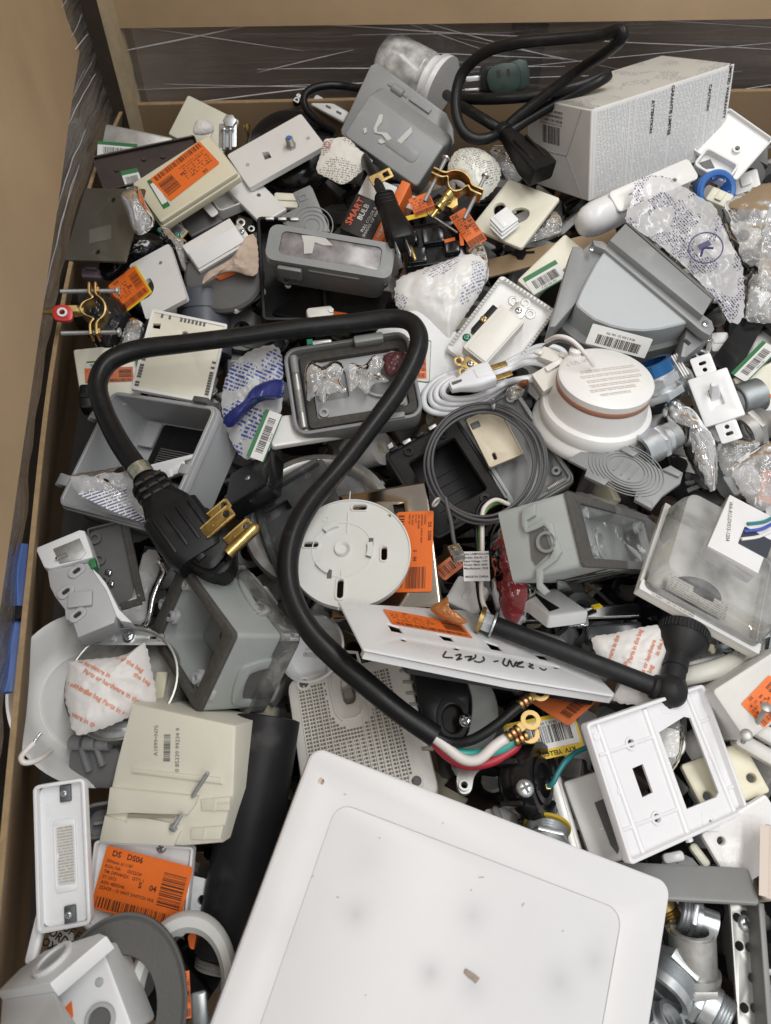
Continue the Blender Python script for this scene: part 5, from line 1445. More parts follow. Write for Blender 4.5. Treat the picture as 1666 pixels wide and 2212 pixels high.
# --- blue and white printed bag
BPR = printed('chain_bag_print', (.60, .62, .64), (.05, .07, .28), .0042, .3, .45, .55, .03, clearbase=.30, block=.46, bump=.10)
T, fr = bag('printed_bag', 'blue and white printed bag with a green edged barcode label', 'bag', [(478, 870), (490, 810), (515, 775), (560, 750), (604, 752), (612, 830), (606, 900), (590, 960), (560, 990), (520, 985), (490, 930)], .034, .008, BPR, 53, 1.0, rings=20, seg=90, under=BAG)
NAVY = pm('navy_print', (.02, .03, .18), .25, var=.2, bump=.5, bscale=100)
f2 = Frame(fr.o + fr.R[:, 2] * .0, fr.R, fr.w, fr.h)
bag('navy_band', 'navy blue band of film on the printed bag', 'film', q('G', 1345, 255, 1440, 190, 1540, 60, 1700, 20, 1700, 130, 1560, 160, 1400, 310), .051, .010, NAVY, 54, .7)
ql = fit(q('G', 1490, 480, 1640, 190, 1700, 260, 1600, 500), .056, None, fr.R[:, 2], 90)
barcode_label(T, f2, q('G', 1478, 480, 1610, 200, 1700, 230, 1600, 515), .014, 55, GREENL, '3 000 257')
# --- large hinged grey box
fr = fit([(607, 752), (885, 713), (914, 895), (640, 945)], .040, None, (0, -.25, 1), 40)
T = thing('hinged_box', 'grey weatherproof box with gasket and metal hinges, open under the thick cord', 'outlet box', fr)
w, h = fr.w, fr.h
MB().slab(rr(w, h, .014), -.030, 0, .0015, [rr(w - .008, h - .008, .011)]).obj('rim_wall', GREY, T)
MB().slab(rr(w - .008, h - .008, .011), -.030, -.014).obj('box_body', GREY, T)
MB().slab(rr(w * .86, h * .86, .005, cx=.006), -.0138, -.004, .0015, [rr(w * .72, h * .66, .004, cx=.006)]).obj('gasket', FOAM, T)
MB().slab(rr(w * .715, h * .655, .004, cx=.006), -.0138, -.010, .0008, [circ(.020, .030, .004, 30), rr(w * .30, h * .38, .004, cx=-w * .17, cy=.004)]).obj('face_plate', PGREY, T)
MB().ring(.020, .0225, -.0100, -.006, 36).obj('round_opening_lip', PGREY, T, TR(.030, .004, 0))
for sx, sy in ((-1, 1), (1, 1), (-1, -1), (1, -1)): MB().ring(.0025, .0052, -.0100, -.0065, 16).obj('screw_post', PGREY, T, TR(.006 + sx * w * .30, sy * h * .26, 0))
for k in range(4): MB().cyl(.004, -.011, .011, 14, .0006, TR(-w / 2 + .010, h * (-.32 + .2 * k), .0) @ RX(PI / 2)).obj('hinge_knuckle', GREY if k % 2 else STEEL, T)
mb = MB(); threads(mb, .0042, -.012, .012, .002, 14); mb.obj('hinge_spring', STEEL, T, TR(-w / 2 + .010, -h * .14, .001) @ RX(PI / 2))
MB().box(.034, .006, .010, (w * .22, -h / 2 + .004, -.002), .001, .001).obj('latch', GREY, T)
MB().box(.03, .008, .012, (w * .18, h / 2 - .006, .002), .002, .001).obj('latch', LGREY, T)
T2, f2 = bag('parts_bag', 'clear glossy parts bag lying inside the hinged grey box', 'bag', q('E', 330, 1090, 360, 1045, 430, 1080, 505, 1040, 560, 1080, 540, 1160, 575, 1230, 480, 1240, 440, 1300, 390, 1250, 345, 1290, 325, 1180), .046, .004, BAG, 57, 1.0)
bolt(T2, (-.01, .0, .0), (.012, .006, .002), .002, CHROME, name='screw')
T2, f2 = bag('parts_bag', 'clear parts bag over the round opening of the hinged box', 'bag', q('E', 590, 1130, 600, 1055, 680, 1070, 745, 1005, 805, 1050, 780, 1110, 835, 1165, 740, 1180, 700, 1245, 645, 1195, 600, 1230), .046, .004, BAG, 58, 1.0)
bolt(T2, (-.008, .004, .0), (.012, -.004, .002), .002, CHROME, name='screw')
bag('maroon_bag', 'dark maroon film scrap inside the hinged box beside the cord', 'film', q('E', 800, 1010, 930, 985, 930, 1040, 890, 1110, 820, 1130), .044, .004, pm('maroon_film', (.10, .03, .035), .2, bump=.5, bscale=80), 59, 1.2)
T, fr = plate('wall_plate', 'white plate lying under the front edge of the hinged box', 'wall plate', [(560, 905), (868, 860), (898, 918), (598, 960)], .014, WHITE, None, thick=.006, bev=.0025)
MB().cyl(.002, 0, .0005, 12).obj('screw_hole', STEEL, T, TR(.02, -.01, 0))
T, fr = plate('green_bracket', 'green and zinc bracket piece behind the hinged box', 'bracket', q('E', 330, 920, 480, 905, 500, 935, 340, 950), .024, ZINC, None, thick=.004)
MB().box(.006, .006, .003, (-.01, 0, .0015)).obj('clip', GREENM, T)

# --- white coiled extension lead
fr = frame_at(1060, 840, .045, (60, -20), (0, -.2, 1))
T = thing('coiled_lead', 'white flat extension lead coiled up with a white plug', 'lead', fr)
WC = pm('white_cord', (.76, .78, .82), .35, var=.05, scale=30)
base = [(920, 880), (918, 850), (945, 820), (990, 805), (1060, 800), (1120, 770), (1170, 748), (1215, 758), (1222, 790), (1195, 815), (1150, 815), (1100, 830), (1050, 865), (1000, 888), (950, 893)]
for i in range(4):
    s = 1 - .09 * i
    pts = [(1070 + (u - 1070) * s + 2 * math.sin(i * 2), 825 + (v - 825) * (s - .06 * i), .030 + .0035 * i + (.012 if 5 < k < 11 else 0)) for k, (u, v) in enumerate(base)]
    inv = T.matrix_basis.inverted()
    MB().tube([inv @ W(*p) for p in pts], .0034, 8, 7, True, 1.0).obj('cord', WC, T, None, 60)
pa, pb_ = W(990, 832, .060), W(1085, 800, .062)
f2 = axis_frame(pa, pb_); Mi = T.matrix_basis.inverted() @ f2.M; L = f2.w
mb = MB(); loft(mb, [R3(rr(.010, .009, .003), -.008), R3(rr(.013, .010, .003), .0), R3(rr(.024, .015, .005), L * .30), R3(rr(.026, .016, .005), L * .45), R3(rr(.025, .016, .004), L * .75), R3(rr(.022, .013, .003), L * .77)])
mb.obj('plug_body', WC, T, Mi, 35)
for s in (-1, 1): MB().box(.0065, .0015, .018, (0, 0, 0), .0004, .0003).obj('blade', BRASS, T, Mi @ TR(s * .006, s * .001, L * .77 + .009))
MB().box(.012, .0008, .012, (0, .0083, L * .52), .001, .0003).obj('moulded_mark', WC, T, Mi)
for k in range(3): MB().box(.003, .001, .004, (0, .0052, -.004 + k * .004)).obj('strain_slot', DGREY, T, Mi)
mb = MB(); mb.box(.022, .013, .010, (0, 0, 0), .002, .001); mb.box(.010, .006, .006, (.012, .004, .004), .001, .001); mb.box(.008, .005, .004, (-.012, -.003, .006), .001, .001)
mb.obj('connector_block', WARM, T, T.matrix_basis.inverted() @ TR(*W(1190, 772, .062)) @ RZ(-.5) @ RX(.3))
# --- white LED downlight
fr = frame_at(1311, 812, .084, (80, -4), (.04, .14, 1))
T = thing('downlight', 'round white retrofit downlight with copper coloured ring', 'downlight', fr)
R = .0445
MB().lathe([(0, 0), (R * .94, 0), (R, -.002), (R, -.008)], 56).obj('back_disc', WHITE, T, None, 45)
MB().lathe([(R * 1.002, -.008), (R * 1.008, -.0082), (R * 1.008, -.0135), (R * 1.002, -.0138)], 56).obj('copper_band', pm('copper_band', (.36, .17, .11), .4), T, None, 60)
MB().lathe([(R, -.0138), (R * 1.05, -.030), (R * 1.07, -.034), (R * 1.17, -.036), (R * 1.20, -.039), (R * 1.22, -.047), (R * 1.20, -.049), (R * 1.30, -.055), (R * 1.32, -.060), (R * 1.28, -.064)], 56).obj('housing', WHITE, T, None, 40)
for k, (x, y, ww, hh) in enumerate(((.004, .010, .055, .004), (.004, .003, .06, .004), (.006, -.004, .055, .004), (.004, -.011, .05, .004), (-.0, -.018, .045, .004), (.0, -.025, .03, .003))):
    MB().slab(rr(ww, hh, 0), 0, .0002).obj('printed_text', printed('fixture_print', (.70, .69, .67), (.50, .47, .44), .0022, .4, 0, .6, .5, block=.1), T, TR(x, y, .0001) @ RZ(.12), 0)
lettering(T, 'c UL us', .008, -.022, .022, .0003, .3, pm('faint_ink', (.55, .52, .50), .5))
mb = MB(); mb.lathe([(.006, 0), (.006, .004), (.003, .006), (0, .006)], 16); mb.obj('cable_gland', WHITE, T, TR(-.020, .036, 0))
wire(T, 'lead_wire', WIREW, [(1283, 790, .088), (1265, 765, .098), (1235, 735, .104), (1205, 727, .10), (1180, 738, .085)], .0021, 8)
wire(T, 'lead_wire', DGREY, [(1268, 772, .074), (1240, 745, .082), (1205, 735, .075), (1175, 750, .06)], .0021, 8)
wire(T, 'spring_wire', STEEL, [(1208, 858, .055), (1220, 895, .052), (1218, 930, .048), (1205, 948, .045)], .0016, 6)
# spring clip with teal wires
T = thing('wire_clip', 'zinc spring clip with teal wire ends in front of the downlight', 'clip', frame_at(1245, 932, .045, (30, 0)))
MB().box(.022, .012, .0012, (0, 0, 0), .002, .0004, RX(.4)).obj('clip_plate', ZINC, T)
for pts in ([(1233, 888, .062), (1240, 910, .056), (1246, 925, .05)], [(1205, 952, .05), (1225, 935, .052), (1246, 925, .05)]):
    wire(T, 'wire_end', DTEAL, pts, .0022, 8)
screw(T, .003, .0, .002, .003, STEEL)
T = thing('wire_nut', 'small glossy ivory wire nut beside the teal wire ends', 'wire nut', frame_at(1240, 967, .040, (20, 0)))
MB().lathe([(0, .010), (.006, .0095), (.008, .006), (.009, -.004), (0, -.004)], 20).obj('nut_shell', IVORY, T, None, 60)
MB().ring(.009, .0105, -.006, -.003, 20).obj('skirt', IVORY, T)
# --- white block on a dark strap
fr = fit([(1155, 800), (1212, 775), (1238, 800), (1170, 858)], .066, None, None, 60)
T = thing('relay_block', 'white plug in block on a dark flat metal strap', 'relay', fr)
w, h = fr.w, fr.h
MB().box(w, h, .022, (0, 0, -.011), .001, .001).obj('block_body', WARM, T)
MB().box(w * .5, h * .25, .003, (w * .15, h * .3, .0015), .001, .0006).obj('block_ridge', WHITE, T)
E(T, fr, 'metal_strap', pm('dark_nickel', (.12, .11, .10), .35, .8), q('F', 430, 1075, 520, 1033, 510, 1110, 390, 1180, 380, 1150), -.016, -.014, .0004, [circ(3, *q('F', 470, 1118)[0], 10)])
wire(T, 'copper_pigtail', COPPER, [(1118, 838, .05), (1128, 828, .055), (1140, 826, .058)], .003, 8)
# --- chrome fittings on the right
def fitting(label, p0, p1, R, segs, name='conduit_fitting', mat=None, cat='fitting', mats=None):
    """turned metal fitting along an axis: segs = (kind, radius factor, z0, z1) as fractions of its length"""
    fr = axis_frame(W(*p0), W(*p1)); L = fr.w
    T = thing(name, label, cat, fr)
    for i, (k, r, a, b) in enumerate(segs):
        mb = MB(); m_ = (mats or {}).get(i, mat or ZINC)
        if k == 't': threads(mb, R * r, a * L, b * L, .0022, 30, .09, None, R * r * .7)
        elif k == 'h': mb.slab(circ(R * r, n=6), a * L, b * L, .001, [circ(R * r * .6, n=24)], None, .001)
        else: mb.ring(R * r * .78, R * r, a * L, b * L, 32)
        mb.obj({'t': 'threaded_neck', 'h': 'hex_nut', 'c': 'collar'}[k], m_, T, None, 30)
    return T, fr
fitting('zinc conduit connector with a shiny blue collar next to the downlight', (1432, 852, .045), (1404, 780, .062), .0185, (('h', 1.12, -.10, .12), ('c', .85, .12, .28), ('h', 1.12, .28, .52), ('c', 1.02, .52, .60), ('c', 1.05, .60, .95)), mats={4: BLUEC})
fitting('bright zinc threaded ring lying under the blue collared connector', (1440, 842, .032), (1470, 815, .030), .0165, (('c', 1.0, 0, .4), ('h', 1.2, .4, .8), ('c', 1.0, .8, 1)))
fitting('zinc coupling with hex nut in front of the downlight', (1378, 978, .055), (1458, 938, .050), .0165, (('c', 1.08, 0, .06), ('c', 1.0, .06, .45), ('h', 1.05, .45, .60), ('c', .9, .60, .72), ('t', .82, .72, 1.0)))
fitting('coarse threaded steel nipple beside the white toggle switch', (1592, 868, .030), (1640, 852, .030), .0175, (('t', 1.0, 0, 1.0),))
fitting('dull steel locknut connector below the threaded nipple', (1600, 940, .030), (1650, 912, .030), .0185, (('c', 1.0, 0, .35), ('h', 1.1, .35, .6), ('t', .9, .6, 1.0)), mat=STEEL)
# --- white toggle switch
c = [(1487, 822), (1570, 790), (1612, 895), (1522, 925)]
fr = fit(c, .058, 1.35, None, 20)
T = thing('toggle_switch', 'white toggle switch with mounting ears beside the chrome fittings', 'switch', fr)
w, h = fr.w, fr.h
MB().slab(rr(w, h, .002), -.004, 0, .0015, [rr(w * .26, h * .34, .001)]).obj('face_plate', WHITE2, T)
MB().slab(rr(w * .94, h * .94, .002), -.022, -.0042).obj('body', WHITE, T)
mb = MB(); loft(mb, [R3(rr(w * .24, h * .15, .001, cy=.002), -.004), R3(rr(w * .22, h * .13, .001, cy=.006), .004), R3(rr(w * .20, h * .11, .002, cy=.009), .012), R3(rr(w * .16, h * .08, .002, cy=.0095), .0135)]); mb.obj('toggle', WHITE2, T, None, 35)
for s in (1, -1):
    MB().slab(rr(w * .52, .020, .002, cy=s * (h / 2 + .010)), -.004, -.0025, .0004, [slot(.007, .0035, 0, s * (h / 2 + .012)), circ(.0022, 0, s * (h / 2 + .005), 12)]).obj('mounting_ear', WHITE2, T)
T, fr = plate('ribbed_strip', 'white ribbed plastic strip behind the toggle switch', 'strip', q('F', 1045, 1010, 1100, 1005, 1180, 1130, 1130, 1150), .050, WHITE, None, thick=.008)
for k in range(3): MB().box(fr.w * .2, fr.h * .95, .003, (fr.w * (-.3 + .3 * k), 0, .0015), .0008, .0006).obj('rib', WHITE, T)
# --- bags of hardware on the right
T, fr = bag('hardware_bag', 'long clear bag of chrome hardware beside the white toggle switch', 'bag', q('I', 1030, 150, 1100, 140, 1200, 210, 1260, 300, 1330, 400, 1340, 620, 1300, 700, 1190, 560, 1130, 430, 1110, 300, 1040, 290), .046, .014, BAG, 61, 1.3, rings=20, seg=90)
for (a, b, r) in ((1070, 210, .010), (1110, 190, .007), (1260, 490, .008)):
    x, y = fr.pt(*q('I', a, b)[0]); MB().lathe([(0, .006), (r * .5, .0055), (r * .9, .003), (r, 0), (0, 0)], 20).obj('chrome_cap', CHROME, T, TR(x, y, .0))
for (a, b, c_, d) in ((1200, 330, 1240, 470), (1230, 350, 1290, 500)):
    bolt(T, (*fr.pt(*q('I', a, b)[0]), .003), (*fr.pt(*q('I', c_, d)[0]), .003), .0035, CHROME, name='bolt')
bag('clear_bag', 'clear bag below the lower ear of the toggle switch', 'bag', q('I', 1340, 400, 1450, 370, 1560, 380, 1600, 420, 1490, 520, 1400, 600, 1350, 520), .036, .010, BAG, 62, 1.3)
bag('clear_bag', 'hazy clear bag over the blister pack corner with an orange sticker', 'bag', q('I', 1420, 560, 1560, 440, 1700, 400, 1740, 700, 1600, 820, 1480, 700), .060, .012, BAG, 63, 1.1)
T, fr = plate('sticker_card', 'card with bright orange barcode sticker under the hazy bag', 'card', q('I', 1560, 730, 1640, 590, 1740, 560, 1740, 800), .050, ORANGE, None, thick=.0006, bev=.0001)
bars_mb(fr.w * .6, fr.h * .5, 22, 8, TR(0, 0, .0003)).obj('barcode', INKBR, T, None, 0)
T, fr = plate('grey_plate', 'smooth grey plate under the hazy bag', 'plate', q('I', 1365, 610, 1560, 500, 1620, 640, 1450, 720), .030, PGREY, None, thick=.003)
MB().box(.01, .004, .0006, (0, 0, .0003)).obj('embossed_mark', PGREY, T)
# --- grey knockout cover with concentric rings
fr = fit(q('I', 620, 385, 1160, 610, 950, 805, 440, 500), .066, None, (.05, -.35, .94), 60)
T = thing('knockout_plate', 'grey knockout plate moulded with concentric rings', 'knockout plate', fr)
E(T, fr, 'plate_sheet', GREY, q('I', 620, 388, 755, 440, 790, 415, 870, 455, 862, 485, 1005, 560, 1060, 535, 1135, 580, 1120, 640, 1010, 720, 945, 800, 840, 745, 850, 690, 700, 630, 650, 660, 540, 600, 555, 560, 440, 500), -.0035, 0, .0008)
cx, cy = fr.pt(*q('I', 790, 560)[0])
ex, ey = lrect(fr, q('I', 590, 480, 1000, 560, 1000, 670, 590, 600))[2:4]
for i, r in enumerate((.036, .0325, .029, .0255, .022, .0185)):
    MB().ring(r - .0010, r, 0, .0010, 44).obj('knockout_ring', GREY, T, TR(cx, cy, 0) @ Matrix.Diagonal((1.0, .72, 1, 1)))
for s in (-1, 0, 1): MB().box(.0012, .016, .0012, (s * .008, 0, .0005)).obj('centre_bar', GREY, T, TR(cx, cy, 0))
for c_ in ((755, 440, 790, 418, 868, 458, 835, 482), (545, 600, 575, 575, 690, 625, 660, 655), (845, 742, 870, 715, 955, 760, 945, 798), (1012, 562, 1058, 540, 1130, 580, 1110, 605)):
    E(T, fr, 'clip_tab', GREY, q('I', *c_), 0, .003, .0008)
# --- black weatherproof cover and its grey neighbour under the cable coil
T, fr = open_box('outlet_box', 'black weatherproof outlet cover with foam gasket under the cable coil', 'outlet box', [(826, 985), (985, 892), (1100, 1080), (945, 1165)], .018, BLACK, .045, .004, None, .006, None, None)
w, h = fr.w, fr.h
MB().slab(rr(w * .93, h * .93, .004), -.010, -.001, .001, [rr(w * .64, h * .62, .003, cx=.002)]).obj('gasket', pm('black_foam', (.02, .02, .02), .9, bump=.8, bscale=700), T)
for sx, sy in ((-.22, .40), (.24, .38), (.25, -.38), (-.2, -.40)): MB().ring(.0025, .005, -.001, .0015, 16).obj('screw_post', BLACK, T, TR(sx * w, sy * h, 0))
for k in range(4): MB().box(.009, .004, .004, (-w * .36 + k * .015, h / 2 - .001, .002), .001, .0008).obj('hinge_knuckle', STEEL if k % 2 else BLACK, T)
E(T, fr, 'torn_sticker', TORN, q('H', 825, 415, 850, 395, 862, 425, 840, 445), .0004, .0008)
for k in range(4): MB().box(w * .5, .0015, .003, (0, h * (-.2 + .11 * k), -.040)).obj('inner_rib', BLACK, T)
T, fr = open_box('grey_cover', 'grey cover frame with white edges under the cable coil', 'outlet cover', [(985, 892), (1093, 812), (1238, 1028), (1108, 1118)], .030, GREY, .018, .003, None, .006, None, None)
w, h = fr.w, fr.h
MB().slab(rr(w + .003, h + .003, .007), -.016, -.006, .001, [rr(w - .0004, h - .0004, .006)]).obj('white_edge', LGREY, T)
MB().box(.006, h * .9, .010, (-w * .44, 0, -.010), .002, .001).obj('hinge_rail', LGREY, T)
mb = MB(); threads(mb, .003, 0, .020, .0015, 12); mb.obj('hinge_spring', STEEL, T, TR(w * .10, -h / 2 + .004, .0) @ RY(PI / 2))
for x_, y_ in ((-.36, .40), (.38, .36), (.36, -.36), (-.34, -.42)): MB().ring(.002, .0045, -.015, -.008, 14).obj('screw_post', LGREY, T, TR(x_ * w, y_ * h, 0))
T, fr = plate('ivory_insert', 'small ivory slotted insert lying in the grey cover frame', 'insert', [(1003, 905), (1080, 880), (1130, 980), (1060, 1012)], .030, pm('old_ivory', (.60, .53, .40), .4, var=.1), None, thick=.004, bev=.0008,
              holes=[slot(16, 8, *q('H', 1470, 480)[0], 1.2)])
MB().slab(rr(fr.w, fr.h, .002), -.004, .002, .0004, [rr(fr.w * .93, fr.h * .94, .001)]).obj('rim', _m['old_ivory'], T)
MB().box(.009, .006, .002, (-.012, fr.h * .33, .0012), .0005, .0003).obj('terminal', DSTEEL, T)
# --- grey coiled phone cable
fr = frame_at(1050, 1000, .060, (80, 0), (0, -.15, 1))
T = thing('phone_cable', 'thin grey phone cable tied in a round coil with clear plugs', 'cable', fr)
GC = pm('grey_cable', (.085, .085, .09), .42, var=.1)
inv = T.matrix_basis.inverted()
rnd = random.Random(9)
for i in range(5):
    pts = []
    for k in range(14):
        a = 2 * PI * k / 14
        ru, rv = 132 - 5.6 * i + rnd.uniform(-2, 2), 130 - 4.5 * i + rnd.uniform(-2, 2)
        pts.append(inv @ W(1050 + 3 * i * math.cos(i) + ru * math.cos(a), 1002 + rv * math.sin(a), .046 + .0022 * (i % 3) + .006 * math.sin(a + 1)))
    MB().tube(pts, .0015, 8, 6, True).obj('cable_turn', GC, T, None, 60)
def phone_plug(u, v, dz, a):
    M = inv @ TR(*W(u, v, dz)) @ RZ(a) @ RX(-.3)
    o = MB().box(.011, .016, .008, (0, 0, 0), .001, .0008).obj('phone_plug', CLEAR, T, M)
    MB().box(.004, .012, .0012, (0, -.004, .006), .0005, .0003, RX(-.25)).obj('clip_lever', CLEAR, o)
    MB().box(.008, .006, .0015, (0, .004, .0035)).obj('contact_strip', DBRASS, o)
wire(T, 'cable_tail', GC, [(962, 1075, .050), (968, 1100, .05), (975, 1130, .05), (980, 1165, .05), (985, 1180, .05)], .0020, 8)
phone_plug(986, 1195, .052, .3)
wire(T, 'cable_tail', GC, [(1060, 872, .055), (1085, 858, .06), (1105, 850, .062)], .0020, 8)
phone_plug(1112, 848, .064, -.8)
TIE = pm('clear_tie', (.55, .55, .55), .35)
for u, v, a in ((942, 1085, .8), (1066, 873, 1.6)):
    MB().tube([(.0045 * math.cos(t), .0, .0045 * math.sin(t)) for t in (0, 1.05, 2.1, 3.14, 4.2, 5.25)], .0012, 6, 4, True).obj('cable_tie', TIE, T, inv @ TR(*W(u, v, .052)) @ RZ(a))
# --- bronze plate with orange sticker
fr = fit([(700, 1078), (930, 1033), (946, 1305), (716, 1345)], .030, None, (.02, -.12, 1), 60)
T = thing('bronze_plate', 'polished bronze switch plate with orange price sticker', 'wall plate', fr)
w, h = fr.w, fr.h
MB().slab(rr(w, h, .003), -.006, 0, .0025, [fr.pts(q('H', 860, 775, 920, 770, 925, 815, 870, 820))]).obj('plate', BRONZE, T)
MB().slab(rr(w * .9, h * .9, .003), -.012, -.0062).obj('backing', GBLACK, T)
orange_sticker(T, fr, [(936, 1106), (934, 1278), (850, 1280), (860, 1104)], .0006, 67, ('114947875', '1008700504 - ANSLEY BRSH', 'ASN: 4816248', 'ST: 0277', 'TM: axb22', 'RGA: NA'))
# --- round white mounting plate
fr = frame_at(757, 1192, .052, (100, 0), (-.03, -.05, 1))
T = thing('mounting_plate', 'round white smoke alarm mounting plate with keyhole slots', 'mounting plate', fr)
R = 126 / 100 * fr.w * 1.03
MW = pm('mount_white', (.66, .67, .64), .40, var=.03, scale=20)
sl = [((777, 1097), 36, 13, 0), ((672, 1177), 36, 13, 0.0), ((830, 1196), 36, 13, PI / 2), ((735, 1272), 48, 14, PI / 2)]
px = fr.w / 100
hol = []
for (u, v), l, ww, a in sl:
    x, y = fr.pt(u, v); hol.append(slot(l * px * .88, ww * px * .95, x, y, a))
x, y = fr.pt(842, 1112); hol.append([(x - .006, y + .002), (x - .001, y - .002), (x + .001, y - .006), (x + .004, y - .002), (x + .001, y + .003)])
MB().slab(circ(R, n=72), -.003, 0, .0008, hol).obj('disc_plate', MW, T)
MB().ring(R * .985, R * 1.01, -.006, .0012, 72).obj('rim', MW, T)
for (u, v), l, ww, a in sl:
    x, y = fr.pt(u, v)
    MB().slab(slot(l * px * 1.16, ww * px * 1.5, x, y, a), 0, .0012, .0003, [slot(l * px * .93, ww * px * 1.05, x, y, a)]).obj('slot_lip', MW, T)
cx, cy = fr.pt(740, 1187)
MB().ring(.0265 * 1.0, .0275, 0, .0006, 44).obj('centre_ring', MW, T, TR(cx, cy, 0))
MB().lathe([(.0040, .0002), (.0058, .0025), (.0068, .0030), (.0072, .0022), (.0074, 0)], 24).obj('centre_boss', MW, T, TR(cx, cy, 0))
for a in (2.05, -.05, -2.3):
    mb = MB(); mb.lathe([(.0225, 0), (.0275, 0), (.0275, .0035), (.0225, .0035), (.0225, 0)], 8, None, a - .28, a + .28); mb.obj('bayonet_tab', MW, T, TR(cx, cy, 0))
    MB().box(.004, .008, .0006, (.0265 * math.cos(a + .33), .0265 * math.sin(a + .33), .0004), 0, 0).obj('tab_gap', DGREY, T, TR(cx, cy, 0)) if a < 0 else None
for p0_, p1_ in (((757, 1062), (755, 1084)), ((752, 1108), (750, 1152)), ((738, 1232), (737, 1248)), ((733, 1298), (731, 1318))):
    a_, b_ = fr.pt(*p0_), fr.pt(*p1_); MB().tube([(*a_, .0002), ((a_[0] + b_[0]) / 2, (a_[1] + b_[1]) / 2, .0002), (*b_, .0002)], .0006, 5, 2).obj('moulded_line', MW, T)
x, y = fr.pt(704, 1122); MB().ring(.0022, .0030, 0, .0005, 20).obj('moulded_dot', MW, T, TR(x, y, 0))
# --- brushed steel ring and dark bracket behind the cord
fr = frame_at(690, 1120, .000, (100, 0), (0, -.1, 1))
T = thing('steel_trim', 'brushed steel round trim ring under the white mounting plate', 'trim ring', fr)
MB().lathe([(.060, -.004), (.063, .001), (.067, .003), (.074, .001), (.076, -.006), (.072, -.01)], 60).obj('trim_ring', STEEL, T, None, 40)
MB().lathe([(0, -.012), (.060, -.011), (.062, -.004)], 48).obj('inner_pan', DSTEEL, T)
T, fr = plate('dark_bracket', 'dark painted steel mounting bracket with cut outs under the thick cord', 'bracket', [(548, 1080), (700, 985), (770, 1190), (620, 1290)], .016, DSTEEL, None, thick=.003, bev=.0006, rad=.003,
              holes=[q('H', 65, 820, 215, 740, 250, 790, 110, 880), q('H', 130, 640, 180, 610, 190, 630, 145, 660), (*q('H', 95, 695)[0], .003), (*q('H', 330, 575)[0], .003)])
MB().box(.006, fr.h * .95, .008, (-fr.w / 2 + .003, 0, .003), .001, .0006).obj('folded_edge', DSTEEL, T)
MB().box(fr.w * .9, .006, .008, (0, fr.h / 2 - .003, .003), .001, .0006).obj('folded_edge', DSTEEL, T)
T, fr = plate('black_box', 'black plastic box side standing behind the gold bladed plug', 'box', [(515, 1010), (578, 985), (582, 1020), (470, 1120)], .030, GBLACK, None, thick=.02)
screw(T, .0, .0, .0, .003, STEEL)
# --- red bag, tag with wires
T, fr = bag('red_bag', 'glossy red antistatic bag between the bronze plate and the grey box', 'bag', [(1048, 1180), (1075, 1120), (1115, 1105), (1150, 1150), (1160, 1240), (1150, 1320), (1110, 1358), (1075, 1330), (1060, 1270)], .012, .022, REDBAG, 71, 1.0, rings=22, seg=96)
bag('red_bag', 'inner red core of the antistatic bag', 'bag', [(1060, 1185), (1080, 1135), (1115, 1120), (1140, 1165), (1145, 1240), (1135, 1310), (1105, 1340), (1078, 1310)], .002, .016, pm('deep_red_film', (.20, .03, .035), .25, bump=.6, bscale=70), 72, .8)
fr = fit(q('H', 1282, 1060, 1432, 1053, 1445, 1212, 1280, 1212), .046, None, None, 60)
T = thing('cable_tag', 'white cable tag lettered LAMPHOLDER and MADE IN CHINA', 'tag', fr)
MB().slab(rr(fr.w, fr.h * 1.15, .0006, cy=-fr.h * .07), -.0004, 0).obj('tag_paper', PM if False else PAPER, T)
for i, s in enumerate(('Name: LAMPHOLDER', 'Models: E26-RC-27', 'Input Voltage 110V', 'Power: MAX 60W', 'Manufacturer: ZHE')):
    lettering(T, s, fr.h * .115, -fr.w * .02, fr.h * (.40 - .14 * i), .0003, 0, INK, fr.h * .002)
lettering(T, 'MADE IN CHINA', fr.h * .115, 0, -fr.h * .48, .0003, 0, INK, fr.h * .002)
wire(T, 'white_wire', WIREW, [(1100, 1090, .04), (1070, 1080, .045), (1045, 1100, .046), (1042, 1140, .044), (1042, 1200, .042), (1040, 1260, .04), (1043, 1300, .038), (1060, 1335, .034), (1072, 1348, .03)], .0022, 8)
wire(T, 'green_wire', pm('yellow_green_insulation', (.16, .34, .06), .4), [(1100, 1086, .036), (1062, 1090, .042), (1038, 1130, .04), (1036, 1200, .038), (1036, 1270, .036), (1050, 1330, .03), (1072, 1350, .028)], .0018, 8)
wire(T, 'black_wire', BLACK, [(1095, 1080, .036), (1055, 1078, .042), (1030, 1110, .042), (1032, 1200, .038), (1032, 1270, .036), (1046, 1330, .03), (1072, 1352, .028)], .0018, 8)
# white square under the tag
T, fr = plate('white_cover', 'white rounded cover end below the bronze plate', 'cover', [(945, 1290), (1000, 1255), (1060, 1260), (1030, 1330)], .010, WHITE, None, thick=.012, bev=.003, rad=.004)
MB().box(.012, .006, .001, (0, 0, .0006), .001, .0004).obj('raised_pad', WHITE, T)
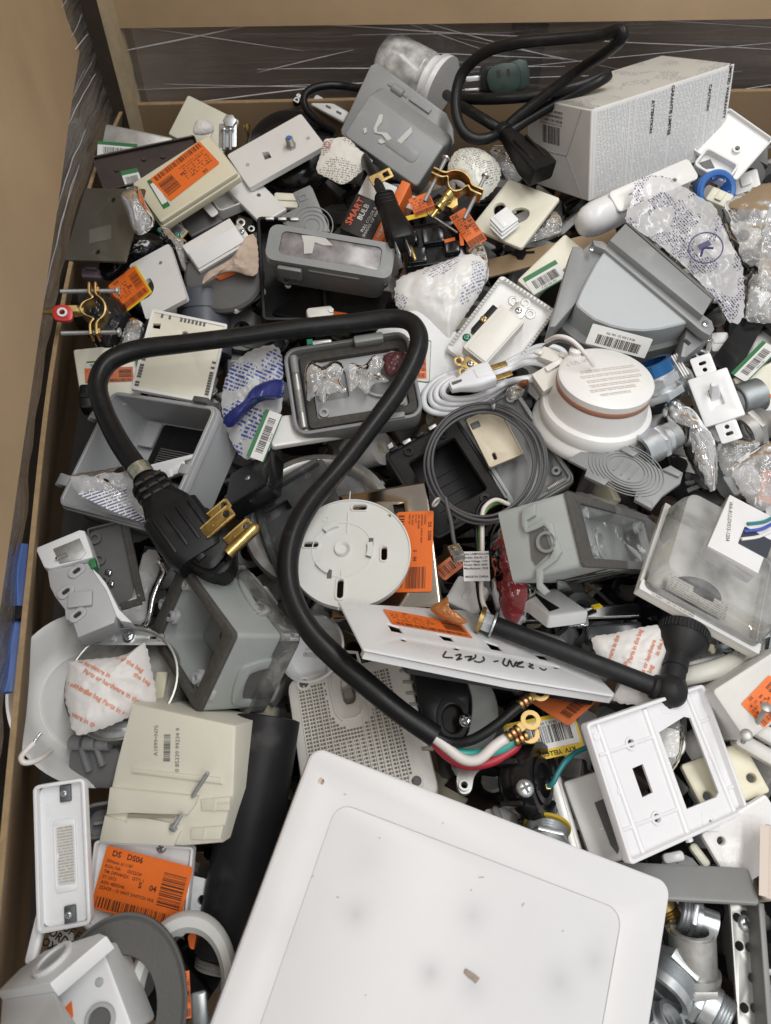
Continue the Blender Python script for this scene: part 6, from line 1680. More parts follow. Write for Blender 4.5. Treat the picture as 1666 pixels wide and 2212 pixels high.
# --- grey box with marker writing
fr = fit(q('I', 420, 685, 950, 855, 1000, 1160, 550, 1155), .052, None, (.62, -.12, .77), 60)
T = thing('grey_box', 'grey weatherproof box wrapped in clear film with marker writing', 'outlet box', fr)
w, h = fr.w, fr.h; dp = .058
MB().slab(rr(w, h, .004), -dp, -.002, .001, [rr(w * .80, h * .76, .003)]).obj('box_wall', LGREY, T)
MB().slab(rr(w * 1.01, h * 1.01, .004), -.0018, .0008, .0005, [rr(w * .80, h * .76, .003)]).obj('gasket', FOAM, T)
MB().slab(rr(w * .80, h * .76, .003), -.026, -.022, 0, [circ(.0120, .004, -.002, 28)]).obj('inner_floor', LGREY, T)
MB().slab(rr(w * .80, h * .76, .003), -.044, -.041).obj('dark_interior', DGREY, T)
mb = MB(); threads(mb, .0150, -.040, -.020, .002, 30, .06, None, .0112); mb.obj('threaded_hub', LGREY, T, TR(.004, -.002, 0))
for sx, sy in ((-.33, .28), (.33, .28), (-.33, -.26), (.34, -.24)):
    MB().slab(slot(.016, .010, 0, 0, .8), -.008, -.004, .001).obj('screw_tab', LGREY, T, TR(sx * w, sy * h, 0))
    MB().ring(.0022, .0046, -.006, -.001, 14).obj('screw_post', LGREY, T, TR(sx * w, sy * h, 0))
def side_frame(fr, along, out, off, depth):
    # frame on a side of the box: x runs along the edge, y towards the opening
    z = out; y = fr.R[:, 2]; x = np.cross(y, z)
    return Frame(fr.o + off - fr.R[:, 2] * depth / 2, np.stack([x, y, z], 1), 1, 1)
fl2 = side_frame(fr, 0, -fr.R[:, 0], -fr.R[:, 0] * w / 2, dp)
M2 = T.matrix_basis.inverted() @ fl2.M
mb = MB(); mb.slab(fl2.pts(q('I', 165, 805, 250, 765, 245, 840, 195, 870, 200, 915, 240, 890, 300, 860, 350, 890, 365, 960, 405, 1060, 375, 1110, 290, 1170, 285, 1250, 330, 1300, 300, 1320, 255, 1280, 250, 1160, 335, 1090, 355, 1050, 325, 930, 300, 900, 250, 925, 190, 945, 165, 900), .002), 0, .004, .001); mb.obj('flange_lip', LGREY, T, M2)
mb = MB(); mb.slab(fl2.pts(q('I', 210, 925, 290, 915, 310, 960, 340, 1055, 250, 1140, 225, 1100), 0), .0002, .0012); mb.obj('recess_shade', DGREY, T, M2)  # dark plate paints the shade of the notch; the wall is uncut
x, y = fl2.pt(*q('I', 318, 1000)[0]); mb = MB(); threads(mb, .0085, .001, .004, .0015, 24, .08, None, .0060); mb.obj('threaded_hub', GREY, T, M2 @ TR(x, y, 0))
fb2 = side_frame(fr, 1, -fr.R[:, 1], -fr.R[:, 1] * h / 2, dp)
M3 = T.matrix_basis.inverted() @ fb2.M
p_ = [fb2.pt(*q('L', 960, 120)[0]), fb2.pt(*q('L', 480, 50)[0])]
tx = math.atan2(p_[1][1] - p_[0][1], p_[1][0] - p_[0][0]); ln = math.hypot(p_[1][0] - p_[0][0], p_[1][1] - p_[0][1])
o = text_mb('D0D0 6 02R6 7A', ln * .125, ln * .002); o.obj('marker_writing', INK, T, M3 @ TR((p_[0][0] + p_[1][0]) / 2, (p_[0][1] + p_[1][1]) / 2, .0004) @ RZ(tx), 0)
mb = MB(); mb.slab(fb2.pts(sm(q('L', 380, 120, 440, 130, 480, 200, 470, 240, 440, 255, 405, 235, 385, 180), 3), .004), .001, .004, .0008, [fb2.pts(circ(9, *q('L', 440, 212)[0], 14), .004)]); mb.obj('mounting_lug', LGREY, T, M3)
mb = MB(); mb.slab(fb2.pts(sm(q('L', 560, 195, 600, 150, 780, 165, 815, 190, 780, 220, 620, 205), 2), .002), 0, .002, .0006, [fb2.pts(sm(q('L', 590, 190, 620, 165, 760, 175, 780, 192, 760, 208, 640, 196), 2), .002)]); mb.obj('pad_frame', LGREY, T, M3)
bag('clear_wrap', 'thin clear film stretched across the grey box with marker writing', 'film', q('I', 430, 690, 900, 830, 1000, 1000, 990, 1150, 720, 1160, 560, 1160, 500, 950), .056, .001, WRAP, 75, .25, thick=.05)
# --- blister pack on the right
fr = fit([(1478, 1052), (1725, 1160), (1690, 1395), (1424, 1222)], .070, None, (-.1, -.3, .95), 40)
T = thing('blister_pack', 'clear blister pack with white printed card on cream backing', 'blister pack', fr)
w, h = fr.w, fr.h
BKC = pm('cream_card', (.70, .68, .63), .6, var=.06)
MB().slab(rr(w, h, .001), -.040, -.034, .0004, [rr(w * .90, h * .86, .001)]).obj('backing_rim', BKC, T)
MB().slab(rr(w * .92, h * .88, .001), -.042, -.0402).obj('backing_card', BKC, T)
mb = MB(); loft(mb, [R3(rr(w * .96, h * .94, .006), -.0336), R3(rr(w * .92, h * .90, .010), -.006), R3(rr(w * .88, h * .86, .010), 0)], False, True); mb.obj('blister_shell', CLEAR, T, None, 35)
MB().slab(rr(w, h * .10, .001, cy=-h * .45), -.0336, -.030).obj('card_edge', PAPER, T)
f2 = fit(q('I', 1425, 690, 1740, 860, 1600, 1140, 1290, 1035), .072, None, fr.R[:, 2], 90)
M2 = T.matrix_basis.inverted() @ f2.M
SILV = pm('glossy_white_card', (.74, .74, .75), .2, var=.05)
o = MB().box(f2.w, f2.h, .018, (0, 0, -.013), .0006, .0005).obj('inner_card', SILV, T, M2)
lettering(o, 'WA-R12-DVS15-120A', .0050, -f2.w * .32, f2.h * .05, -.0037, -1.35, INK)
MB().box(.026, .022, .0006, (.012, -.004, -.0037), .001, .0002).obj('product_photo', pm('photo_dark', (.04, .045, .06), .3), o)
for k, (m_, y_) in enumerate(((DTEAL, .010), (pm('blue_insulation', (.06, .10, .45), .4), .0), (PAPER, -.010))):
    MB().tube([(.0, y_, -.0026), (.012, y_ + .012, -.0024), (.020, y_ + .026, -.0024)], .0016, 6, 4).obj('printed_wire', m_, o)
MB().slab(rr(w * .5, h * .16, .0), 0, .0003).obj('fine_print', printed('blister_print', (.62, .60, .55), (.32, .30, .28), .0026, .5, 0, .55, .06, block=.2), T, TR(-w * .06, -h * .30, -.0296))
MB().slab(rr(w * .35, h * .05, .0), 0, .0002).obj('fine_print', _m['blister_print'], T, TR(-w * .22, -h * .47, -.0298))
# ================================================================== FRONT OF THE HEAP
# --- device back by the side wall
fr = fit([(86, 1185), (176, 1148), (246, 1345), (168, 1375)], .056, None, (0, -.05, 1), 40)
T = thing('receptacle', 'grey receptacle lying face down with white steel backed end by the side wall', 'receptacle', fr)
w, h = fr.w, fr.h
PG2 = pm('receptacle_grey', (.42, .42, .43), .45, var=.05)
E(T, fr, 'body', PG2, q('J', 285, 30, 530, -10, 640, 150, 700, 300, 690, 350, 470, 440, 440, 350, 395, 330, 390, 270, 330, 190, 300, 130), -.025, 0, .0012)
E(T, fr, 'white_end', WHITE2, q('G', 213, 1035, 480, 925, 510, 930, 555, 1060, 560, 1090, 300, 1160, 265, 1150), -.020, .003, .0012)
E(T, fr, 'steel_contact', STEEL, q('G', 320, 1040, 480, 975, 520, 1060, 490, 1100, 360, 1130), .003, .004, .0004)
bolt(T, (*fr.pt(*q('G', 350, 1095)[0], .006), .006), (*fr.pt(*q('G', 410, 1070)[0], .006), .006), .0016, CHROME, 1.0, 'pin')
for (a, b, t_) in ((465, 40, 'J'), (400, 165, 'J'), (470, 305, 'J')):
    x, y = fr.pt(*q(t_, a, b)[0])
    MB().slab(slot(.016, .010, 0, 0, .3), 0, .002, .0008, [slot(.007, .004, 0, 0, .3)]).obj('terminal_lug', PG2, T, TR(x, y, 0))
    MB().slab(slot(.0065, .0036, 0, 0, .3), 0, .0006).obj('terminal_hole', INK, T, TR(x, y, .0001), 0)
x, y = fr.pt(*q('J', 490, 215)[0]); MB().box(.020, .014, .004, (0, 0, .002), .001, .001).obj('raised_pad', PG2, T, TR(x, y, 0) @ RZ(-.35))
E(T, fr, 'stepped_edge', WHITE2, q('J', 555, 20, 600, 60, 640, 110, 720, 270, 800, 350, 730, 340, 690, 300), -.018, -.002, .001)
E(T, fr, 'green_tab', pm('green_tab', (.02, .18, .06), .4), q('G', 535, 1110, 570, 1090, 582, 1145, 545, 1160), -.008, .0005, .0005)
# --- dark slotted frame behind it
T, fr = tray('device_frame', 'grey device frame with a dark foam strip behind the receptacle', 'frame', q('G', 505, 900, 790, 870, 850, 1340, 640, 1480), .014, DGREY, None, rim=.006)
MB().box(.007, fr.h * .95, .006, (fr.w * .44, 0, .002), .001, .001).obj('foam_strip', FOAM, T)
MB().box(fr.w * .5, .007, .006, (fr.w * .2, -fr.h * .47, .002), .001, .001).obj('foam_strip', FOAM, T)
for k in range(3): MB().ring(.003, .006, -.006, -.003, 16).obj('screw_post', DGREY, T, TR(-fr.w * .36, fr.h * (.38 - .25 * k), 0))
for k in (0, 1): screw(T, -fr.w * .20, fr.h * (-.04 - .13 * k), -.004, .0036, CHROME)
# --- crumpled white plastic and steel handle between
T, fr = bag('white_liner', 'crumpled pale grey plastic liner behind the gasketed grey box', 'liner', q('J', 690, 280, 780, 240, 860, -60, 950, -80, 960, 40, 900, 180, 880, 330, 820, 360, 740, 330), .010, .010, pm('pale_liner', (.40, .40, .40), .45, var=.1), 81, 1.2, part='film')
T = thing('steel_bail', 'bent bright steel wire bail beside the gasketed grey box', 'bail', frame_at(330, 1280, .02, (10, 0)))
wire(T, 'bail_wire', CHROME, [(345, 1215, .045), (353, 1228, .046), (356, 1238, .046), (345, 1258, .046), (332, 1290, .046), (325, 1325, .044), (316, 1352, .036), (312, 1375, .02)], .0022, 10)
MB().lathe([(0, .003), (.003, .002), (.0035, 0), (0, -.002)], 12).obj('bail_tip', CHROME, T, T.matrix_basis.inverted() @ TR(*W(345, 1214, .045)))
# --- large white disc at the left wall
fr = frame_at(222, 1500, .004, (120, 0), (.62, .0, .8))
T = thing('white_dish', 'large white round dish standing on edge along the side wall', 'dish', fr)
MB().lathe([(0, -.022), (.050, -.022), (.058, -.018), (.072, -.002), (.0765, .0), (.0785, -.001), (.077, -.004), (.060, -.021), (.05, -.025), (0, -.025)], 72).obj('dish_shell', WHITE, T, None, 40)
MB().ring(.044, .0455, -.0225, -.0205, 60).obj('moulded_ring', WHITE, T)
T = thing('white_wire', 'short white wire bent in a hook with bare copper end by the side wall', 'wire', frame_at(70, 1620, .04, (10, 0)))
wire(T, 'insulated_wire', WIREW, [(73, 1605, .100), (56, 1622, .102), (46, 1636, .104), (52, 1647, .104), (72, 1645, .10), (92, 1636, .09), (110, 1622, .07)], .0021, 8)
wire(T, 'bare_end', CHROME, [(73, 1605, .100), (82, 1592, .10), (90, 1583, .10)], .0010, 6)
# --- round steel box with desiccant style packet
fr = frame_at(262, 1472, .038, (122, 0), (-.08, -.08, 1))
T = thing('round_steel_box', 'round galvanised steel junction box with cross bars', 'junction box', fr)
R = fr.w * 1.0
MB().lathe([(R * .96, -.034), (R, -.030), (R, 0), (R * .975, .0006), (R * .955, 0), (R * .955, -.030)], 56).obj('box_wall', STEEL, T, None, 45)
MB().slab(circ(R * .957, n=56), -.034, -.031, 0, [circ(.0045, R * .05, R * .62, 14), circ(.0045, -R * .55, R * .45, 14), circ(.0045, R * .72, -R * .25, 14)]).obj('box_floor', STEEL, T)
MB().ring(.016, .0175, -.0308, -.0298, 36).obj('knockout', STEEL, T, TR(R * .62, R * .08, 0))
MB().ring(.016, .0175, -.0308, -.0298, 36).obj('knockout', STEEL, T, TR(-R * .25, -R * .5, 0))
for s in (1, -1):
    pts = [(R * .955 * math.cos(a), R * .955 * math.sin(a)) for a in [PI / 2 + t for t in np.linspace(-.80, .80, 18)]]
    if s < 0: pts = [(x, -y) for x, y in pts]
    b = MB().slab(pts, -.004, -.002, .0004, [slot(.011, .004, -.022, s * R * .80), slot(.011, .004, .020, s * R * .80)]).obj('cross_bar', ZINC, T)
    for x_ in (-.016, .027): MB().lathe([(0, .0015), (.003, .0012), (.0036, 0)], 14).obj('rivet', ZINC, b, TR(x_, s * R * .80, -.002))
screw(T, -.002, R * .82, -.002, .0058, CHROME)
MB().box(.010, .034, .005, (R * .48, -R * .02, -.028), .001, .001).obj('ivory_strip', IVORY, T)
PP = pm('waxed_paper', (.70, .68, .66), .5, var=.05, bump=.35, bscale=110)
PRED = pm('coral_ink', (.70, .28, .18), .6)
def packet(label, out, dz, seed, rows, ang, size, nrm=None):
    T, fr = bag('hardware_packet', label, 'packet', out, dz, .010, PP, seed, .75, nrm, 5.0, 22, 96, part='paper', sub=2)
    paper = T.children[0]
    me = paper.data
    # lettering follows the paper: project glyph points on the crumpled top sheet
    half = len(me.vertices) // 2
    vs = np.array([v.co[:] for v in me.vertices])[:half]
    mb = MB()
    for (u, v, s) in rows:
        x, y = fr.pt(u, v)
        tx = text_mb(s, size, .00012)
        ca, sa = math.cos(ang), math.sin(ang)
        V = []
        for p in tx.v:
            X, Y = x + p[0] * ca - p[1] * sa, y + p[0] * sa + p[1] * ca
            d = (vs[:, 0] - X) ** 2 + (vs[:, 1] - Y) ** 2
            k = np.argpartition(d, 4)[:4]; wgt = 1 / (d[k] + 1e-7)
            V.append((X, Y, float((vs[k, 2] * wgt).sum() / wgt.sum()) + .0009))
        rmax = {}
        def inside(X, Y):
            rim = vs[-96:, :2]; a = np.arctan2(rim[:, 1], rim[:, 0]); d = np.abs(np.angle(np.exp(1j * (a - math.atan2(Y, X)))))
            return math.hypot(X, Y) < .93 * float(np.hypot(*rim[d.argmin()]))
        ok = [inside(p[0], p[1]) for p in V]
        mb.add(V, [t for t in tx.f if all(ok[i] for i in t)])
    mb.obj('lettering', PRED, T, None, 0)
    return T, fr
packet('white paper hardware packet with coral lettering lying in the round steel box', [(148, 1445), (155, 1428), (250, 1420), (290, 1405), (313, 1388), (326, 1440), (338, 1520), (290, 1545), (170, 1590), (150, 1540), (140, 1500)], .052, 83,
       [(195, 1440, 'Parts of hardware in'), (275, 1432, 'Parts of the bag'), (195, 1500, 'ts in the bag'), (255, 1492, 'Parts or hardware in the bag'), (180, 1555, 'hardware in the b'), (265, 1540, 'Parts in the bag'), (310, 1470, 'the bag'), (165, 1485, 'Parts or hardw')], -.50, .0052)
# --- gasketed grey box
fr = fit([(388, 1212), (508, 1372), (424, 1540), (330, 1372)], .058, None, (-.60, -.25, .75), 60)
T = thing('gasketed_box', 'deep grey weatherproof box lined with dark foam gasket and clear lid', 'outlet box', fr)
w, h = fr.w, fr.h; dp = .050
O_ = rr(w, h, .004); I_ = rr(w * .76, h * .80, .004)
MB().slab(rr(w * 1.01, h * 1.01, .004), -.004, .0008, .001, [I_]).obj('gasket', FOAM, T)
MB().slab(O_, -dp, -.0042, .001, [inset(ccw(I_), -.002)]).obj('box_wall', LGREY, T)
MB().slab(inset(ccw(I_), -.001), -dp, -dp + .004).obj('box_floor', GREY, T)
MB().slab(rr(w * .40, h * .30, .004, cx=.004, cy=-.004), -dp + .004, -dp + .006).obj('floor_opening', BROWN, T)
for (u, v) in ((362, 1318), (436, 1480)):
    x, y = fr.pt(u, v, -.003); a = -.9 if v < 1400 else 0.55
    a = math.atan2(h * .3, 0) if False else PI / 2 * 0
    MB().slab(rr(.030, .013, .004), -.008, -.004, .001, [circ(.0028, .009, 0, 12), circ(.0028, -.009, 0, 12)]).obj('screw_tab', PGREY, T, TR(x, y, .0) @ RZ(a))
    for s_ in (1, -1): MB().ring(.0028, .0050, -.0042, -.0005, 16).obj('screw_post', PGREY, T, TR(x + s_ * .009 * math.cos(a), y + s_ * .009 * math.sin(a), .0))
x, y = fr.pt(396, 1262); MB().ring(.003, .0052, -.006, -.001, 16).obj('screw_post', PGREY, T, TR(x, y, 0))
for ax, sg, sz in ((0, 1, w), (1, 1, h), (1, -1, h)):
    pass
cs = np.array([[-w / 2, h / 2], [w / 2, h / 2], [w / 2, -h / 2], [-w / 2, -h / 2]])
def side(out, off): 
    z = out; y = fr.R[:, 2]; x = np.cross(y, z)
    return Frame(fr.o + off - fr.R[:, 2] * dp / 2, np.stack([x, y, z], 1), 1, 1)
fa = side(fr.R[:, 1], fr.R[:, 1] * h / 2); fb_ = side(fr.R[:, 0], fr.R[:, 0] * w / 2)
for f_, lip, ope in ((fa, [(520, 1240), (545, 1245), (590, 1305), (600, 1330), (565, 1330), (540, 1310), (515, 1265)], [(530, 1255), (545, 1258), (580, 1308), (585, 1320), (568, 1318), (548, 1302)]),
                     (fb_, [(500, 1500), (515, 1450), (540, 1432), (600, 1425), (590, 1510), (510, 1522)], [(522, 1495), (533, 1460), (548, 1448), (588, 1443), (580, 1500), (530, 1508)])):
    Mf = T.matrix_basis.inverted() @ f_.M
    mb = MB(); mb.slab(sm(f_.pts(lip), 3), 0, .003, .001, [sm(f_.pts(ope), 3)]); mb.obj('handle_lip', LGREY, T, Mf)
    mb = MB(); mb.slab(sm(f_.pts(ope), 3), .0001, .0006); mb.obj('hand_opening', DGREY, T, Mf)
MB().slab(rr(w * 1.12, h * 1.12, .010), -dp - .012, -dp + .004, .003, [rr(w * 1.005, h * 1.005, .006)]).obj('clear_lid', CLEAR, T)
MB().slab(rr(w * 1.06, h * 1.06, .010), -dp - .016, -dp - .0125).obj('clear_lid_face', CLEAR, T)
for (u, v) in ((562, 1320), (597, 1352)):
    mb = MB(); mb.box(.016, .018, .009, (0, 0, 0), .002, .0015); mb.ring(.003, .005, .0045, .006, 16); mb.obj('clear_latch', CLEAR, T, T.matrix_basis.inverted() @ TR(*W(u, v, .056)) @ RZ(.6) @ RX(-.4))
# --- white paper scrap behind lid
T, fr = plate('paper_scrap', 'torn white paper strip behind the clear lid', 'paper', q('J', 1555, 130, 1610, 140, 1690, 240, 1650, 260), .02, PAPER, None, thick=.0006, bev=.0001)
# --- grey hinge box at the left
fr = fit([(140, 1620), (262, 1608), (262, 1720), (150, 1690)], .010, None, (-.1, -.3, .9), 60)
T = thing('hinged_cover', 'dark grey hinged cover under the round steel box', 'outlet cover', fr)
w, h = fr.w, fr.h
MB().slab(rr(w, h, .008), -.03, 0, .004).obj('cover_body', pm('mid_grey_pvc', (.17, .17, .175), .42, var=.1), T)
MB().slab(rr(w * 1.06, h * 1.1, .010), -.036, -.0305, .002).obj('cover_rim', _m['mid_grey_pvc'], T)
for k in range(3): MB().cyl(.006, -.005, .005, 18, .0008, TR(-w * .30 + .013 * k, h / 2 + .004, .004) @ RY(PI / 2)).obj('hinge_knuckle', GREY, T)
for k in range(2): MB().box(.004, .022, .006, (-w * .05 + k * .013, h * .28, .003), .001, .001, RZ(.4)).obj('hinge_rib', GREY, T)
T, fr = open_box('grey_tub', 'dark grey tub half hidden beside the cream nail on box', 'tub', [(170, 1735), (270, 1728), (262, 1800), (180, 1822)], -.004, _m['mid_grey_pvc'], .03, .003, None, .010)
MB().box(.02, .003, .004, (0, 0, -.02), .001, .001).obj('inner_rib', GREY, T)
# --- cream nail-on box
fr = fit([(283, 1518), (509, 1567), (492, 1760), (246, 1712)], .062, None, (.02, -.05, 1), 30)
T = thing('nail_on_box', 'cream nail on outlet box with two nails through its side', 'outlet box', fr)
w, h = fr.w, fr.h
CB = pm('cream_box_plastic', (.70, .68, .58), .42, var=.05, scale=20, stain=(.5, .46, .36), stain_amt=.12)
out = fr.pts([(284, 1518), (510, 1567), (507, 1650), (505, 1715), (490, 1770), (478, 1822), (395, 1829), (213, 1819), (230, 1740), (250, 1650)])
MB().slab(out, -.060, 0, .003).obj('box_body', CB, T)
E(T, fr, 'side_flange', CB, q('M', 660, 210, 1195, 262, 1170, 320, 1130, 375, 770, 365, 640, 375), .0, .004, .0012)
E(T, fr, 'side_flange', CB, q('M', 765, 365, 1075, 435, 1090, 470, 1045, 565, 595, 540, 630, 380, 760, 420), .0, .003, .0012)
for c_ in ((795, 95, 1330, 150, 1340, 190, 790, 120), (1210, 280, 1390, 265, 1385, 350, 1215, 350), (1150, 455, 1350, 440, 1330, 525, 1150, 525)):
    E(T, fr, 'moulded_ridge', CB, q('M', *c_), .0, .0022, .001)
for c_ in ((1290, 280, 1300, 280, 1295, 350, 1285, 350), (1310, 300, 1390, 295, 1390, 302, 1310, 308), (1230, 460, 1240, 460, 1232, 525, 1222, 525)):
    E(T, fr, 'moulded_line', CB, q('M', *c_), .0022, .003)
E(T, fr, 'gap_shade_strip', pm('painted_gap_shade', (.30, .28, .22), .6), q('M', 772, 367, 1060, 382, 1050, 395, 768, 390), .0042, .0048)  # raised strip painted in the tone of shade, no real gap
bolt(T, (*fr.pt(*q('M', 1160, 258)[0], .008), .006), (*fr.pt(*q('M', 1240, 125)[0], .030), .026), .0017, ZINC, 1.0, 'nail')
bolt(T, (*fr.pt(*q('M', 1045, 448)[0], .006), .005), (*fr.pt(*q('M', 1088, 375)[0], .012), .010), .0017, ZINC, 2.0, 'nail')
x, y, ww, hh, a = lrect(fr, q('J', 985, 1010, 1055, 1010, 1030, 1200, 970, 1200))
bars_mb(hh * .85, ww * .62, 26, 88, TR(x, y, .0005) @ RZ(a + PI / 2)).obj('barcode', pm('inkjet_grey', (.16, .16, .15), .6), T, None, 0)
lettering(T, 'A1099=N75', .0046, x - .010, y + .004, .0005, a + PI / 2, _m['inkjet_grey'])
lettering(T, '0 85339 99234 9', .0048, x + .009, y, .0005, a + PI / 2, _m['inkjet_grey'])
# --- black tube
p0, p1 = W(578, 1560, .022), W(488, 2110, -.002)
fr = axis_frame(p0, p1)
T = thing('black_tube', 'matt black tube lying beside the cream nail on box', 'tube', fr)
MT = pm('matt_black_tube', (.014, .014, .016), .5, spec=.3, var=.35, scale=18, stain=(.10, .10, .10), stain_amt=.35)
MB().lathe([(.024, -.004), (.027, -.003), (.027, fr.w * .92), (.024, fr.w * .93), (.022, fr.w * .93), (.022, -.004), (.024, -.004)], 44).obj('tube_wall', MT, T, None, 60)
mb = MB(); threads(mb, .025, fr.w * .935, fr.w * .975, .0025, 36, .06); mb.obj('threaded_end', STEEL, T)
# --- white inside-out cover plate
T, fr = tray('blank_cover', 'long narrow white cover lying face down by the side wall', 'cover', [(67, 1693), (181, 1685), (200, 2005), (81, 2012)], .078, WHITE2, None, .0075, .0025, .002, .004)
w, h = fr.w, fr.h
MB().slab(rr(w * .44, h * .50, .003), -.0074, -.0062, .0008, [rr(w * .39, h * .46, .002)]).obj('raised_frame', WHITE2, T, TR(w * .02, -.002, 0))
MB().slab(rr(w * .30, h * .40, .001), 0, .0002).obj('faded_label', printed('faded_print', (.60, .58, .55), (.38, .36, .33), .0020, .6, 0, .62, .3, block=.2), T, TR(w * .02, -.002, -.0074), 0)
for sy in (.41, -.42):
    MB().box(.008, .012, .003, (w * .08, h * sy, -.006), .001, .0008).obj('clip_pad', DSTEEL, T)
    screw(T, w * .06, h * sy, -.0045, .0025, ZINC)
for sx, sy in ((-.22, .37), (-.20, -.02), (.30, -.02), (-.20, -.36)): MB().cyl(.0035, -.0075, -.0070, 16).obj('moulded_dot', WHITE2, T, TR(w * sx, h * sy, 0))
# --- DS06 plates
T, fr = plate('wall_plate', 'white plate corner with a screw hole under the stickered plate', 'wall plate', q('M', 1080, 720, 1290, 770, 1250, 1080, 1040, 950), .004, WHITE2, None, thick=.005, holes=[(*q('M', 1218, 887)[0], .0035)])
MB().ring(.0036, .0055, 0, .0008, 18).obj('hole_lip', WHITE2, T, TR(*fr.pt(*q('M', 1218, 887)[0]), 0))
T, fr = tray('wall_plate', 'white switch plate carrying a large orange sticker reading DS06', 'wall plate', q('M', 540, 520, 1175, 575, 1105, 1120, 530, 1060), .024, WHITE2, None, .006, .002)
o = orange_sticker(T, fr, q('M', 640, 555, 1165, 690, 1075, 1075, 553, 935), .0012, 91, ('SRNum: 611187', 'RGA: NA      03/22/24', 'TM: DPH4H2X   QTY: 1', 'ST: 0373', 'ASN: 4820346', '223429 - 10 WHT SWITCH WA'))
screw(T, *fr.pt(*q('M', 970, 575)[0]), -.002, .004, STEEL)
T, fr = plate('orange_scrap', 'orange sticker scrap between the stickered plate and the black tube', 'sticker', q('M', 1135, 1110, 1215, 1050, 1205, 1160, 1150, 1200), .006, ORANGE, None, thick=.0004, bev=.0001)
# --- front left corner: printed paper, white strip, white weatherproof box, rings
T, fr = plate('printed_leaflet', 'printed leaflet slip under the long white cover', 'leaflet', q('M', 285, 1085, 440, 1060, 450, 1160, 300, 1180), .020, PAPER, None, thick=.0008, bev=.0002)
lettering(T, 'RISK OF FIRE\nACCORDANCE\nBOX PER', .0075, 0, 0, .0004, -.7, INK, .0002)
T, fr = plate('white_strip', 'plain white strip standing along the side wall', 'strip', q('M', 222, 950, 290, 960, 220, 1270, 132, 1290), .060, WHITE2, None, thick=.004)
fr = fit([(148, 2000), (300, 2220), (175, 2330), (-5, 2110)], .070, None, (.2, -.05, 1), 40)
fr = fit(q('M', 605, 1080, 800, 1700, 480, 1830, 295, 1385), .100, None, (.05, 0, 1), 60)
T = thing('white_box', 'white weatherproof box with threaded openings beside the dark grey ring', 'outlet box', fr)
w, h = fr.w, fr.h
WB2 = pm('painted_white_metal', (.72, .73, .74), .4, var=.05, scale=18, bump=.06, bscale=300, stain=(.5, .48, .42), stain_amt=.12)
MB().slab(rr(w, h, .003), -.055, 0, .0015).obj('front_face', WB2, T)
f2 = fit(q('M', 270, 1190, 605, 1082, 292, 1385, 0, 1395), .098, None, (-.35, .25, .9), 60)
M2 = T.matrix_basis.inverted() @ f2.M
mb = MB(); mb.slab(f2.pts(q('M', 120, 1300, 270, 1190, 600, 1083, 640, 1100, 300, 1390, -20, 1440)), -.010, 0, .0015); mb.obj('side_face', WB2, T, M2)
x, y = f2.pt(*q('M', 325, 1255)[0]); mb = MB(); threads(mb, .0135, 0, .003, .0015, 32, .05, None, .0100); mb.obj('threaded_opening', WB2, T, M2 @ TR(x, y, 0)); MB().cyl(.0100, -.001, .0012, 28).obj('opening_plug', PGREY, T, M2 @ TR(x, y, 0))
mb = MB(); mb.slab(f2.pts(q('M', -20, 1442, 295, 1392, 480, 1800, 200, 1900, -60, 1900)), -.03, -.006, .0015); mb.obj('lower_face', WB2, T, M2)
E(T, fr, 'embossed_arrow', WHITE2, q('M', 425, 1280, 515, 1200, 535, 1270, 440, 1370), 0, .0014, .0006)
for p in ((615, 1183), (600, 1383), (340, 1455), (570, 1230)): x, y = fr.pt(*q('M', *p)[0]); MB().lathe([(0, .0012), (.002, .001), (.0028, 0)], 14).obj('casting_dot', PGREY, T, TR(x, y, 0))
E(T, fr, 'orange_tab', ORANGE, q('M', 388, 1540, 432, 1495, 442, 1590, 415, 1640), .0002, .0006)
x, y = fr.pt(*q('M', 610, 1610)[0]); mb = MB(); threads(mb, .0095, -.0, .003, .0015, 28, .06, None, .007); mb.obj('threaded_opening', PGREY, T, TR(x, y, 0)); MB().cyl(.007, -.001, .001, 24).obj('opening_plug', DGREY, T, TR(x, y, 0))
fr = frame_at(248, 2196, .062, (100, 0), (.1, -.15, 1))
T = thing('grey_ring', 'flat dark grey trim ring leaning on the white weatherproof box', 'ring', fr)
GR2 = pm('textured_grey', (.10, .098, .095), .6, var=.15, bump=.3, bscale=500)
MB().lathe([(.029, -.003), (.030, 0), (.0475, .0015), (.050, -.001), (.050, -.004), (.029, -.003)], 64).obj('ring_plate', GR2, T, Matrix.Diagonal((.92, 1.2, 1, 1)), 40)
MB().ring(.0495, .0512, -.006, .0, 64).obj('ring_edge', GR2, T, Matrix.Diagonal((.92, 1.2, 1, 1)))
T, fr = plate('white_yoke', 'white plastic yoke seen through the dark grey ring', 'yoke', q('M', 680, 1250, 850, 1290, 800, 1560, 690, 1520), .008, WHITE2, None, thick=.008, bev=.003, rad=.008)
bolt(T, (.006, -.012, .004), (.016, -.024, .004), .002, CHROME, name='screw')
fr = frame_at(392, 2142, .044, (100, 0), (.1, -.1, 1))
T = thing('white_ring', 'weathered white half ring beside the black tube', 'ring', fr)
MB().lathe([(.036, -.006), (.040, 0), (.047, .001), (.051, -.003), (.051, -.010), (.036, -.006)], 56).obj('ring_body', pm('weathered_white', (.62, .63, .61), .4, var=.12, scale=25, stain=(.40, .38, .32), stain_amt=.3), T, Matrix.Diagonal((.74, .98, 1, 1)), 45)
orange_sticker(T, fr, q('M', 1105, 1320, 1158, 1310, 1140, 1600, 1098, 1610), .012, 95)
T, fr = plate('steel_strip', 'brushed steel strip under the white half ring', 'strip', q('M', 1150, 1440, 1230, 1430, 1290, 1700, 1150, 1720), -.004, ZINC, None, thick=.003)
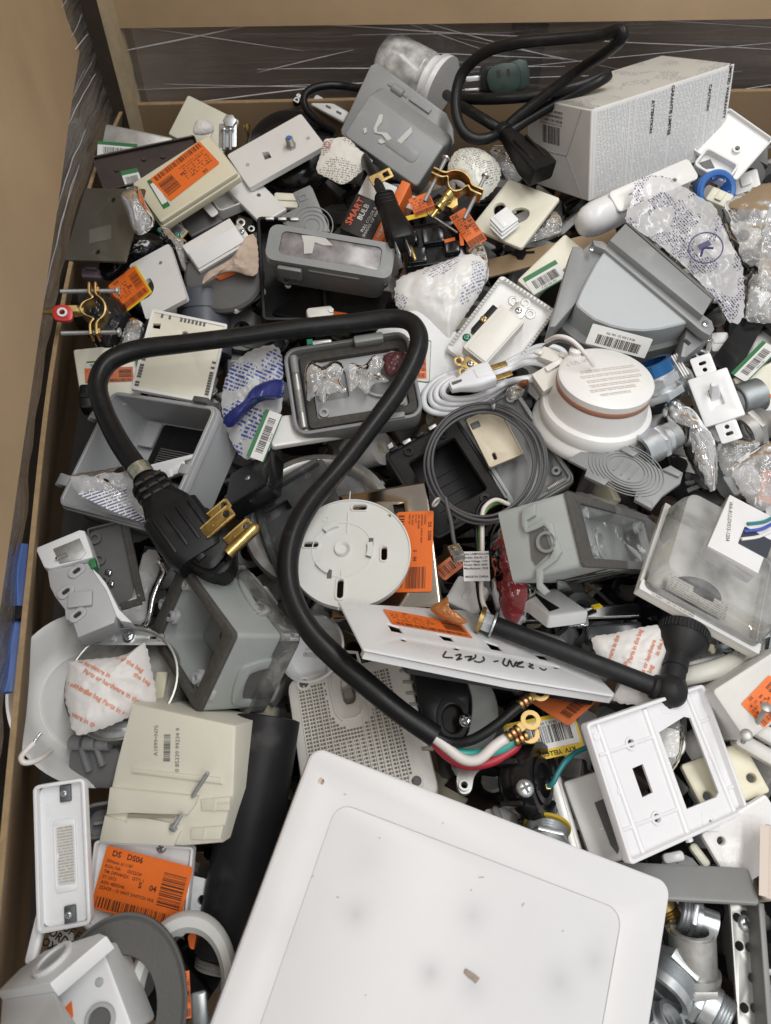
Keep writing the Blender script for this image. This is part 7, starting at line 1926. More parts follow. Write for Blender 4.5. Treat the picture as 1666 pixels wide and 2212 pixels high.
# --- chime with grille
fr = fit([(648, 1478), (862, 1395), (962, 1715), (640, 1800)], .008, None, (-.04, .03, 1), 400)
T = thing('chime', 'off white chime with slotted grille and inset plug blades', 'chime', fr)
w, h = fr.w, fr.h
CH = pm('chime_white', (.72, .705, .66), .42, var=.08, scale=20, stain=(.45, .41, .34), stain_amt=.25)
rec = fr.pts([(712, 1430), (770, 1412), (786, 1500), (780, 1540), (755, 1552), (728, 1540)])
rec_s = sm(rec, 2)
MB().slab(rr(w, h, .012), -.020, 0, .004, [rec_s]).obj('case', CH, T)
MB().slab(inset(ccw(rec_s), -.001), -.020, -.016).obj('recess_floor', pm('recess_beige', (.50, .47, .42), .5), T)
b_ = MB(); b_.slab(inset(ccw(rec_s), -.002), 0, .0016, .0006, [inset(ccw(rec_s), .0006)]); b_.obj('recess_lip', CH, T)
x, y = fr.pt(738, 1455); MB().box(.028, .020, .010, (0, 0, -.010), .002, .001).obj('plug_carrier', CH, T, TR(x, y, 0) @ RZ(.25))
for (u, v) in ((747, 1522), (768, 1508)):
    x, y = fr.pt(u, v, -.01); MB().box(.0016, .020, .007, (0, 0, -.009), .0004, .0003).obj('plug_blade', DSTEEL, T, TR(x, y, 0) @ RZ(.12))
for (u, v) in ((657, 1478), (900, 1688)):
    x, y = fr.pt(u, v); o = MB().ring(.0042, .0066, -.0, .0016, 20).obj('screw_boss', CH, T, TR(x, y, 0)); MB().cyl(.0042, 0, .0004, 16).obj('boss_hole', DGREY, o, None, 0)
gh = MB(); cols = 30; rows = 34
for i in range(cols):
    for j in range(rows):
        x = w * (-.40 + .72 * i / (cols - 1)); y = h * (-.44 + .84 * j / (rows - 1))
        if abs(x - rec[0][0] + -.0) < 0: continue
        inside = any(False for _ in ())
        if min((x - a) ** 2 + (y - b) ** 2 for a, b in rec_s) < .0055 ** 2: continue
        cxr = sum(a for a, b in rec_s) / len(rec_s); cyr = sum(b for a, b in rec_s) / len(rec_s)
        if (x - cxr) ** 2 / .021 ** 2 + (y - cyr) ** 2 / .034 ** 2 < 1: continue
        gh.box(.0021, .0019, .0004, (x, y, .0002))
gh = gh.obj('painted_grille_hole', pm('painted_hole_shade', (.20, .18, .15), .8), T, None, 0); gh['kind'] = 'stuff'  # chips coloured like the shade inside holes; the case stays solid
for i in range(15): MB().tube([(w * (-.414 + .0512 * i), -h * .45, .0), (w * (-.414 + .0512 * i), 0, .0004), (w * (-.414 + .0512 * i), h * .42, .0)], .0007, 6, 3).obj('grille_rib', CH, T) if i not in (5, 6, 7, 8) else MB().tube([(w * (-.414 + .0512 * i), -h * .45, .0), (w * (-.414 + .0512 * i), -h * .2, .0004), (w * (-.414 + .0512 * i), -h * .02, .0)], .0007, 6, 3).obj('grille_rib', CH, T)
fr_ = fr
for k in range(9):
    x, y = fr.pt(868 + k * 7, 1425 + k * 24); MB().box(.010, .0035, .004, (0, 0, 0), .001, .001).obj('side_slot', pm('slot_beige', (.35, .33, .29), .6), T, TR(x, y, -.001) @ RZ(-.2))
# white round cup behind the chime
fr = frame_at(672, 1400, .006, (60, 0), (-.3, -.1, 1))
T = thing('white_cup', 'white plastic cup behind the chime', 'cup', fr)
MB().lathe([(0, -.02), (.026, -.018), (.032, 0), (.030, .001), (.025, -.016), (0, -.018)], 40).obj('cup_wall', WHITE2, T, None, 45)
MB().box(.02, .003, .006, (0, 0, -.012), .001, .001).obj('cup_rib', WHITE2, T)
# --- grey lampholder base with round hole
fr = fit([(905, 1452), (1040, 1440), (1075, 1600), (900, 1620)], .016, None, (.0, -.2, 1), 60)
T = thing('grey_speaker_base', 'grey and black round fixture base with a screw under the long white plate', 'fixture base', fr)
E(T, fr, 'black_face', BLACK, [(890, 1440), (1005, 1455), (1018, 1500), (1012, 1560), (985, 1610), (935, 1600), (905, 1520)], -.012, 0, .002, [circ(22, 978, 1552, 22, 30)])
E(T, fr, 'round_hole', INK, circ(24, 978, 1552, 22, 32), -.014, -.0125)
x, y = fr.pt(978, 1552); MB().ring(.0125, .0165, -.0005, .0025, 36).obj('hole_collar', BLACK, T, TR(x, y, 0) @ Matrix.Diagonal((.8, 1.1, 1, 1)))
E(T, fr, 'grey_shell', LGREY, sm([(1000, 1450), (1045, 1460), (1070, 1500), (1078, 1550), (1065, 1600), (1000, 1650), (985, 1640), (1012, 1580), (1020, 1520), (1012, 1480)], 3), -.030, .003, .002)
x, y = fr.pt(1005, 1557); screw(T, x, y, .0, .0065, CHROME, tall=.005)
# --- long four gang plate
fr = fit([(731, 1302), (1180, 1330), (1330, 1500), (783, 1398)], .066, None, (-.05, -.35, .93), 30)
fr = fit([(733, 1301), (1212, 1392), (1328, 1500), (786, 1402)], .070, None, (.0, -.30, .95), 40)
T = thing('gang_plate', 'long white four gang switch plate with orange sticker and marker writing', 'wall plate', fr)
w, h = fr.w, fr.h
sq = [q('K', 822, 352, 895, 375, 922, 415, 848, 400), q('K', 1120, 415, 1205, 432, 1230, 465, 1165, 455), q('K', 1408, 458, 1490, 485, 1525, 523, 1450, 510), q('L', 228, 535, 300, 545, 335, 580, 270, 568)]
ho = [sm(q('K', 897, 450, 920, 442, 945, 455, 925, 463), 2), sm(q('K', 1215, 505, 1240, 495, 1268, 508, 1245, 516), 2), sm(q('K', 1522, 558, 1545, 550, 1570, 562, 1548, 570), 2), sm(q('L', 50, 558, 72, 550, 98, 560, 75, 568), 2), sm(q('L', 345, 618, 365, 610, 392, 618, 372, 627), 2)]
E(T, fr, 'plate', WHITE2, [(733, 1301), (1000, 1318), (1212, 1375), (1328, 1498), (1325, 1502), (1100, 1465), (787, 1402), (783, 1398)], -.0016, 0, .0006, sq + ho)
E(T, fr, 'bottom_lip', WHITE2, [(784, 1399), (1100, 1462), (1328, 1500), (1322, 1506), (1100, 1472), (788, 1408)], -.010, -.0042, .001)
E(T, fr, 'backing_plate', GBLACK, [(800, 1335), (1000, 1345), (1200, 1400), (1290, 1490), (1285, 1506), (885, 1436)], -.018, -.0105, .001)
orange_sticker(T, fr, q('K', 778, 266, 1265, 352, 1340, 445, 870, 358), .0006, 97)
mb = MB()
def stroke(pts, r=.0007): mb.tube([(*fr.pt(*q('K', *p)[0]), .0006) for p in pts], r, 5, 5)
stroke([(1175, 528), (1160, 560), (1215, 565)]); stroke([(1235, 550), (1265, 545), (1250, 570), (1240, 578), (1270, 570)])
stroke([(1290, 560), (1330, 558), (1310, 582), (1350, 565), (1355, 548)]); stroke([(1345, 585), (1375, 592), (1405, 580), (1400, 560)])
stroke([(1465, 588), (1490, 584)]); stroke([(1530, 570), (1520, 600), (1545, 615), (1560, 580), (1580, 620), (1600, 590)]); stroke([(1590, 600), (1640, 590), (1600, 615), (1645, 622)])
stroke([(1675, 600), (1700, 610), (1675, 618), (1705, 630)]); stroke([(1740, 625), (1765, 640), (1780, 632)], .0006)
mb.obj('marker_writing', INK, T, None, 60)
# curled copper-coloured sticker corner behind
bag('curled_sticker', 'curled orange sticker backing sticking up behind the long white plate', 'sticker', [(930, 1318), (950, 1300), (968, 1290), (970, 1312), (990, 1325), (1010, 1345), (975, 1345)], .060, .004, pm('amber_film', (.42, .17, .06), .2, .3), 98, 1.0)
T, fr = plate('orange_label', 'orange barcode label on dark card beside the red antistatic bag', 'label', [(945, 1225), (985, 1190), (1010, 1215), (955, 1262)], .012, ORANGE2, None, thick=.0006, bev=.0001)
bars_mb(fr.w * .8, fr.h * .6, 14, 5, TR(0, 0, .0003)).obj('barcode', INKBR, T, None, 0)
# --- black arm lamp
MAT = pm('matt_black_metal', (.014, .014, .015), .5, .0, spec=.3, var=.2, scale=60, bump=.1, bscale=900)
fr = axis_frame(W(1068, 1350, .050), W(1405, 1480, .047)); L = fr.w
T = thing('arm_lamp', 'black tubular arm lamp with cup shaped lampholder', 'lamp', fr)
MB().lathe([(.0080, 0), (.0080, L), (.0, L)], 28).obj('arm_tube', MAT, T, None, 60)
mb = MB(); mb.hexa(.0088, -.010, -.002, None, .001); mb.ring(.003, .0115, -.0018, -.0002, 24); mb.obj('hex_nut', ZINC, T)
MB().ring(.003, .0118, -.014, -.0105, 22).obj('brass_washer', DBRASS, T)
MB().lathe([(.0082, L), (.0102, L + .002), (.0102, L + .005), (.0086, L + .007), (.0094, L + .022), (0, L + .022)], 28).obj('collar', MAT, T, None, 40)
inv = T.matrix_basis.inverted()
el = W(1447, 1492, .046); MB().lathe([(0, -.0145), (.0072, -.0125), (.0125, -.0072), (.0145, 0), (.0125, .0072), (.0072, .0125), (0, .0145)], 28).obj('elbow_ball', MAT, T, inv @ TR(*el), 60)
h0, h1 = W(1450, 1478, .046), W(1498, 1275, .026)
f2 = axis_frame(h0, h1); M2 = inv @ f2.M; L2 = f2.w
MB().lathe([(.0100, 0), (0.0100, L2 * .13), (0.0094, L2 * .135), (0.0094, L2 * .15), (0.0104, L2 * .155), (0.0100, L2 * .28), (0.0180, L2 * .36), (0.0216, L2 * .44)], 36).obj('stem', MAT, T, M2, 40)
kn = MB(); kn.ring(.0176, .0220, L2 * .44, L2 * .54, 60); kn.obj('knurled_ring', MAT, T, M2, 40)
for k in range(44): MB().box(.0008, .0016, L2 * .085, (0.0221 * math.cos(k * PI / 22), 0.0221 * math.sin(k * PI / 22), L2 * .49)).obj('knurl', MAT, T, M2, 0) if k < 44 else None
MB().lathe([(0.0196, L2 * .54), (0.0206, L2 * .56), (0.0206, L2 * .78), (0.0240, L2 * .80), (0.0244, L2 * .95), (0.0216, L2 * .98), (0.0208, L2 * .90), (0, L2 * .88)], 44).obj('lampholder_cup', MAT, T, M2, 40)
# --- second hardware packet
packet('white paper hardware packet leaning on the black arm lamp', [(1278, 1378), (1320, 1370), (1380, 1356), (1438, 1352), (1445, 1400), (1438, 1440), (1415, 1510), (1370, 1522), (1322, 1512), (1335, 1470), (1295, 1425)], .034, 85,
       [(1320, 1412, 'hardware in the'), (1370, 1398, 'Parts in the bag'), (1395, 1430, 'Parts or hardware'), (1425, 1395, 'in the bag'), (1345, 1445, 'Parts'), (1395, 1470, 'ts in the bag')], 1.15, .0052)
T, fr = plate('dark_tray', 'dark slate tray behind the hardware packet by the arm lamp', 'tray', q('L', 555, 355, 890, 345, 900, 420, 545, 480), .012, pm('slate_plastic', (.03, .033, .04), .25), None, thick=.02)
T, fr = plate('clear_case', 'black plastic frame with clear clips under the grey marker box', 'frame', q('L', 60, 240, 890, 250, 880, 300, 120, 370), .006, GBLACK, None, thick=.008)
MB().box(.018, .014, .010, (.0, -.008, .005), .002, .001).obj('clear_clip', CLEAR, T)
T, fr = plate('white_holder', 'white box with printed side and yellow tab under the grey marker box', 'box', q('L', 190, 130, 300, 200, 640, 250, 280, 310), .016, WHITE2, None, thick=.012)
E(T, fr, 'yellow_tab', YELLOWL, q('L', 580, 245, 630, 232, 650, 250, 600, 262), .0005, .002)
E(T, fr, 'black_stripe', BLACK, q('L', 215, 150, 300, 205, 390, 260, 330, 280), .0003, .0008)
# --- white handle and boxes on the right
T = thing('white_bracket', 'off white curved plastic bracket behind the black lampholder', 'bracket', frame_at(1540, 1450, .02, (30, 0)))
wire(T, 'handle_bar', pm('aged_white', (.62, .61, .55), .4), [(1478, 1462, .022), (1510, 1455, .026), (1550, 1445, .028), (1590, 1428, .026), (1610, 1415, .022)], .0085, 14, 8, .6)
MB().box(.016, .012, .012, (0, 0, 0), .002, .001).obj('handle_end', _m['aged_white'], T, T.matrix_basis.inverted() @ TR(*W(1600, 1424, .024)))
T, fr = plate('mauve_carton', 'pale mauve carton behind the black lampholder', 'carton', q('L', 1300, 270, 1440, 320, 1450, 450, 1290, 420), .026, pm('pale_mauve', (.44, .39, .41), .5), None, thick=.03)
fitting('dark chrome hose fitting below the blister pack', (1570, 1395, .026), (1640, 1372, .022), .013, (('c', 1.0, 0, .3), ('t', .9, .3, .6), ('h', 1.15, .6, 1.0)), mat=CHROME)
T, fr = plate('wall_plate', 'off white plate with small print behind the white handle', 'wall plate', [(1478, 1440), (1585, 1400), (1600, 1520), (1490, 1560)], .004, WHITE, None, thick=.004)
lettering(T, 'UL E3', .006, 0, .0, .0003, .4, INK)
fr = fit([(1543, 1500), (1700, 1375), (1760, 1510), (1612, 1600)], .056, None, (-.15, -.1, 1), 60)
T = thing('nail_on_box', 'white nail on outlet box carrying an orange sticker beside the combination plate', 'outlet box', fr)
w, h = fr.w, fr.h
WBX = pm('grey_white_plastic', (.62, .61, .58), .42, var=.06, scale=20, stain=(.42, .40, .36), stain_amt=.15)
MB().box(w, h, .055, (0, 0, -.0276), .004, .003).obj('box_body', WBX, T)
orange_sticker(T, fr, q('L', 1470, 845, 1660, 670, 1790, 800, 1640, 980), .0006, 99)
for k, t_ in enumerate(((1490, 985, 1560, 920, 1800, 1050, 1760, 1130), (1430, 1080, 1500, 1010, 1800, 1180, 1760, 1260))):
    f2 = fit(q('L', *t_), .040 - k * .012, None, (-.1, -.3, .95), 90)
    mb = MB(); mb.slab(rr(f2.w, f2.h, .003), -.014, 0, .0025); mb.obj('side_flange', WBX, T, T.matrix_basis.inverted() @ f2.M)
inv = T.matrix_basis.inverted()
for (u0, v0, u1, v1) in ((1655, 1530, 1635, 1562), (1612, 1588, 1605, 1602)):
    a_, b_ = inv @ W(u0, v0, .068), inv @ W(u1, v1, .050); bolt(T, a_, b_, .0022, STEEL, 2.1, 'nail')
# --- labels with yellow border, black lampholder, terminals
fr = fit([(1085, 1572), (1238, 1528), (1266, 1628), (1110, 1648)], .022, None, (0, -.1, 1), 60)
T = thing('yellow_label_card', 'white barcode label with yellow border lettered RTV YELLOW', 'label card', fr)
w, h = fr.w, fr.h
MB().slab(rr(w, h, .003), -.001, 0).obj('card', YELLOWL, T)
o = MB().slab(rr(w * .93, h * .68, .001), 0, .0002).obj('label_face', PAPER, T, TR(0, h * .06, .0001), 0)
bars_mb(w * .66, h * .42, 36, 31, TR(w * .06, 0, .0004)).obj('barcode', INK, o, None, 0)
lettering(o, '9818 2 000 694 716', h * .105, 0, h * .27, .0004, PI, INK, h * .001)
lettering(T, 'RTV  YELLOW', h * .15, w * .12, -h * .39, .0004, PI, INK, h * .004)
T, fr = plate('orange_label', 'crumpled orange barcode label over the yellow bordered card', 'label', [(1120, 1500), (1210, 1478), (1290, 1502), (1236, 1568)], .028, ORANGE2, None, thick=.0006, bev=.0001)
bars_mb(fr.w * .7, fr.h * .22, 26, 6, TR(0, -fr.h * .30, .0003)).obj('barcode', INKBR, T, None, 0)
bars_mb(fr.h * .45, fr.w * .4, 12, 7, TR(fr.w * .2, fr.h * .14, .0003) @ RZ(PI / 2)).obj('barcode', INKBR, T, None, 0)
f0 = axis_frame(W(1100, 1690, .012), W(1178, 1685, .030)); L = f0.w
T = thing('lampholder', 'shiny black lampholder with a screw and teal ground wire', 'lampholder', f0)
R = .030
MB().lathe([(0, -.004), (R * .55, -.002), (R * .85, .006), (R * 1.0, .016), (R * 1.04, L * .7), (R * .98, L), (R * .80, L), (R * .74, L * .85), (0, L * .8)], 44).obj('shell', GBLACK, T, None, 40)
MB().ring(R * .45, R * .62, L * .8, L * .97, 40).obj('inner_ring', GBLACK, T)
for k in range(6): MB().box(.004, .010, L * .6, (R * 1.02 * math.cos(k * PI / 3 + .3), R * 1.02 * math.sin(k * PI / 3 + .3), L * .45), .001, .001, None).obj('grip_rib', GBLACK, T)
inv = T.matrix_basis.inverted()
f2 = frame_at(1134, 1703, .058, (10, 0)); o = screw(T, 0, 0, 0, .0068, ZINC); o.matrix_local = inv @ f2.M
wire(T, 'ground_wire', DTEAL, [(1183, 1700, .034), (1195, 1690, .038), (1205, 1670, .04), (1222, 1645, .04), (1245, 1625, .036), (1275, 1612, .03)], .0022, 8)
MB().box(.004, .004, .004, (0, 0, 0), .0005, .0003).obj('brass_tip', BRASS, T, inv @ TR(*W(1184, 1700, .034)))
T = thing('cable_clamp', 'dull steel cable clamp half below the stripped cord end', 'clamp', frame_at(1020, 1668, .022, (20, -8)))
mb = MB(); mb.slab(sm([(-.016, -.012), (-.008, -.014), (.0, -.004), (.012, .002), (.016, .010), (.010, .015), (-.004, .008), (-.014, .0)], 4), -.004, .004, .0015, [circ(.0028, -.011, -.008, 12), circ(.0028, .010, .009, 12)]); mb.obj('clamp_half', STEEL, T)
for x, y in ((-.011, -.008), (.010, .009)): MB().ring(.0028, .0046, .0038, .0062, 16).obj('bolt_boss', STEEL, T, TR(x, y, 0))
# --- plates under the combination plate
T, fr = plate('outlet_plate', 'white outlet plate with rectangular opening beside the foil strip', 'wall plate', [(1215, 1690), (1300, 1660), (1365, 1850), (1285, 1880)], .020, WHITE, None, thick=.006, bev=.003)
E(T, fr, 'dark_opening', DGREY, q('O', 600, 300, 680, 265, 760, 540, 740, 610, 700, 560), .0003, .0008)
T, fr = plate('foil_strip', 'crinkled shiny foil strip beside the black lampholder', 'strip', [(1175, 1680), (1212, 1672), (1262, 1840), (1220, 1850)], .014, STEEL, None, thick=.003)
MB().box(fr.w * .5, fr.h * .9, .0012, (0, 0, .0006), .002, .0005).obj('raised_channel', STEEL, T)
fitting('zinc threaded connector with yellow gasket beside the large white panel', (1182, 1788, .020), (1180, 1840, .028), .0165, (('c', 1.12, -.10, .02), ('t', 1.0, .02, .45), ('h', 1.15, .45, .65), ('c', .95, .65, 1.0)), mats={0: pm('yellow_gasket', (.50, .36, .03), .5)})
T, fr = plate('grey_stick', 'thin pale grey plastic stick under the black lampholder', 'stick', [(1062, 1742), (1075, 1738), (1090, 1775), (1075, 1785)], .006, PGREY, None, thick=.004, rad=.003)
T, fr = plate('card_scrap', 'small white ruled card under the black lampholder', 'card', [(1040, 1750), (1120, 1740), (1130, 1800), (1060, 1800)], .000, PAPER, None, thick=.001, bev=.0002)
T, fr = plate('wall_plate', 'ivory blank plate with two screw holes beneath the combination plate', 'wall plate', q('L', 1150, 1180, 1480, 1080, 1680, 1340, 1250, 1560), .010, IVORY, None, thick=.006, bev=.0025, holes=[(*q('O', 1285, 262)[0], .0035), (*q('O', 1548, 150)[0], .0035)])
T, fr = plate('wall_plate', 'white leatherette textured plate with a small hole beside the steel enclosure', 'wall plate', q('O', 1215, 540, 1680, 180, 1800, 640, 1480, 800), .016, pm('leatherette_white', (.74, .73, .73), .28, var=.03, bump=.35, bscale=260), None, thick=.005, bev=.002, holes=[(*q('O', 1367, 532)[0], .003)])
T, fr = plate('cream_strip', 'cream strip edge under the combination plate', 'strip', q('O', 1150, 560, 1215, 540, 1320, 680, 1270, 680), .004, CREAM, None, thick=.006, bev=.002)
T, fr = plate('white_tab', 'plain white tab under the combination plate corner', 'tab', q('O', 1005, 620, 1125, 570, 1165, 662, 1025, 660), .006, WHITE2, None, thick=.004)
T, fr = bag('button_bag', 'clear bag holding a round steel disc seen through the combination plate', 'bag', [(1415, 1545), (1445, 1530), (1480, 1540), (1482, 1590), (1470, 1640), (1440, 1680), (1420, 1640)], .012, .006, BAG, 101, 1.2)
MB().cyl(.013, 0, .004, 28, .001).obj('steel_disc', STEEL, T, TR(-.002, -.004, .0))
screw(T, .014, .022, .004, .004, GREENM, 'green_screw')
# --- combination plate seen from the back
fr = fit([(1264, 1562), (1524, 1478), (1617, 1752), (1366, 1871)], .048, None, (.02, -.03, 1), 25)
T = thing('combination_plate', 'white two gang combination plate lying face down showing its ribs', 'wall plate', fr)
w, h = fr.w, fr.h
PWH = pm('plate_back_white', (.75, .75, .77), .30, var=.03, scale=18)
holes = [fr.pts([(1366, 1660), (1389, 1650), (1411, 1712), (1388, 1723)], -.006), fr.pts([(1424, 1582), (1478, 1548), (1492, 1551), (1553, 1712), (1548, 1722), (1484, 1748)], -.006)]
holes += [circ(.0032, *fr.pt(u, v, -.006), n=14) for u, v in ((1446, 1523), (1361, 1606), (1417, 1767), (1535, 1774))]
MB().slab(rr(w - .004, h - .004, .003), -.008, -.006, 0, holes).obj('plate', PWH, T)
MB().slab(rr(w, h, .0035), -.008, 0, .001, [rr(w - .006, h - .006, .002)]).obj('rim', PWH, T)
for p0_, p1_, r in (((1393, 1532), (1492, 1818), .0030), ((1485, 1500), (1590, 1760), .0026), ((1291, 1560), (1391, 1845), .0026)):
    a_, b_ = fr.pt(*p0_, -.005), fr.pt(*p1_, -.005); MB().tube([(*a_, -.0062), ((a_[0] + b_[0]) / 2, (a_[1] + b_[1]) / 2, -.0062), (*b_, -.0062)], r, 8, 2).obj('rib', PWH, T)
for p0_, p1_ in (((1295, 1632), (1410, 1592)), ((1345, 1794), (1465, 1748)), ((1513, 1560), (1531, 1553)), ((1570, 1705), (1588, 1697))):
    a_, b_ = fr.pt(*p0_, -.005), fr.pt(*p1_, -.005); MB().tube([(*a_, -.0058), ((a_[0] + b_[0]) / 2, (a_[1] + b_[1]) / 2, -.0058), (*b_, -.0058)], .0015, 8, 2).obj('rib', PWH, T)
for u, v in ((1361, 1606), (1417, 1767)): MB().ring(.0034, .0052, -.006, -.0042, 18).obj('hole_lip', PWH, T, TR(*fr.pt(u, v, -.006), 0))
for u, v in ((1400, 1555), (1442, 1669), (1340, 1707), (1482, 1785), (1537, 1632), (1288, 1590)): MB().cyl(.0033, -.0062, -.0050, 16).obj('moulded_dot', PWH, T, TR(*fr.pt(u, v, -.006), 0))
for u, v in ((1446, 1523), (1535, 1774)): MB().slab(rr(.017, .014, .001), -.006, -.0055, 0, [circ(.0033, n=14)]).obj('hole_pad', PWH, T, TR(*fr.pt(u, v, -.006), 0) @ RZ(-.32))
# --- grey steel enclosure with fittings
GE = pm('enclosure_grey_paint', (.22, .225, .225), .40, var=.10, scale=14, bump=.05, bscale=300, stain=(.30, .30, .29), stain_amt=.2)
fr = fit(q('O', 620, 640, 1530, 695, 1600, 905, 640, 870), .026, None, (0, .35, .94), 60)
T = thing('steel_enclosure', 'grey painted steel enclosure full of zinc conduit fittings', 'enclosure', fr)
w, h = fr.w, fr.h
MB().slab(rr(w, h, .003), -.003, 0, .0012).obj('top_wall', GE, T)
f2 = fit(q('O', 1590, 905, 1612, 905, 1668, 1660, 1640, 1660), .020, None, (0, 0, 1), 90)
inv = T.matrix_basis.inverted()
a_, b_ = W(*q('O', 1598, 905)[0], .022), W(*q('O', 1662, 1750)[0], .022)
f3 = axis_frame(a_, b_, (0, 0, 1)); 
MB().box(.0045, .075, f3.w, (0, -.035, f3.w / 2), .001, .001).obj('side_wall', GE, T, inv @ f3.M)
f4 = fit(q('O', 1415, 915, 1575, 910, 1625, 1700, 1465, 1700), .004, None, (0, 0, 1), 60)
hl = [circ(.0032, *f4.pt(*q('O', x_, y_)[0]), n=14) for x_, y_ in ((1462, 993), (1508, 978), (1475, 1165), (1538, 1173), (1555, 1357), (1600, 1380), (1505, 1538), (1570, 1540))]
o = MB().slab(rr(f4.w, f4.h, .002), -.003, 0, .0006, hl).obj('mounting_rail', STEEL, T, inv @ f4.M)
x, y = f4.pt(*q('O', 1512, 1028)[0]); s_ = screw(T, 0, 0, 0, .0062, ZINC); s_.matrix_local = inv @ f4.M @ TR(x, y, .0)
f5 = fit([(1360, 1930), (1600, 1945), (1660, 2260), (1330, 2260)], -.05, None, (0, 0, 1), 90)
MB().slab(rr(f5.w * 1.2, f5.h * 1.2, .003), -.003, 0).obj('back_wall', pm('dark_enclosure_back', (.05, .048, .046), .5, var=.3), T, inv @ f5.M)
ee = [('zinc set screw connector at the top of the steel enclosure', (1468, 1970, .000), (1548, 2000, .004), .0125, (('t', 1.0, 0, .28), ('h', 1.15, .28, .42), ('c', 1.0, .42, .55), ('c', .80, .55, 1.0))),
      ('dull zinc bell shaped coupling standing in the steel enclosure', (1495, 2010, .010), (1500, 2135, -.006), .0185, (('c', .85, 0, .04), ('c', .92, .04, .68), ('c', 1.05, .68, .78), ('c', .95, .78, .84), ('h', 1.1, .84, 1.0))),
      ('bright zinc threaded bushing beside the bell shaped coupling', (1428, 2150, .004), (1465, 2085, -.004), .020, (('c', 1.05, 0, .25), ('t', 1.0, .25, .7), ('h', 1.1, .7, 1.0))),
      ('zinc elbow connector end at the bottom of the steel enclosure', (1500, 2150, -.006), (1575, 2205, .0), .0155, (('h', 1.1, 0, .25), ('c', 1.0, .25, .6), ('t', .95, .6, 1.0))),
      ('small brass toned ferrule at the white panel edge in the enclosure', (1430, 1955, -.010), (1452, 1990, -.008), .011, (('c', 1.0, 0, .5), ('t', .9, .5, 1.0))),
      ('square headed steel plug lying among the zinc fittings in the enclosure', (1430, 2215, .004), (1455, 2200, .012), .016, (('h', 1.0, 0, .5), ('c', .8, .5, 1.0)))]
for i, (lb, a_, b_, r, sg) in enumerate(ee): fitting(lb, a_, b_, r, sg, mat=(STEEL if i in (1,) else DBRASS if i == 4 else ZINC))
T, fr = plate('cream_packet', 'cream paper packet with red print beside the steel enclosure', 'packet', q('O', 1640, 440, 1720, 430, 1740, 900, 1600, 880), .040, pm('cream_paper', (.60, .52, .46), .6), None, thick=.01)
MB().slab(rr(.006, .05, 0), 0, .0003).obj('red_print', printed('red_packet_print', (.60, .52, .46), (.5, .06, .08), .004, .6, 0, .3, .02, block=.55), T, TR(-.006, .0, .0002), 0)
# --- big white access panel
tl, tr = (684, 1620), (1448, 1908)
fr = fit([tl, tr, (1320, 2738), (385, 2400)], .075, None, (0, .05, 1), 10)
T = thing('access_panel', 'large plain white plastic access panel with a recessed line door', 'access panel', fr)
w, h = fr.w, fr.h
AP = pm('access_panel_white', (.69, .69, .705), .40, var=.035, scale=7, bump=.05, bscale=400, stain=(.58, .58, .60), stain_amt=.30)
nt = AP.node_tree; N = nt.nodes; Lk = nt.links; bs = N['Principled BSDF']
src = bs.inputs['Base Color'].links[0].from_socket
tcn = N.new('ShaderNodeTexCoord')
for (u, v, r_, am) in ((770, 1975, .020, .16), (1022, 1977, .022, .13), (930, 2102, .018, .20), (1022, 2130, .022, .13), (1210, 2120, .022, .14), (1285, 2075, .020, .13), (795, 1850, .028, .06), (600, 2000, .03, .05)):  # soft round spots of darker grey blended into the panel colour
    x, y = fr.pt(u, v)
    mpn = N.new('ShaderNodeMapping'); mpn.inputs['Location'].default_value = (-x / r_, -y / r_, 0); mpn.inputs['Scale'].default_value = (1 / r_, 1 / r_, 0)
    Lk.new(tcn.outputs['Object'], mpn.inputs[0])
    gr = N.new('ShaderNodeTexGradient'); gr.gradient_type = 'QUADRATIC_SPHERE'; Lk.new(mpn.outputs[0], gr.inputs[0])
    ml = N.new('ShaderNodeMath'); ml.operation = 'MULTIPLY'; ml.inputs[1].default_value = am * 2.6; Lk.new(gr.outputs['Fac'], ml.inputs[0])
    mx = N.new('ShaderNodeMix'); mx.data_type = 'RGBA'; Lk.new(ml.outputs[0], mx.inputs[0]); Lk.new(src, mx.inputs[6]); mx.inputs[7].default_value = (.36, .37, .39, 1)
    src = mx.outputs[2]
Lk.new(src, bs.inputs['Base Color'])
door = fr.pts([(728, 1732), (1346, 1966), (1285, 2560), (515, 2330)])
door = [(door[0][0], door[0][1]), (door[1][0], door[1][1]), (door[1][0], -h * .44), (door[0][0], -h * .44)]
cx_, cy_ = (door[0][0] + door[1][0]) / 2, (door[0][1] - h * .44) / 2; dw, dh = door[1][0] - door[0][0], (door[0][1] + door[1][1]) / 2 + h * .44
cy_ = ((door[0][1] + door[1][1]) / 2 - h * .44) / 2
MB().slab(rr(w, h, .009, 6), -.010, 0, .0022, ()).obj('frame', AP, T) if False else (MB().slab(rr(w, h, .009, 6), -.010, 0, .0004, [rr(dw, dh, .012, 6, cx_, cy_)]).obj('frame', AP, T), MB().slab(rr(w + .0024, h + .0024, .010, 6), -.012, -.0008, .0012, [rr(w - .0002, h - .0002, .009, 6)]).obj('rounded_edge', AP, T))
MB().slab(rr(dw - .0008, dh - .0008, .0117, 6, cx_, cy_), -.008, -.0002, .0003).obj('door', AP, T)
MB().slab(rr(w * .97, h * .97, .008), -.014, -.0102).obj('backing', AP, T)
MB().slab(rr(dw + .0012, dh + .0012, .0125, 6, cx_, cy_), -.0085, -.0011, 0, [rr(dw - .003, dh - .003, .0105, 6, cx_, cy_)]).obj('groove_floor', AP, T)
RUST = pm('rust_smear', (.62, .50, .38), .6, var=.3, scale=200)
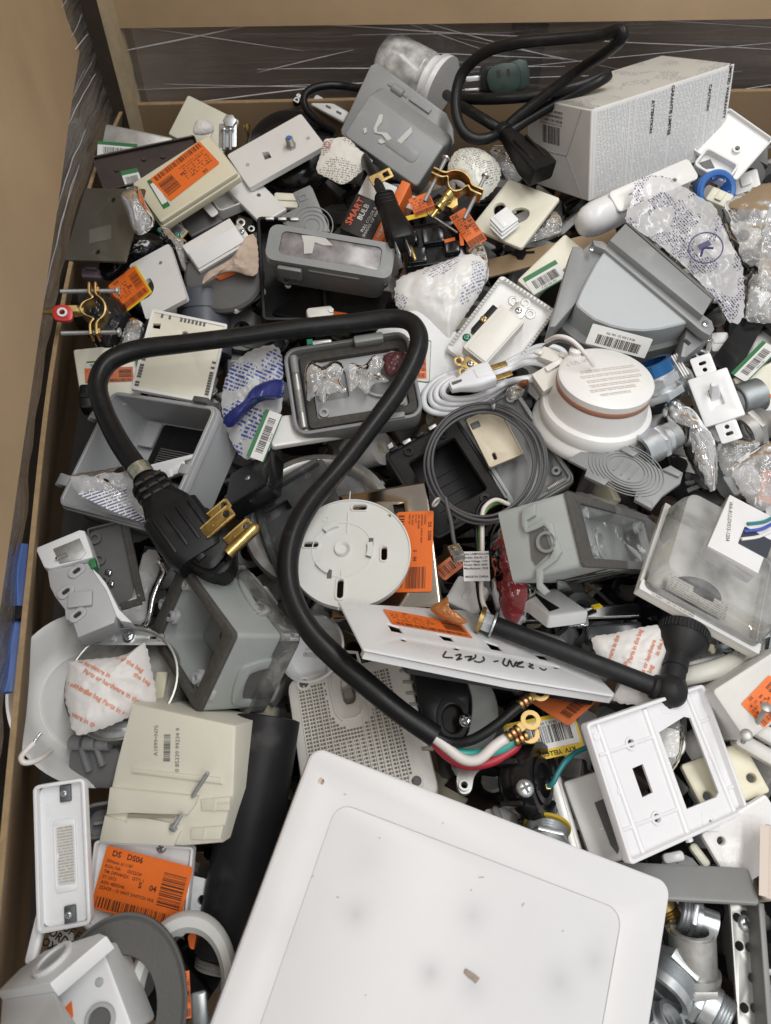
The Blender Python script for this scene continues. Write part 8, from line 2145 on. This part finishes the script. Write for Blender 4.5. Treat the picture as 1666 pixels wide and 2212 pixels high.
for (u, v, a_, b_) in ((693, 1686, .0028, .0022), (745, 1716, .0012, .0008), (697, 1690, .0012, .0024)):
    x, y = fr.pt(u, v); MB().slab(sm([(a_ * math.cos(t) * random.uniform(.6, 1.3), b_ * math.sin(t) * random.uniform(.6, 1.3)) for t in np.linspace(0, 2 * PI, 10)[:-1]], 2), 0, .0001).obj('rust_spot', RUST, T, TR(x, y, .0001), 0)
E(T, fr, 'tape_scrap', pm('tan_tape', (.36, .30, .25), .7, var=.3, scale=300), q('N', 1288, 1308, 1300, 1302, 1345, 1330, 1380, 1358, 1374, 1370, 1355, 1392, 1345, 1380, 1310, 1355, 1286, 1330), .0001, .0007)
MARK = pm('scuff_mark', (.42, .41, .39), .7)
for (u, v, a_, l_) in ((1040, 1895, .4, .004), (1130, 1954, 1.2, .003), (730, 1938, 0, .002), (820, 1810, .2, .0014), (957, 1778, 1.4, .0016), (1018, 1923, .1, .0014), (790, 2150, 1, .0012), (676, 1893, .5, .0014), (1216, 2011, .9, .0014), (1300, 1790, .3, .0014)):
    x, y = fr.pt(u, v); MB().slab(slot(l_, .0007, 0, 0, a_, 2), 0, .00012).obj('scuff', MARK, T, TR(x, y, .0001 if v > 0 else 0), 0)
SMG = pm('faint_grey', (.66, .66, .67), .4, var=.03)
# --- thick black range cord, over everything
fr = frame_at(640, 1150, .06, (100, 0))
T = thing('range_cord', 'thick black range cord looping across the heap with gold bladed plug', 'power cord', fr)
wire(T, 'cable', RUBBER, [(318, 1038, .085), (288, 1000, .080), (252, 945, .076), (222, 880, .074), (212, 825, .073), (238, 780, .072), (300, 755, .070), (400, 742, .068), (520, 727, .066), (640, 710, .064), (760, 698, .062), (840, 688, .064), (885, 695, .068), (905, 725, .070), (898, 770, .070), (862, 840, .068), (800, 925, .066), (735, 1010, .066), (672, 1085, .070), (636, 1150, .074), (622, 1215, .076), (630, 1285, .076), (668, 1360, .074), (730, 1425, .070), (800, 1485, .062), (870, 1542, .054), (940, 1590, .048)], .0093, 20, 8, rfun=lambda t: 1.0 + .035 * math.sin(t * 37))
inv = T.matrix_basis.inverted()
for name, mat, pts, r in (('black_wire', RUBBER, [(935, 1588, .050), (975, 1604, .050), (1020, 1598, .054), (1070, 1568, .058), (1110, 1535, .060), (1132, 1518, .061)], .0042),
                          ('teal_wire', TEAL, [(938, 1594, .046), (980, 1622, .044), (1030, 1630, .044), (1080, 1618, .048), (1108, 1600, .050), (1116, 1592, .051)], .0042),
                          ('white_wire', WIREW, [(936, 1592, .050), (960, 1610, .050), (1000, 1640, .050), (1035, 1640, .052), (1070, 1610, .056), (1102, 1590, .056)], .0042),
                          ('red_wire', REDI, [(932, 1596, .044), (965, 1630, .042), (1005, 1652, .042), (1060, 1645, .044), (1105, 1620, .046), (1118, 1605, .047)], .0042)):
    wire(T, name, mat, pts, r, 12)
def ring_terminal(u0, v0, u1, v1, dz):
    a_, b_ = W(u0, v0, dz), W(u1, v1, dz)
    f = axis_frame(a_, b_, (0, 0, 1)); L_ = f.w
    M = inv @ f.M @ RX(-PI / 2) @ RZ(0)
    # local: x across, y along (after turning) -> build flat
    o = MB().slab(slot(L_ * .9, .0066, 0, L_ * .45, PI / 2), -.0006, .0006, .0002).obj('terminal_tongue', DBRASS, T, inv @ f.M @ RX(PI / 2) @ Matrix.Diagonal((1, 1, 1, 1)))
    MB().ring(.0042, .0078, -.0009, .0009, 24).obj('terminal_eye', DBRASS, o, TR(0, L_ + .004, 0))
    for k in range(3): MB().lathe([(.0036, 0), (.0044, .0008), (.0044, .0028), (.0036, .0036)], 14).obj('crimp', DBRASS if k != 1 else COPPER, o, TR(0, -.002 + k * .0042, 0) @ RX(-PI / 2))
    return o
ring_terminal(1125, 1521, 1158, 1500, .062)
ring_terminal(1100, 1590, 1138, 1562, .060)
ring_terminal(1116, 1600, 1135, 1590, .054)
# plug
p0, p1 = W(312, 1030, .086), W(425, 1190, .078)
f = axis_frame(p0, p1, (0, 0, 1)); L = f.w; M2 = inv @ f.M
mb = MB(); loft(mb, [R3(rr(.026, .026, .012, 6), .004), R3(rr(.030, .029, .013, 6), L * .12), R3(rr(.032, .032, .013, 6), L * .30), R3(rr(.042, .036, .010, 6), L * .46), R3(rr(.043, .036, .010, 6), L * .50), R3(rr(.050, .038, .008, 6), L * .54), R3(rr(.051, .038, .008, 6), L * .75), R3(rr(.050, .040, .010, 6), L * 1.0), R3(rr(.044, .038, .012, 6), L * 1.12)])
mb.obj('plug_body', BLACK, T, M2, 25)
for k in range(3):
    for a_ in (-1, 0, 1): MB().box(.007, .0012, .0028, (a_ * .009, .0165 + .0004, L * (.13 + .085 * k)), .0006, .0004).obj('strain_slot', INK, T, M2)
for k in range(4): MB().box(.0035, .0025, L * .42, (-.0165 + k * .011, .0195, L * .78), .001, .0008).obj('grip_ridge', BLACK, T, M2)
for k in range(3): MB().slab(rr(.033, .0325, .0135, 6), 0, .004, .0012, (), None, .0012).obj('strain_rib', BLACK, T, M2 @ TR(0, 0, L * (.10 + .085 * k)))
hl_ = pm('holographic_label', (.55, .58, .50), .2, .8, var=.4, scale=260)
MB().ring(.0101, .0108, -.016, -.004, 24).obj('hologram_band', hl_, T, inv @ axis_frame(W(303, 1018, .085), W(332, 1062, .085)).M @ TR(0, 0, .012))
f2 = fit([(345, 1110), (440, 1080), (505, 1190), (450, 1250)], .086, None, (.05, -.2, 1), 90)
f2 = frame_at(437, 1190, .080, (60, -52), (.05, -.15, 1))
M3 = inv @ f2.M
E2 = sm(f2.pts([(385, 1120), (440, 1098), (480, 1130), (508, 1180), (490, 1220), (455, 1245), (400, 1215), (370, 1160)]), 4)
mb = MB(); loft(mb, [R3(E2, -.022), R3(E2, .004), R3(inset(ccw(E2), .003), .010), R3(inset(ccw(E2), .008), .012)]); mb.obj('plug_head', BLACK, T, M3, 40)
E3 = sm(f2.pts([(430, 1180), (470, 1165), (505, 1180), (500, 1225), (470, 1245), (440, 1225)]), 4)
MB().slab(E3, -.026, .004, .003).obj('plug_skirt', BLACK, T, M3)
for c_ in ([(352, 1112), (372, 1098), (412, 1150), (392, 1168)], [(380, 1096), (400, 1088), (438, 1132), (420, 1146)], [(395, 1172), (415, 1158), (445, 1200), (428, 1214)]):
    MB().slab(f2.pts(c_, .014), .008, .014, .002).obj('grip_facet', BLACK, T, M3)
def blade(c, dz, tip):
    fb = fit(c, dz, None, (-.2, -.3, .93), 90); Mb = inv @ fb.M
    o = MB().slab(rr(fb.w, fb.h, .002), -.0024, 0, .0008, [circ(.0030, fb.w * .30, 0, 14)], None, .0006).obj('blade', BRASS, T, Mb)
    for s in (-1, 1): MB().tube([(-fb.w * .48, s * fb.h * .40, .0002), (0, s * fb.h * .40, .0004), (fb.w * .44, s * fb.h * .40, .0002)], .0010, 6, 3).obj('blade_rib', BRASS, o)
    MB().lathe([(0, .0008), (.0012, .0005), (.0014, 0)], 10).obj('blade_dimple', BRASS, o, TR(-fb.w * .18, 0, 0))
blade([(432, 1140), (492, 1085), (507, 1112), (448, 1167)], .100, 0)
blade([(432, 1118), (485, 1078), (505, 1090), (445, 1140)], .094, 0)
blade([(478, 1162), (534, 1118), (552, 1138), (500, 1185)], .094, 0)
bp0, bp1 = inv @ W(492, 1196, .094), inv @ W(550, 1142, .096)
fb = axis_frame(bp0, bp1); MB().lathe([(0, 0), (.0052, 0), (.0052, fb.w), (.0036, fb.w + .004), (0, fb.w + .005)], 18).obj('ground_pin', BRASS, T, fb.M, 60)
